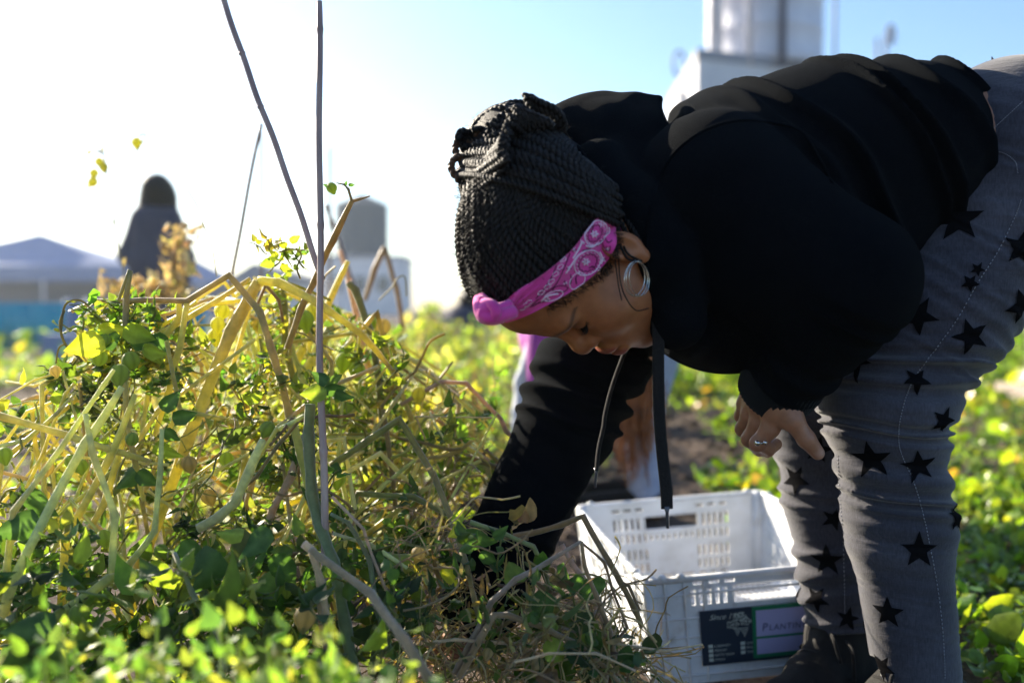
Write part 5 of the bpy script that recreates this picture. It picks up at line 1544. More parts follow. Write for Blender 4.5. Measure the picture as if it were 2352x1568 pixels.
# dry tangle on the right
def tangle(lv, n, box, d0, d1, cols, L=.12, r=.0014):
    for k in range(n):
        x0, y0, x1, y1 = box; px, py = rt.uniform(x0, x1), rt.uniform(y0, y1)
        if px > 1180 and py < 1190 + (px - 1180) * .85: continue
        if not body_clear(px, py): continue
        if not top(px, py - 30): continue
        b = at(px, py, rt.uniform(d0, d1)); b[2] = max(b[2], .006); dr = nrm(rt.normal(0, 1, 3) * (1, 1, .5)); Q = [b]
        for j in range(6):
            dr = nrm(dr + rt.normal(0, .38, 3) - np.array([0, 0, .08])); q = Q[-1] + dr * L / 6 * rt.uniform(.5, 1.4); q[2] = max(q[2], .004); Q.append(q)
        lv.tube(smooth_path(Q, 2), r * rt.uniform(.4, 1.4), np.array(cols[rt.integers(len(cols))]) * rt.uniform(.7, 1.2), 4)
tangle(FOL['F'], 900, (950, 1180, 1490, 1600), 1.18, 1.6, [(.58, .46, .30), (.64, .53, .37), (.44, .33, .21), (.48, .44, .20), (.46, .32, .21)], .14, .0011)
tangle(FOL['E'], 190, (780, 900, 1220, 1350), 1.5, 1.95, [(.58, .50, .20), (.54, .42, .24), (.48, .48, .16)], .16, .0020)
tangle(FOL['A'], 70, (-50, 900, 520, 1500), 1.34, 1.6, [(.34, .34, .12), (.42, .38, .12), (.22, .25, .09)], .14, .0018)
tangle(FOL['C'], 70, (400, 950, 900, 1500), 1.36, 1.6, [(.34, .34, .12), (.42, .38, .12), (.36, .25, .14)], .14, .0018)
tangle(FOL['B'], 80, (200, 720, 760, 1200), 1.5, 1.8, [(.42, .38, .12), (.44, .34, .18)], .14, .0016)
sprays(FOL['F'], 20, (1180, 1260, 1440, 1600), 1.18, 1.45, .022, G4 + DRY, [6, 2, 0, 6, 0, 0, 0, 2, 2, 1], kind='round', keep=lambda x, y: y > 1230 + (x - 1180) * .75, per=7)
px_leaves(FOL['F'], 420, (1000, 1300, 1500, 1600), 1.15, 1.5, .024, DRY + [(.09, .13, .04)], [2, 3, 1, 3], 'narrow', keep=lambda x, y: y > 1300 + (x - 1180) * .5, curl=.9)
px_leaves(FOL['F'], 26, (1150, 1300, 1490, 1600), 1.18, 1.35, .030, GREEN, [4, 2, 0, 4], 'round', keep=lambda x, y: y > 1300 + (x - 1180) * .6)
# hand placed leaves of the photograph
def big(key, px, py, d, L, c, yaw, pit, rol, kind='ovate', wide=1.0, curl=0.0):
    T, Fq = LT[kind]; T = T.copy(); T[:, 0] *= wide * rt.uniform(.85, 1.1); T[:, 2] += rt.normal(0, .12) * T[:, 0] ** 2 * 4 + rt.normal(0, .18) * T[:, 1] ** 2; T[:, 2] += curl * T[:, 1] ** 2 + .015 * np.sin(T[:, 1] * 23 + T[:, 0] * 9)
    L = L * .84; cy, sy, cp, sp = math.cos(yaw), math.sin(yaw), math.cos(pit), math.sin(pit)
    f = np.array([cy * cp, sy * cp, sp]); s = np.array([-sy, cy, 0]); n = np.cross(s, f); s2 = s * math.cos(rol) + n * math.sin(rol); n2 = np.cross(s2, f)
    V = at(px, py, d) + L * (T[:, :1] * s2 + T[:, 1:2] * f + T[:, 2:] * n2)
    cc = np.tile(np.array(c, float), (len(V), 1)); rib = np.abs(T[:, 0]) < .02; cc[rib] = cc[rib] * 1.35 + .02
    FOL[key].add(V, Fq, cc)
YL = (.58, .56, .05); LG = (.30, .38, .05); DG = (.075, .15, .045)
# (yaw 0 = to the right, pi = to the left; roll ~1.5 shows the blade to the camera)
for a in (('B', 238, 778, 1.35, .062, YL, 3.6, -.45, 1.2), ('B', 225, 762, 1.36, .050, YL, 0.1, .05, 1.3), ('B', 285, 752, 1.35, .052, LG, 0.3, -.5, 1.3), ('B', 330, 800, 1.36, .040, LG, -.2, -.3, 1.2),
          ('B', 300, 790, 1.37, .045, DG, .2, .3, 1.2), ('B', 270, 790, 1.36, .045, DG, 2.8, .4, 1.3), ('B', 350, 770, 1.38, .040, DG, .5, -.8, 1.3),
          ('A', 45, 880, 1.35, .030, YL, 1.2, .9, 1.2), ('A', 20, 930, 1.35, .028, YL, 3.0, .2, 1.2), ('A', 120, 905, 1.36, .030, LG, 0.2, -.8, 1.2), ('A', 5, 1000, 1.3, .035, LG, 2.9, .7, 1.3),
          ('B', 370, 940, 1.3, .040, DG, .2, .7, 1.3), ('B', 395, 960, 1.3, .038, DG, .2, .1, 1.3), ('B', 378, 985, 1.3, .030, DG, .2, -.9, 1.3), ('B', 355, 1020, 1.32, .042, LG, -.2, -.7, 1.4),
          ('B', 310, 1080, 1.3, .042, DG, 3.0, -.8, 1.4), ('B', 318, 1080, 1.3, .040, DG, .1, -.8, 1.4), ('B', 500, 1005, 1.42, .060, (.10, .14, .05), .0, .1, 1.0), ('B', 560, 920, 1.44, .04, LG, 0, .4, 1.2),
          ('C', 745, 890, 1.27, .034, DG, .3, -.1, 1.0), ('C', 750, 885, 1.27, .034, (.10, .16, .05), .9, .5, 1.2), ('C', 750, 895, 1.27, .040, LG, 3.3, -.25, 1.1), ('C', 770, 900, 1.27, .030, DG, -.2, -.4, 1.1), ('C', 752, 880, 1.27, .030, DG, 2.6, .5, 1.2),
          ('C', 620, 1215, 1.2, .055, DG, 2.9, -.9, 1.4), ('C', 500, 1265, 1.18, .075, DG, 3.0, -1.0, 1.4), ('C', 560, 1225, 1.2, .040, LG, 3.0, -.1, .8), ('C', 635, 1270, 1.2, .060, DG, .2, -1.2, 1.4), ('C', 420, 1240, 1.2, .062, DG, .2, -1.1, 1.4),
          ('C', 345, 1290, 1.2, .06, LG, .2, -.9, 1.4), ('A', 170, 1290, 1.15, .05, LG, 1.0, .9, 1.3), ('A', 60, 1130, 1.22, .06, DG, 0, -.6, 1.3), ('A', 90, 1190, 1.2, .065, DG, 3.3, -.4, 1.3), ('A', 130, 1440, 1.1, .07, DG, 3.2, -.1, 1.1), ('A', 60, 1500, 1.08, .08, DG, .1, .1, 1.0),
          ('E', 1060, 1225, 1.28, .058, DG, .05, -.35, 1.1), ('E', 1070, 1210, 1.28, .032, YL, 3.1, -.5, 1.3), ('E', 1105, 1265, 1.28, .036, DG, .1, -.8, 1.3), ('E', 1020, 1300, 1.28, .040, YL, -.1, -1.0, 1.4), ('E', 1130, 1230, 1.27, .030, DG, .2, .4, 1.1), ('E', 1040, 1200, 1.3, .03, LG, .2, .8, 1.3),
          ('D', 765, 428, 1.44, .018, DG, 3.2, .1, 1.0), ('D', 790, 425, 1.44, .012, DG, .8, .8, 1.2), ('D', 800, 425, 1.44, .012, DG, .2, .1, 1.0), ('D', 640, 590, 1.44, .020, YL, 3.6, .6, 1.3), ('D', 660, 565, 1.44, .020, YL, 3.0, .3, 1.3), ('D', 665, 555, 1.44, .022, LG, .2, .5, 1.3), ('D', 630, 600, 1.44, .028, LG, 3.8, -.3, 1.3), ('D', 690, 580, 1.44, .018, DG, .3, .1, 1.3), ('D', 645, 608, 1.44, .024, YL, -.3, -.6, 1.3), ('D', 640, 550, 1.44, .014, YL, 1.2, .6, 1.3),
          ('F', 1260, 1360, 1.24, .040, DG, 3.2, -1.1, 1.4, 'round'), ('F', 1330, 1345, 1.28, .046, DG, .1, -.3, 1.3, 'round'), ('F', 1280, 1330, 1.24, .026, DG, .4, .9, 1.3, 'round'), ('F', 1240, 1330, 1.24, .022, DG, 2.8, .5, 1.3, 'round'), ('F', 1300, 1345, 1.24, .030, DG, .1, .2, 1.3, 'round'), ('F', 1290, 1470, 1.2, .035, LG, 3.4, -.9, 1.3, 'round')):
    big(*a)
# long thin twigs standing above the bed with husks against the sky
FOL['D'].tube(smooth_path([at(*q) for q in ((690, 640, 1.44), (682, 615, 1.44), (692, 585, 1.44), (672, 572, 1.44), (640, 580, 1.44))], 4), .0014, (.33, .27, .12), 5)
FOL['D'].tube(smooth_path([at(*q) for q in ((555, 655, 1.5), (620, 640, 1.5), (690, 660, 1.5), (760, 690, 1.5))], 4), .0022, (.36, .32, .09), 5)
for pp, r_ in (([(498, 635, 1.7), (485, 560, 1.7), (462, 505, 1.7), (452, 472, 1.7), (425, 430, 1.7), (400, 405, 1.7)], .0011), ([(140, 760, 1.38), (150, 700, 1.38), (185, 690, 1.38), (215, 715, 1.38), (235, 740, 1.38)], .0016), ([(190, 830, 1.38), (150, 790, 1.38), (138, 745, 1.38), (148, 712, 1.38)], .0019), ([(128, 835, 1.38), (135, 800, 1.38), (148, 790, 1.38)], .0013),
                ([(230, 690, 1.4), (290, 700, 1.4), (330, 730, 1.4)], .0013), ([(870, 690, 1.9), (900, 660, 1.9), (912, 640, 1.9), (930, 636, 1.9), (934, 680, 1.9)], .0014)):
    FOL['B' if pp[0][0] < 600 else 'D'].tube(smooth_path([at(*q) for q in pp], 5), r_, (.26, .22, .13), 5)
for k, lv in FOL.items(): lv.build('foliage', M['leaf'], PLANTS[k])
# husks hanging high on thin dead stems, left
t = thing('withered_plant', tuple(at(300, 900, 2.3) * (1, 1, 0)), 'thin dead tomatillo stem with papery husks hanging against the sky, left of the standing figure', 'plant')
lv = LV()
for pp in ([(330, 900, 2.3), (300, 700, 2.3), (262, 520, 2.3), (243, 380, 2.3), (236, 350, 2.3), (222, 345, 2.3)], [(243, 360, 2.3), (232, 352, 2.3), (210, 345, 2.3)], [(262, 520, 2.3), (300, 380, 2.3), (335, 312, 2.3), (318, 310, 2.3)]):
    lv.tube(smooth_path([at(*q) for q in pp], 6), .0021, (.24, .21, .12), 5)
for px, py, s_ in ((240, 348, .018), (208, 345, .014), (235, 395, .016), (318, 308, .018), (214, 425, .02), (220, 400, .018)):
    lv.add(*leaves(np.array([at(px, py, 2.3)]), [s_], np.array([[.30, .28, .12]]), rt, 'ovate', -.4, .5))
lv.build('stem', M['stalk'], t)
for px, py, w_ in ((228, 372, 20), (238, 384, 20), (216, 398, 20), (213, 418, 22), (314, 328, 24)): husk(t, px, py, 2.3, w_, HY)
# blurred curled dry sprig in front of the standing figure
t = thing('withered_plant', tuple(at(420, 900, 2.6) * (1, 1, 0)), 'pale brown dried tomatillo stem curling up in front of the standing dark figure', 'plant')
lv = LV()
for pp in ([(400, 900, 2.6), (410, 760, 2.6), (405, 690, 2.6), (395, 640, 2.6), (400, 590, 2.6), (415, 540, 2.6), (425, 510, 2.6)], [(405, 660, 2.6), (400, 610, 2.6), (385, 570, 2.6), (370, 560, 2.6), (375, 575, 2.6)], [(400, 700, 2.6), (360, 670, 2.6), (310, 665, 2.6), (240, 640, 2.6)]):
    lv.tube(smooth_path([at(*q) for q in pp], 6), .006, (.42, .33, .20), 6)
P = np.array([at(rt.normal(415, 18), rt.uniform(510, 700), 2.6 + rt.normal(0, .03)) for _ in range(110)] + [at(rt.uniform(230, 420), rt.normal(660, 18), 2.6 + rt.normal(0, .03)) for _ in range(110)])
lv.add(*leaves(P, rt.uniform(.015, .035, len(P)), palette(len(P), [(.60, .50, .28), (.50, .36, .18), (.62, .54, .24)], [2, 1, 2], rt), rt, 'ovate', 0, .8))
lv.build('foliage', M['dry_leaf'], t)
# ------------------------------------------------------------------ bamboo stakes
def bamboo(px0, px1, w0, w1, nodes, label, mat, seed, wob=.0015, foot=True):
    """stake from px0 (top, px,py,d) to px1 (foot); nodes = fractions where the culm rings sit"""
    a, b = at(*px0), at(*px1); n = 60; rb = np.random.default_rng(seed); V = []
    if foot and b[2] > 0: b = b + (b - a) * (b[2] / max(1e-6, a[2] - b[2]))
    if foot: b[2] = -.03
    d = b - a; side = nrm(np.cross(d, (0, 1, 0))); P = []; r = []
    ts = np.unique(np.concatenate([np.linspace(0, 1, n), *[np.array([f - .006, f - .002, f, f + .003, f + .008]) for f in nodes]])); ts = ts[(ts >= 0) & (ts <= 1)]
    kink = 0
    for t in ts:
        off = wob * math.sin(t * 9 + seed) + wob * .7 * math.sin(t * 23 + seed)
        P.append(a + d * t + side * off)
        rr = (w0 + (w1 - w0) * t) / 2
        for f in nodes:
            rr *= 1 + .20 * math.exp(-((t - f) / .0035) ** 2) - .06 * math.exp(-((t - f - .006) / .003) ** 2)
        r.append(rr)
    dist = [px0[2] + (px1[2] - px0[2]) * t for t in ts]
    V, F = tube(np.array(P), np.array(r) * np.array(dist) / FPX, 14)
    o = mesh_obj('bamboo_stake', V, F, mat); tag(o, label, 'stake', 'bamboo stakes in the beds')
bamboo((729, 4, 1.32), (748, 1480, 1.25), 13.5, 20, (.035, .275, .545, .76, .93), 'upright weathered bamboo stake in sharp focus, standing alone in the tomatillo bed', M['bamboo'], 1, .0018)
bamboo((505, -20, 1.46), (742, 640, 1.352), 14, 14, (.23, .42), 'thick bamboo stake slanting down to the right, crossing behind the upright one', M['bamboo'], 2, .001, False)
bamboo((600, 285, 2.0), (530, 640, 2.0), 8, 8, (.30, .52), 'thin bamboo cane leaning left, its tip touching the thick slanting stake', M['bamboo_far'], 3)
bamboo((602, 305, 2.9), (600, 640, 2.9), 5.5, 6.5, (.2, .45), 'thinnest bamboo cane, standing vertical under the crossing of the slanting canes', M['bamboo_far'], 4)
bamboo((759, 333, 4.2), (756, 640, 4.2), 7, 7, (.5,), 'far blurred cane rising just left of the grey water tank', M['bamboo_far'], 5)
bamboo((748, 470, 3.0), (812, 650, 3.0), 9, 10, (.3, .6), 'brown cane slanting in front of the grey water tank', M['bamboo_far'], 6)
# ------------------------------------------------------------------ the beds beyond: ground cover and rows
rf = np.random.default_rng(77)
def field_leaves(name, label, cat, regions, mat=None, kind='stuff'):
    """regions: (n, x0,y0,x1,y1 (ground, metres), height, size, colours, weights, leaf kind, keep)"""
    lv = LV()
    for n, x0, y0, x1, y1, h, size, cols, wts, lk, keep in regions:
        y = y0 + (y1 - y0) * rf.uniform(0, 1, n) ** 1.0; x = rf.uniform(x0, x1, n)
        if keep is not None: m = keep(x, y); x, y = x[m], y[m]
        q = np.stack([x, y, np.zeros(len(x))], 1); cl = vnoise(q, 5 if h < .2 else 3, 9)
        z = h * (.35 + .65 * rf.uniform(0, 1, len(x)) ** .7) * (.75 + .35 * cl) + .01
        P = np.stack([x, y, z], 1); s = size * rf.uniform(.5, 1.15, len(x)) * rf.choice([.7, 1, 1.6], len(x), p=[.35, .5, .15])
        c = palette(len(x), cols, wts, rf)
        lv.add(*leaves(P, s, c, rf, lk, .15, .25))
    o = lv.build(name, mat or M['cover']); tag(o, label, cat, kind=kind); return o
BRT = [(.16, .26, .03), (.26, .36, .04), (.42, .44, .05), (.09, .16, .03), (.45, .26, .08), (.40, .12, .05)]
# strawberry-like low cover right of and behind her legs
def keepR(x, y):
    px = 1176 + x / y * FPX
    edge = 1480 + 60 * np.sin(y * 2.1) + 120 * np.clip((3.0 - y) / 1.3, 0, 1) * 1.6
    clear = (vnoise(np.stack([x, y, 0 * x], 1), 2.6, 5) > np.where(px > 1900, -1.2, -.6)) & ~((px < 1660 + 60 * np.sin(y * 5)) & (y < 5.6))
    crate_ = (x > .12) & (x < .75) & (y < 2.45) & (y > 1.5)
    foot = (x < .74) & (y < 1.75)
    return (px > edge) & clear & ~crate_ & ~foot
field_leaves('ground_cover', 'low bright green and yellow leafy ground cover right of her legs', 'ground cover', [
    (10500, .55, 1.05, 2.6, 3.4, .09, .032, BRT, [5, 4, .6, 4, .12, .06], 'round', keepR),
    (6500, .5, 3.0, 4.5, 7.0, .10, .038, BRT, [5, 4, 1.4, 3, .35, .12], 'round', keepR),
    (2200, .6, 6.5, 7.5, 12, .14, .10, BRT, [4, 5, 2, 2, .8, .4], 'round', keepR)])
# straw and clods on the soil between the rows
lv = LV()
for k in range(1500):
    x, y = rf.uniform(-.3, 1.6), rf.uniform(1.3, 5.5); a = rf.uniform(0, 3.14); L = rf.uniform(.01, .06); z = float(soil_z(x, y)[0]) + .004
    d = np.array([math.cos(a), math.sin(a), rf.normal(0, .12)]) * L
    lv.tube([np.array([x, y, z + .003]) - d / 2, np.array([x, y, z + .006]), np.array([x, y, z + .003]) + d / 2], rf.uniform(.0008, .002), np.array([.36, .28, .19]) * rf.uniform(.4, 1.2), 4)
tag(lv.build('straw_litter', M['dry_leaf']), 'pale bits of straw and stem strewn on the bare soil around the crate', 'straw', kind='stuff')
mb = MB()
for k in range(700):
    x, y = rf.uniform(-.4, 1.9), rf.uniform(1.5, 6); s_ = rf.uniform(.006, .022) * (1 + y * .12)
    V, F = ball(4); V = V * (1 + .25 * rf.normal(0, 1, (len(V), 1))) * s_ * np.array([1, 1, .6]); mb.add(V + np.array([x, y, float(soil_z(x, y)[0]) + s_ * .2]), F)
tag(mb.build('soil_clods', M['soil']), 'crumbled clods of dark soil lying around the crate', 'soil', kind='stuff')

# rows of paler, drying plants going away behind the bed: separate bushes
YG = [(.42, .46, .12), (.54, .50, .18), (.28, .34, .08), (.60, .48, .24), (.46, .34, .18)]
def bush(x, y, h, w, label, cols=YG, wts=(3, 3, 2, 1.5, 1), n=None, size=.045, seed=0, group='plants in the rows behind the bed', stems=9, name='garden_plant'):
    t = thing(name, (x, y, 0), label, 'plant', group); rb = np.random.default_rng(abs(seed * 1000 + int(x * 100) + int(y * 10))); lv = LV(); st = LV()
    for k in range(stems):
        a = rb.uniform(0, 6.28); rr = w * rb.uniform(.1, .5); hh = h * rb.uniform(.5, 1.05)
        Q = smooth_path([(x, y, 0), (x + rr * .5 * math.cos(a), y + rr * .5 * math.sin(a), hh * .55), (x + rr * math.cos(a), y + rr * math.sin(a), hh)], 4)
        st.tube(Q, np.linspace(.008, .003, len(Q)), np.array([.48, .42, .12]) * rb.uniform(.6, 1.1), 5)
        if rb.uniform() < .5:
            q = Q[-1]; st.tube([q, q + np.array([rb.normal(0, .07), rb.normal(0, .07), -.10 * rb.uniform(.2, 1)])], .004, (.46, .36, .16), 4)
    m = n or int(200 * w * h / .12)
    a = rb.uniform(0, 6.28, m); r_ = w * .62 * np.sqrt(rb.uniform(0, 1, m)); zz = h * rb.uniform(.05, 1, m) * (1 - .35 * (r_ / (w * .62)) ** 2)
    P = np.stack([x + r_ * np.cos(a), y + r_ * np.sin(a), zz + .03 * vnoise(np.stack([a, r_, zz], 1), 8, seed)], 1)
    c = palette(m, cols, wts, rb); c *= (1 + .3 * vnoise(P, 9, seed + 2))[:, None].clip(.5, 1.5)
    lv.add(*leaves(P, size * rb.uniform(.5, 1.3, m), np.clip(c, .01, .9), rb, 'ovate', .2, .4))
    st.build('stems', M['stalk'], t); lv.build('foliage', M['leaf'], t); return t
rows = []
for r_, (y, x0, x1, h) in enumerate(((2.7, -.85, -.2, .50), (3.4, -.9, -.1, .56), (4.3, -.85, .42, .62), (5.4, -.7, .62, .64), (6.8, -.6, .75, .66))):
    k = 0; x = x0
    while x < x1:
        rows.append((r_, k, x + rf.uniform(-.05, .05), y + rf.uniform(-.15, .15), h)); x += .36 + .07 * r_; k += 1
for r_, k, x, y, h in rows:
    px = 1176 + x / y * FPX
    if 880 < px and r_ > 1: hh = h * .92
    else: hh = h
    near_ = ('nearest', 'second', 'third', 'fourth', 'farthest')[r_]
    bush(x, y, hh * rf.uniform(.85, 1.1), .42, 'blurred yellow-green drying plant in the %s row behind the bed' % near_, wts=((3, 3, 2, 1.5, 1) if px < 900 else (3, 1, 4, .6, .4)), seed=r_ * 17 + k, size=.040 + .006 * r_, group='drying plants in the %s row behind the bed' % near_)
# greener feathery plants between the head and the bed
for k, (x, y, h) in enumerate(((-.10, 3.6, .42), (.10, 3.9, .46), (.02, 4.8, .50), (-.25, 5.6, .5), (.02, 6.6, .56), (-.3, 8, .55), (.3, 8.2, .58))):
    bush(x, y, h, .45, 'soft green leafy plant, out of focus beyond the bed, left of her forehead', cols=[(.14, .22, .07), (.22, .30, .08), (.34, .34, .08), (.10, .17, .06)], wts=(4, 3, 1.5, 3), n=420, size=.035, seed=200 + k, group='green plants beyond the drying rows')
# right background beds
for k, (x, y, h) in enumerate(((4.0, 7.6, .62), (4.5, 8.0, .66), (5.1, 8.4, .7), (4.3, 9.4, .66), (5.6, 9.8, .7))):
    bush(x, y, h, .8, 'tall green bush at the right edge, behind her thigh', cols=[(.20, .30, .05), (.13, .21, .04), (.30, .36, .06)], wts=(4, 4, 2), n=620, size=.07, seed=300 + k, group='green bushes at the right edge')
for k, (x, y, h) in enumerate(((.85, 7.2, .30), (1.3, 7.5, .3), (1.75, 7.6, .3), (2.2, 8.2, .32), (.9, 9, .34), (1.6, 9.4, .34))):
    bush(x, y, h, .6, 'low bright green plant glimpsed under her chest, out of focus', cols=BRT[:3], wts=(4, 4, 2), n=260, size=.07, seed=400 + k, group='low plants seen under her chest')
# pink flowers
for k, (x, y, z) in enumerate(((3.63, 7.05, .60), (3.80, 7.2, .50), (3.95, 7.3, .58))):
    t = thing('flower', (x, y, 0), 'pink cosmos flower on a thin stem at the right edge of the photo', 'flower', 'pink flowers by the right edge')
    mb = MB(); mb.tube(smooth_path([(x, y, 0), (x + .02, y, z * .5), (x, y, z)], 5), .004, 5); mb.build('stem', M['stalk'], t, col=True)
    mb = MB()
    for j in range(8):
        a = j * .785; c = np.array([x, y, z]); u = np.array([math.cos(a), -.45, math.sin(a)])
        mb.add([c, c + u * .02 + np.array([-.008 * math.sin(a), 0, .008 * math.cos(a)]), c + u * .042 + np.array([-.010 * math.sin(a), 0, .010 * math.cos(a)]), c + u * .045, c + u * .042 - np.array([-.010 * math.sin(a), 0, .010 * math.cos(a)]), c + u * .02 - np.array([-.008 * math.sin(a), 0, .008 * math.cos(a)])], [(0, 1, 2, 3), (0, 3, 4, 5)])
    mb.build('petals', simple('petal_pink', (.75, .28, .5), rough=.7) if k == 0 else bpy.data.materials['petal_pink'], t)
# left: brown beds with low green strips
LGn = [(.18, .27, .05), (.28, .36, .06), (.12, .18, .04), (.44, .40, .10)]
field_leaves('low_greens', 'strips of low green seedlings on the dark soil at the left', 'ground cover', [
    (2600, -5.2, 4.6, -.9, 5.7, .12, .055, LGn, [3, 3, 2, 1], 'ovate', lambda x, y: (1176 + x / y * FPX) < 560),
    (2600, -6.5, 7.2, -1.5, 9.2, .16, .08, LGn, [3, 3, 2, 1], 'ovate', None),
    (500, -3.2, 3.2, -1.3, 3.8, .06, .04, LGn, [3, 2, 2, 1], 'ovate', lambda x, y: (1176 + x / y * FPX) < 300)], M['leaf'])
field_leaves('distant_beds', 'far planted beds reaching towards the buildings, only green and yellow blur', 'plants', [
    (5200, -12, 10, 14, 17, .34, .14, BRT, [4, 4, 2, 3, .6, .2], 'ovate', None)], M['leaf'])
# wooden board edging a bed, right
mb = MB(); a = on_ground(2290, 895, .10); b = on_ground(2700, 940, .10)
c = (a + b) / 2; mb.box((c[0], c[1], .10), (np.linalg.norm(b - a), .035, .10), rz=math.atan2(b[1] - a[1], b[0] - a[0]))
M['board'] = simple('board', (.50, .42, .36), (.36, .29, .24), 20, rough=.8, bmp=.3, stretch=(.4, 8, 8))
tag(mb.build('board', M['board'], smooth=False), 'pale timber board edging a bed, behind her calf at the right edge', 'board')
# leafy plants right in front of the lens, bottom edge
for k, (px, py, d, n, w_) in enumerate(((330, 1540, .80, 46, .16), (420, 1580, .76, 40, .14), (590, 1570, .80, 40, .13), (690, 1560, .78, 44, .12), (180, 1590, .82, 34, .14), (40, 1585, .86, 34, .14), (800, 1600, .86, 26, .12))):
    c = at(px, py, d); t = thing('low_plant', (c[0], c[1], 0), 'small leafy plant at the bottom edge, its leaves a soft bright blur', 'plant', 'blurred leafy plants at the bottom edge')
    lv = LV(); n = int(n * 2.2); P = c + rf.normal(0, 1, (n, 3)) * np.array([w_ * .42, .05, .022]) + np.array([0, 0, -.01])
    lv.add(*leaves(P, rf.uniform(.008, .022, n), palette(n, [(.20, .32, .07), (.36, .46, .09), (.12, .22, .07), (.60, .58, .10)], [4, 4, 3, 1.2], rf), rf, 'ovate', .3, .3))
    for p_ in P[::6]: lv.tube(smooth_path([(c[0] + (p_[0] - c[0]) * .2, c[1], 0), (c[0] + (p_[0] - c[0]) * .7, p_[1], p_[2] * .5), p_], 4), .0016, (.25, .32, .10), 4)
    lv.build('foliage', M['leaf'], t)
# ------------------------------------------------------------------ buildings, tank towers, tents
M['white_wall'] = simple('white_wall', (.72, .72, .74), (.62, .62, .65), 1.2, rough=.85, bmp=.2, bdist=.02, bscale=12)
M['parapet'] = simple('parapet_cap', (.30, .31, .35), rough=.7)
M['tank_metal'] = simple('tank_metal', (.72, .72, .78), (.60, .60, .67), 2.2, rough=.45, spec=.5, bmp=.1, bscale=9)
M['dark_metal'] = simple('dark_metal', (.10, .11, .16), rough=.6)
M['wood_grey'] = simple('weathered_staves', (.03, .055, .085), (.05, .08, .115), 3, rough=.85, stretch=(6, 6, .3), bmp=.3, bdist=.02)
M['roof_dark'] = simple('tank_roof', (.05, .055, .07), rough=.7)
M['canvas'] = simple('canvas', (.20, .27, .46), (.17, .24, .42), 1.5, rough=.7, bmp=.2, bdist=.02, bscale=3)  # white canvas, with the blue of its shaded side put into the colour
M['teal'] = simple('teal_banner', (.01, .30, .42), (.015, .36, .48), 1.5, rough=.6)
M['glass'] = simple('window_glass', (.05, .07, .10), rough=.15, spec=.8)
def frame_wall(parent, name, P, mat): return None

# white block with the big cylindrical tank
bld = thing('building', (6.9, 28.5, 0), 'tall plain white building with a grey parapet, behind her back', 'building')
c0 = at(1602, 112, 25); c1 = at(2068, 100, 27.5); H1 = c0[2]
pA = np.array([c0[0], c0[1]]); pB = np.array([c1[0], c1[1]]); dd = (pB - pA) / np.linalg.norm(pB - pA); nn = np.array([-dd[1], dd[0]]); pA2 = at(1530, 232, 31.4)[:2]
def prism(mb, pts, z0, z1, m=0):
    n = len(pts); V = [(x, y, z0) for x, y in pts] + [(x, y, z1) for x, y in pts]
    return mb.add(V, [tuple(range(n - 1, -1, -1)), tuple(range(n, 2 * n))] + [(i, (i + 1) % n, n + (i + 1) % n, n + i) for i in range(n)], m)
foot = [tuple(pA), tuple(pB), tuple(pB + nn * 7), tuple(pA2)]
mb = MB(); prism(mb, foot, 0, H1 - .25)
mb.build('wall', M['white_wall'], bld, smooth=False)
mb = MB(); cc = np.mean(foot, 0); out = [tuple(np.array(p) + (np.array(p) - cc) * .012) for p in foot]
prism(mb, out, H1 - .25, H1); mb.build('parapet', M['parapet'], bld, smooth=False)
for k in range(2):                                                          # buttresses on the lit side wall
    a = pA + (pA2 - pA) * (.3 + .35 * k); mb = MB(); mb.box((a[0] - .12, a[1], H1 * .45), (.3, .5, H1 * .9)); mb.build('buttress', M['white_wall'], bld, smooth=False)
lq = at(1560, 130, 28); lp = thing('hoop', tuple(lq * (1, 1, 0)), 'small grey loop of pipe standing up beside the white building wall', 'pipe')
mb = MB(); mb.tube([(lq[0], lq[1], 0), (lq[0], lq[1], lq[2] - .9)], .05, 8)
mb.tube([lq + np.array([.16 * math.cos(t), 0, .34 * math.sin(t) - .2]) for t in np.linspace(-1.57, 4.71, 21)], .045, 8); mb.build('pipe', M['dark_metal'], lp)
tk = thing('storage_tank', (at(1755, 100, 27.3)[0], at(1755, 100, 27.3)[1], H1), 'huge white metal tank with a vertical pipe, standing on the white building roof', 'tank')
tc = np.array([at(1755, 100, 27.3)[0], at(1755, 100, 27.3)[1]]); tr = 130 * 27.3 / FPX; V, F = [], []; n = 64; zs = [H1 - .05] + [H1 + .05 + .8 * i for i in range(8)]
rows_ = []
for i, z in enumerate(zs):
    for dz, rr in ((0, 1.0), (.03, 1.012), (.07, 1.012), (.10, 1.0)) if i else ((0, 1.0),):
        rows_.append((z + dz, tr * rr))
for z, r_ in rows_:
    for j in range(n): a = 6.2832 * j / n; V.append((tc[0] + r_ * math.cos(a), tc[1] + r_ * math.sin(a), z))
for i in range(len(rows_) - 1):
    for j in range(n): F.append((i * n + j, i * n + (j + 1) % n, (i + 1) * n + (j + 1) % n, (i + 1) * n + j))
F.append(tuple(range((len(rows_) - 1) * n, len(rows_) * n)))
mesh_obj('tank_shell', V, F, M['tank_metal'], tk)
def vpipe(px, d, r, m, nm='pipe', z0=None):
    q = at(px, 60, d); mb = MB(); mb.tube([(q[0], q[1], (z0 or H1 - .3)), (q[0], q[1], H1 + 6)], r, 12); mb.build(nm, m, tk)
vpipe(1645, 25.9, .19, M['tank_metal']); vpipe(1721, 25.6, .085, M['tank_metal']); vpipe(1801, 25.55, .06, M['dark_metal'], 'ladder_rail'); vpipe(1793, 25.55, .03, M['dark_metal'], 'ladder_rail')
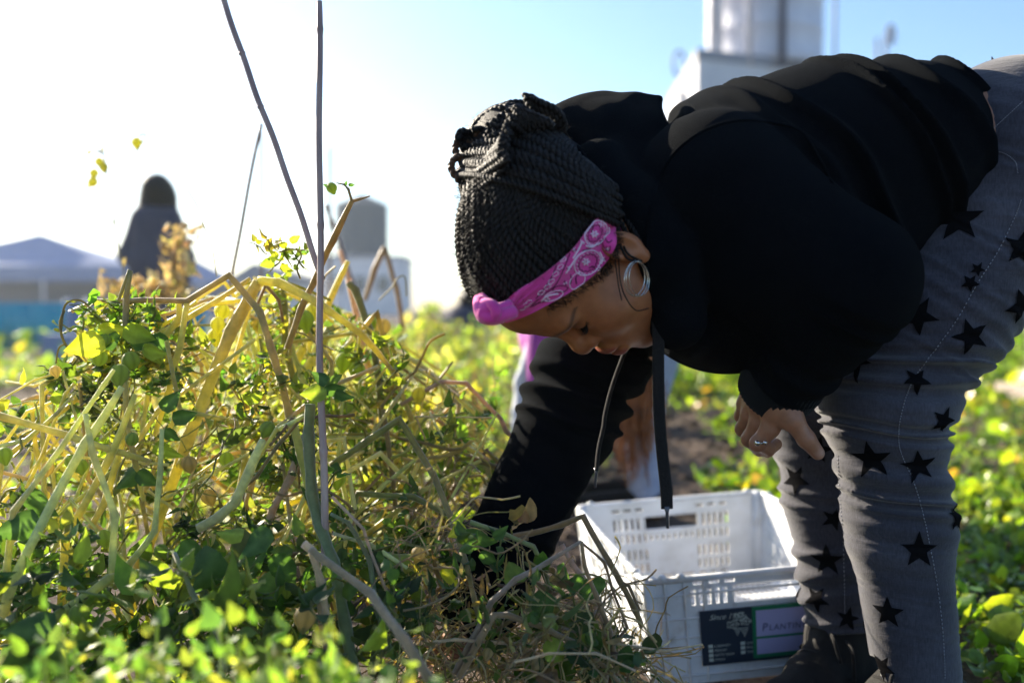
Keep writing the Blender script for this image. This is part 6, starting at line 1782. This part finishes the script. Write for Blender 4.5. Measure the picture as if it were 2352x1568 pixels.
for px, d, r in ((1918, 28.5, .045), (2015, 28.5, .05)):
    q = at(px, 60, d); an = thing('mast', (q[0], q[1], H1 - .1), 'thin grey mast on the white roof, %s the tank' % ('just right of' if px < 1950 else 'well right of'), 'mast')
    mb = MB(); mb.tube([(q[0], q[1], H1 - .3), (q[0], q[1], H1 + (3.2 if px < 1950 else 1.2))], r, 8); mb.tube([(q[0] - .12, q[1], H1 - .1), (q[0] + .12, q[1], H1 - .1)], .04, 6); mb.build('pole', M['dark_metal'], an)
q = at(2035, 82, 28); ds = thing('dish_antenna', (q[0], q[1], H1), 'small dish antenna on a stub pole at the right corner of the white roof', 'antenna')
mb = MB(); mb.tube([(q[0], q[1], H1 - .1), (q[0], q[1], q[2])], .05, 8); mb.build('pole', M['dark_metal'], ds)
V, F = [], []
for i in range(5):
    for j in range(20):
        a = 6.2832 * j / 20; r_ = .30 * i / 4 + .004; V.append((q[0] + .1 + r_ * math.cos(a) * .7, q[1] - .35 * (r_ / .3) ** 2 * .25 + r_ * math.cos(a) * .5, q[2] + r_ * math.sin(a)))
for i in range(4):
    for j in range(20): F.append((i * 20 + j, i * 20 + (j + 1) % 20, (i + 1) * 20 + (j + 1) % 20, (i + 1) * 20 + j))
o = mesh_obj('dish', V, F, M['tank_metal'], ds); o.modifiers.new('s', 'SOLIDIFY').thickness = .02

# wooden water tank with a cone roof, far off on its white building
d = 60.0; q = at(818, 585, d); sc_ = d / FPX
bb = thing('building', (at(838, 700, d)[0], at(838, 700, d)[1], 0), 'distant low white building carrying the grey water tank', 'building')
ztop = at(838, 592, d)[2]; mb = MB(); x0, x1 = at(735, 600, d)[0], at(924, 600, d)[0]
mb.box(((x0 + x1) / 2, at(838, 600, d)[1] + 3, ztop / 2), (x1 - x0, 6, ztop)); mb.build('wall', M['white_wall'], bb, smooth=False)
mb = MB(); mb.box(((x0 + x1) / 2, at(838, 600, d)[1] + 3, ztop + .08), (x1 - x0 + .2, 6.2, .16)); mb.build('parapet', M['parapet'], bb, smooth=False)
for k in range(3):
    mb = MB(); mb.box((x0 + 1.0 + k * 1.4, at(838, 600, d)[1] - .05, ztop * .55), (.7, .12, .9)); mb.build('window', M['glass'], bb, smooth=False)
wt = thing('water_tank', (q[0], q[1] + 2.4, ztop), 'distant grey wooden water tank with a pointed cone roof on the low white building', 'tank')
r0 = 62 * sc_; cx, cy2 = q[0], q[1] + 2.4; zb, zt, za = ztop + .15, at(818, 462, d)[2], at(818, 434, d)[2]
mb = MB(); n = 48; V = []; F = []
for z in (zb + .1, zt):
    for j in range(n): a = 6.2832 * j / n; r_ = r0 * (1 + .008 * (j % 2)); V.append((cx + r_ * math.cos(a), cy2 + r_ * math.sin(a), z))
F = [(j, (j + 1) % n, n + (j + 1) % n, n + j) for j in range(n)]; F.append(tuple(range(n - 1, -1, -1))); mb.add(V, F)
for z in np.linspace(zb + .3, zt - .3, 7): mb.tube([(cx + r0 * 1.015 * math.cos(a), cy2 + r0 * 1.015 * math.sin(a), z) for a in np.linspace(0, 6.2832, 41)], .03, 5)
mb.build('staves', M['wood_grey'], wt, smooth=False)
mb = MB(); V = [(cx + (r0 + .08) * math.cos(6.2832 * j / 12), cy2 + (r0 + .08) * math.sin(6.2832 * j / 12), zt) for j in range(12)] + [(cx, cy2, za)]
mb.add(V, [(j, (j + 1) % 12, 12) for j in range(12)] + [tuple(range(11, -1, -1))]); mb.build('cone_roof', M['roof_dark'], wt, smooth=False)
mb = MB()
for a in (.8, 2.3, 3.9, 5.5): mb.tube([(cx + r0 * .7 * math.cos(a), cy2 + r0 * .7 * math.sin(a), ztop - .05), (cx + r0 * .7 * math.cos(a), cy2 + r0 * .7 * math.sin(a), zb + .2)], .12, 6)
mb.build('leg', M['dark_metal'], wt)
# low grey gabled roof left of it
d = 32.0; hs = thing('house', (at(600, 700, d)[0], at(600, 700, d)[1] + 2, 0), 'small far house with a low grey gable roof between two bamboo canes', 'building')
ze, zr = at(600, 645, d)[2], at(600, 604, d)[2]; xl, xr, xm = at(520, 640, d)[0], at(735, 640, d)[0], at(585, 604, d)[0]; yb = at(600, 640, d)[1]
mb = MB(); mb.box(((xl + xr) / 2, yb + 2, ze / 2), (xr - xl - .3, 4, ze)); mb.build('wall', M['white_wall'], hs, smooth=False)
mb = MB(); mb.add([(xl, yb - .2, ze), (xr, yb - .2, ze), (xr, yb + 4.2, ze), (xl, yb + 4.2, ze), (xm, yb - .2, zr), (xm, yb + 4.2, zr)], [(0, 1, 4), (1, 2, 5, 4), (2, 3, 5), (3, 0, 4, 5), (3, 2, 1, 0)])
mb.build('roof', M['parapet'], hs, smooth=False)
mb = MB(); mb.box(((xl + xr) / 2 - .4, yb - .03, ze * .45), (.8, .1, 1.0)); mb.build('door', M['glass'], hs, smooth=False)

# tents
def tent(px, py_top, px_l, px_r, py_e, py_v, d, label, nwall, teal):
    c = at(px, 700, d); W = (px_r - px_l) / 2 * d / FPX; WY = W * .42; xc = at((px_l + px_r) / 2, 700, d)[0]; yc = c[1] + WY; t = thing('canopy_tent', (xc, yc, 0), label, 'tent', None)
    ze, za, zv = at(px, py_e, d)[2], at(px, py_top, d + WY)[2], at(px, py_v, d)[2]; xa = at(px, 700, d + WY)[0]
    # swooping four-sided roof
    n = 12; V = []; F = []
    for i in range(n + 1):
        s = i / n; z = ze + (za - ze) * (1 - s) ** 1.25; k = 9
        for side in range(4):
            for j in range(k):
                u = -1 + 2 * j / k; x, y = {0: (u, -1), 1: (1, u), 2: (-u, 1), 3: (-1, -u)}[side]
                V.append((xa + (xc + x * W - xa) * s, yc + y * WY * s, z - .03 * math.cos(u * 1.57) * s * (1 if i == n else .5)))
    m = 36
    for i in range(n):
        for j in range(m): F.append((i * m + j, i * m + (j + 1) % m, (i + 1) * m + (j + 1) % m, (i + 1) * m + j))
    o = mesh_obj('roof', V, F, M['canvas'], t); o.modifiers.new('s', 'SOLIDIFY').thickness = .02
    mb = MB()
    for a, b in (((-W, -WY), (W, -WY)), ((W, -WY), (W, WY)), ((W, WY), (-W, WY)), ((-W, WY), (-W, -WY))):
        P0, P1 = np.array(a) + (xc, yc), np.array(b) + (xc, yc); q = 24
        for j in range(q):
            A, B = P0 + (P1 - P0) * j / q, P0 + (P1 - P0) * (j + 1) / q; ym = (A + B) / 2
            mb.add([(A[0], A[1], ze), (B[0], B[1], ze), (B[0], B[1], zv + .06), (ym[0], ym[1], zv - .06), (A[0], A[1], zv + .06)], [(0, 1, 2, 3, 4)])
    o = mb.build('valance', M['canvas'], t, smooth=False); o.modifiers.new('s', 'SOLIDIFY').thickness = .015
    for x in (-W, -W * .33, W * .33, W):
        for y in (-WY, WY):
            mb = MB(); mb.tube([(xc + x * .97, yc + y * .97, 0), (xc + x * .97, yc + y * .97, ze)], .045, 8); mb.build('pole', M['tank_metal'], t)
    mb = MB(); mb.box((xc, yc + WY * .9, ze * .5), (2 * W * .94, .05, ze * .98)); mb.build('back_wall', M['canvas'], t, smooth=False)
    return t, xc, yc, W
tent(95, 538, -330, 318, 612, 646, 34.0, 'big white marquee tent at the left edge with a scalloped valance', 3, True)
tent(440, 590, 330, 530, 640, 655, 48.0, 'second white tent, its peak showing behind the standing figure', 3, False)
d = 11.8                                                                   # turquoise banners in front of the tent
for k, (xa, xb, lab) in enumerate(((-60, 148, 'wide turquoise banner panel under the marquee, at the left edge'), (152, 196, 'narrow pale blue banner panel beside the wide turquoise one'), (372, 470, 'turquoise banner panel behind the legs of the standing figure'))):
    a, b = at(xa, 695, d), at(xb, 695, d); z1 = a[2]; t = thing('banner', ((a[0] + b[0]) / 2, a[1], 0), lab, 'banner')
    mb = MB(); n = 14; V = []
    for j in range(n + 1):
        x = a[0] + (b[0] - a[0]) * j / n; yy = a[1] + .03 * math.sin(j * 1.7)
        V += [(x, yy, .12), (x, yy, z1)]
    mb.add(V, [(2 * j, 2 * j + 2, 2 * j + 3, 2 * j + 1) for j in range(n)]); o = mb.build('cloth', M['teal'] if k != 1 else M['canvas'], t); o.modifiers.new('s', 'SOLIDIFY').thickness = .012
    for x in (a[0], b[0]): mb = MB(); mb.tube([(x, a[1] + .04, 0), (x, a[1] + .04, z1 + .05)], .03, 6); mb.build('post', M['tank_metal'], t)
# small things under the tent
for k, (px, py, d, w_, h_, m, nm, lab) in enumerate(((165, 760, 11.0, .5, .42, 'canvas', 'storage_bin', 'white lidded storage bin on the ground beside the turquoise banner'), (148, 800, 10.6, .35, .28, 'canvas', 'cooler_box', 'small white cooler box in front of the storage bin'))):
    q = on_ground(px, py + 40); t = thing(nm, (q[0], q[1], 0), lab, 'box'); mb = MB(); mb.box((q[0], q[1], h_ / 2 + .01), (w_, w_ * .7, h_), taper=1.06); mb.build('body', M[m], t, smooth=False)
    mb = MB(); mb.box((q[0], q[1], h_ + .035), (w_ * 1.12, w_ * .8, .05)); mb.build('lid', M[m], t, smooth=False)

# ------------------------------------------------------------------ people behind
M['dark_coat'] = simple('dark_coat', (.055, .053, .075), (.078, .076, .105), 5, rough=.9, bmp=.4, bdist=.01, bscale=30)
M['dark_trousers'] = simple('dark_trousers', (.03, .03, .042), rough=.9)
M['auburn'] = simple('auburn_hair', (.13, .045, .018), (.34, .13, .045), 30, rough=.45, bmp=.8, bdist=.006, bscale=90)
M['purple'] = simple('purple_cloth', (.30, .05, .30), (.42, .10, .42), 10, rough=.8, bmp=.4, bdist=.006, bscale=30)
M['pale_cloth'] = simple('pale_cloth', (.50, .52, .60), (.42, .44, .52), 12, rough=.8, bmp=.4, bdist=.006, bscale=30)
M['pale_denim'] = simple('pale_denim', (.34, .38, .52), (.26, .30, .44), 40, rough=.85, bmp=.4, bdist=.004, bscale=60)
def figure(name, f, lo, hi, h, mat, parent, col=None):
    V, F = surf(f, lo, hi, h); return mesh_obj(name, V, F, mat, parent, col=(np.tile(col, (len(V), 1)) if col is not None else None))
# standing figure seen from behind, elbow out, long hair
d = 7.5; S = lambda px, py, dd=0: at(px, py, d + dd)
sf = thing('person', (S(360, 880)[0], S(360, 880)[1], 0), 'person in a dark coat with long hair standing far back before the white tents', 'person')
ft = S(360, 896)[2]
def sb(p):
    a = ell(p, S(362, 432), (.085, .10, .115)); a = smin(a, rcone(p, S(362, 460), S(364, 500), .055, .06), .03)
    a = smin(a, rcone(p, S(358, 520), S(365, 640), .13, .11, .7), .05)
    for s, x in ((-1, 335), (1, 392)):
        a = smin(a, rcone(p, S(x, 660), np.array([S(x, 780)[0], S(x, 780)[1] + .03 * s, .45]), .10, .06), .03)
        a = smin(a, rcone(p, np.array([S(x, 780)[0], S(x, 780)[1] + .03 * s, .45]), np.array([S(x + 4 * s, 780)[0], S(x, 780)[1], .09]), .06, .042), .03)
        a = smin(a, rcone(p, np.array([S(x + 4 * s, 780)[0], S(x, 780)[1] + .03, .045]), np.array([S(x + 4 * s, 780)[0] + .01 * s, S(x, 780)[1] - .14, .035]), .04, .032), .03)
    a = smin(a, rcone(p, S(325, 510), S(285, 580), .055, .045), .03); a = smin(a, rcone(p, S(285, 580), S(330, 605, -.12), .045, .03), .02)
    a = smin(a, rcone(p, S(400, 510), S(425, 590), .055, .045), .03); a = smin(a, rcone(p, S(425, 590), S(418, 640, -.1), .045, .03), .02)
    for (hx, hy) in ((330, 605), (418, 640)):
        b = S(hx, hy, -.12); a = smin(a, ell(p, b + np.array([.02, -.02, -.01]), (.045, .02, .04)), .02)
        for j in range(4): a = smin(a, rcone(p, b + np.array([.03, -.02, .015 - .014 * j]), b + np.array([.075, -.03, .010 - .016 * j]), .009, .007), .004)
        a = smin(a, rcone(p, b + np.array([.0, -.03, .02]), b + np.array([.03, -.05, .045]), .011, .008), .006)
    return a
figure('body', sb, S(250, 380) - .3, np.array([S(470, 400)[0], S(470, 400)[1] + .3, 1.75]) , .02, M['skin'], sf, (.14, .07, .045)) if False else None
lo = np.array([S(240, 700)[0], S(360, 700)[1] - .35, -.01]); hi = np.array([S(480, 700)[0], S(360, 700)[1] + .3, 1.72])
figure('body', sb, lo, hi, .016, M['skin'], sf, (.14, .07, .045))
def scoat(p):
    a = rcone(p, S(358, 520), S(363, 610), .185, .20, .85); a = smin(a, rcone(p, S(363, 610), S(368, 720), .20, .235, .85), .05)
    a = smin(a, rcone(p, S(332, 505), S(292, 585), .10, .080), .05); a = smin(a, rcone(p, S(292, 585), S(322, 604, -.10), .075, .055), .03)
    a = smin(a, rcone(p, S(392, 500), S(427, 590), .085, .068), .05); a = smin(a, rcone(p, S(427, 590), S(420, 632, -.08), .066, .05), .03)
    a = a + .008 * vnoise(p, 14, 3); return a
figure('coat', scoat, lo, hi, .016, M['dark_coat'], sf)
def shair(p):
    a = ell(p, S(361, 436), (.118, .125, .132)); a = smin(a, rcone(p, S(362, 462, .02), S(360, 550, .08), .145, .20, .7), .06)
    a = smin(a, rcone(p, S(352, 480, .0), S(345, 560, -.02), .085, .06), .05); return a + .006 * vnoise(p, 30, 8)
figure('hair', shair, lo, hi, .014, M['hair'], sf)
def strou(p):
    a = None
    for s, x in ((-1, 335), (1, 392)):
        k = np.array([S(x, 780)[0], S(x, 780)[1] + .03 * s, .45]); b = rcone(p, S(x, 660), k, .12, .082); b = smin(b, rcone(p, k, np.array([S(x + 4 * s, 780)[0], S(x, 780)[1], .10]), .082, .07), .03)
        a = b if a is None else smin(a, b, .03)
    return a + .006 * vnoise(p, 20, 4)
figure('trousers', strou, lo, hi, .016, M['dark_trousers'], sf)
mb = MB()
for s, x in ((-1, 335), (1, 392)):
    b = np.array([S(x + 4 * s, 780)[0], S(x, 780)[1], 0]); V, F = surf(lambda p: smax(smin(rcone(p, b + (0, .04, .05), b + (0, -.17, .04), .052, .045), rcone(p, b + (0, .02, .05), b + (0, .02, .12), .05, .048), .03), .012 - p[:, 2], .01), b + (-.1, -.3, -.01), b + (.1, .15, .2), .012); mb.add(V, F)
mb.build('shoes', M['boot'], sf)

# person bending down behind the woman: auburn hair falling forward, purple vest over pale sleeves, pale jeans
d = 3.0
bf = thing('person', (at(1480, 1130, d)[0], at(1480, 1130, d)[1], 0), 'person with long auburn hair and a purple top bending down behind her black sleeve', 'person')
Q = lambda px, py, dd=0: at(px, py, d + dd)
fA, fB = Q(1478, 1150), Q(1494, 1140, .25); fA[2] = .08; fB[2] = .08
J = dict(hipA=Q(1500, 690, .05), hipB=Q(1540, 690, .3), knA=Q(1474, 930), knB=Q(1488, 930, .25), ch=Q(1320, 690, .1), head=Q(1395, 800, -.02), shA=Q(1270, 740, -.05), shB=Q(1290, 720, .3))
def bb_(p, e=0):
    a = rcone(p, J['hipA'] * .5 + J['hipB'] * .5, J['ch'], .14 + e, .14 + e, 1.1)
    for s in 'AB':
        ft_ = fA if s == 'A' else fB
        a = smin(a, rcone(p, J['hip' + s], J['kn' + s], .070 + e, .042 + e), .04); a = smin(a, rcone(p, J['kn' + s], ft_, .042 + e, .035 + e), .02)
        a = smin(a, rcone(p, J['ch'], J['sh' + s], .08 + e, .06 + e), .04)
    a = smin(a, rcone(p, J['shA'], Q(1212, 880, -.02), .04 + e, .028 + e), .03); a = smin(a, rcone(p, Q(1212, 880, -.02), Q(1200, 1010, -.05), .028 + e, .022 + e), .02)
    a = smin(a, rcone(p, J['shB'], Q(1260, 860, .3), .05 + e, .042 + e), .03); a = smin(a, rcone(p, Q(1260, 860, .3), Q(1235, 1000, .2), .042 + e, .03 + e), .02)
    a = smin(a, rcone(p, J['ch'], J['head'], .06, .055), .03); a = smin(a, ell(p, J['head'], (.08, .09, .11)), .02)
    for (b, t) in ((Q(1200, 1010, -.05), 0), (Q(1235, 1000, .2), 1)):
        a = smin(a, ell(p, b - (0, 0, .03), (.022, .04, .045)), .02)
        for j in range(4): a = smin(a, rcone(p, b + (0, .024 - .016 * j, -.06), b + (-.015, .026 - .018 * j, -.12), .009, .0065), .004)
        a = smin(a, rcone(p, b + (0, -.03, -.03), b + (-.02, -.055, -.07), .011, .008), .006)
    return a
lo = np.array([Q(1130, 700)[0], Q(1400, 700)[1] - .35, -.01]); hi = np.array([Q(1680, 700)[0], Q(1400, 700)[1] + .6, .95])
figure('body', bb_, lo, hi, .012, M['skin'], bf, (.42, .24, .17))
def bj(p):
    a = ell(p, J['hipA'] * .5 + J['hipB'] * .5, (.15, .2, .15))
    for s in 'AB':
        ft_ = fA if s == 'A' else fB
        a = smin(a, rcone(p, J['hip' + s], J['kn' + s], .085, .055), .04); a = smin(a, rcone(p, J['kn' + s], ft_, .055, .048), .02)
    return a + .005 * vnoise(p, 40, 4)
figure('jeans', bj, lo, hi, .012, M['pale_denim'], bf)
def bp(p):
    a = rcone(p, (J['hipA'] + J['hipB']) * .5, J['ch'], .15, .165, 1.1); a = smin(a, ell(p, Q(1262, 760, .12), (.10, .20, .12)), .06)
    a = smin(a, rcone(p, Q(1248, 760, -.06), Q(1232, 985, -.04), .052, .030), .04)
    return a + .006 * vnoise(p, 22, 7)
figure('vest', bp, lo, hi, .012, M['purple'], bf)
def bs(p):
    a = rcone(p, J['shA'], Q(1208, 880, -.02), .055, .036); a = smin(a, rcone(p, Q(1208, 880, -.02), Q(1198, 1000, -.05), .036, .030), .02)
    b = rcone(p, J['shB'], Q(1260, 860, .3), .07, .055); b = smin(b, rcone(p, Q(1260, 860, .3), Q(1235, 1000, .2), .055, .042), .02)
    return np.minimum(a, b) + .006 * vnoise(p, 40, 7)
figure('sleeves', bs, lo, hi, .010, M['pale_cloth'], bf)
rb = np.random.default_rng(12); mb = MB()
V, F = surf(lambda p: ell(p, J['head'] + (0, 0, .01), (.095, .10, .115)) + .004 * vnoise(p, 40, 2), J['head'] - .16, J['head'] + .16, .010); mb.add(V, F)
for k in range(800):
    x0 = 1395 + rb.uniform(-10, 108); y0 = rb.uniform(760, 840); dd_ = rb.uniform(-.10, .06); L = rb.uniform(120, 300) * (1.1 - abs(x0 - 1450) / 130)
    x1 = 1440 + (x0 - 1425) * .8 + rb.normal(0, 16); ph = rb.uniform(0, 6); P = []
    for j in range(10):
        t = j / 9; P.append(Q(x0 + (x1 - x0) * t + 7 * math.sin(t * 13 + ph) * t, y0 + L * t, dd_ + .01 * math.sin(t * 17 + ph)))
    mb.tube(np.array(P), np.linspace(.0052, .0015, 10) * rb.uniform(.5, 1.1), 5)
mb.build('hair', M['auburn'], bf)
mb = MB()
for b in (fA, fB):
    b = b * (1, 1, 0); V, F = surf(lambda p: smax(rcone(p, b + (.02, 0, .05), b + (-.18, 0, .04), .052, .042), .012 - p[:, 2], .01), b + (-.3, -.1, -.01), b + (.12, .1, .15), .012); mb.add(V, F)
mb.build('shoes', M['boot'], bf)

# far dark haired head and shoulders low among the plants
d = 9.0; hf = thing('person', (at(1068, 760, d)[0], at(1068, 760, d)[1], 0), 'dark haired person crouching among the far rows, left of the pink bandana', 'person')
K = lambda px, py, dd=0: at(px, py, d + dd)
def kb(p):
    a = ell(p, K(1078, 690), (.09, .10, .115)); a = smin(a, rcone(p, K(1078, 710), K(1070, 740), .06, .07), .03); a = smin(a, rcone(p, K(1066, 760), K(1080, 830), .16, .15), .05)
    g = np.array([K(1080, 800)[0], K(1080, 800)[1], .16])
    for s in (-1, 1):
        a = smin(a, rcone(p, g + (.1 * s, 0, .05), g + (.13 * s, -.30, .22), .08, .06), .03); a = smin(a, rcone(p, g + (.13 * s, -.30, .22), g + (.12 * s, -.22, -.08), .06, .045), .03)
        a = smin(a, rcone(p, K(1066 + 30 * s, 750), K(1066 + 42 * s, 790, -.15), .055, .045), .03); a = smin(a, rcone(p, K(1066 + 42 * s, 790, -.15), K(1066 + 20 * s, 815, -.35), .045, .03), .03)
    return a
lo = np.array([K(950, 700)[0], K(1000, 700)[1] - .6, -.01]); hi = np.array([K(1200, 700)[0], K(1000, 700)[1] + .35, .98])
figure('body', kb, lo, hi, .016, M['skin'], hf, (.20, .10, .06))
figure('hair', lambda p: smin(ell(p, K(1080, 688), (.115, .12, .12)), rcone(p, K(1085, 700, .05), K(1095, 750, .08), .09, .07), .04) + .008 * vnoise(p, 30, 3), lo, hi, .014, M['hair'], hf)
figure('jacket', lambda p: smin(rcone(p, K(1066, 745), K(1080, 830), .19, .19), smin(rcone(p, K(1030, 745), K(1020, 792, -.15), .08, .06), rcone(p, K(1100, 745), K(1110, 792, -.15), .08, .06), .02), .04) + .006 * vnoise(p, 20, 3), lo, hi, .016, M['dark_coat'], hf)
# ------------------------------------------------------------------ volume added to whiten the horizon, in place of lens glare
hm = bpy.data.materials.new('haze'); hm.use_nodes = True; hn = hm.node_tree
for n_ in list(hn.nodes):
    if n_.type == 'BSDF_PRINCIPLED': hn.nodes.remove(n_)
pv = hn.nodes.new('ShaderNodeVolumePrincipled'); pv.inputs['Color'].default_value = (.80, .90, 1, 1)
pv.inputs['Density'].default_value = .0010; pv.inputs['Anisotropy'].default_value = .65
hn.links.new(pv.outputs[0], hn.nodes['Material Output'].inputs['Volume'])
mb = MB(); mb.box((0, 65, 9.0), (270, 190, 20.2)); hz = mb.build('haze', hm, smooth=False); tag(hz, 'thin pale sunlit haze hanging over the whole garden', 'haze', kind='stuff')
SC.cycles.volume_bounces = 0
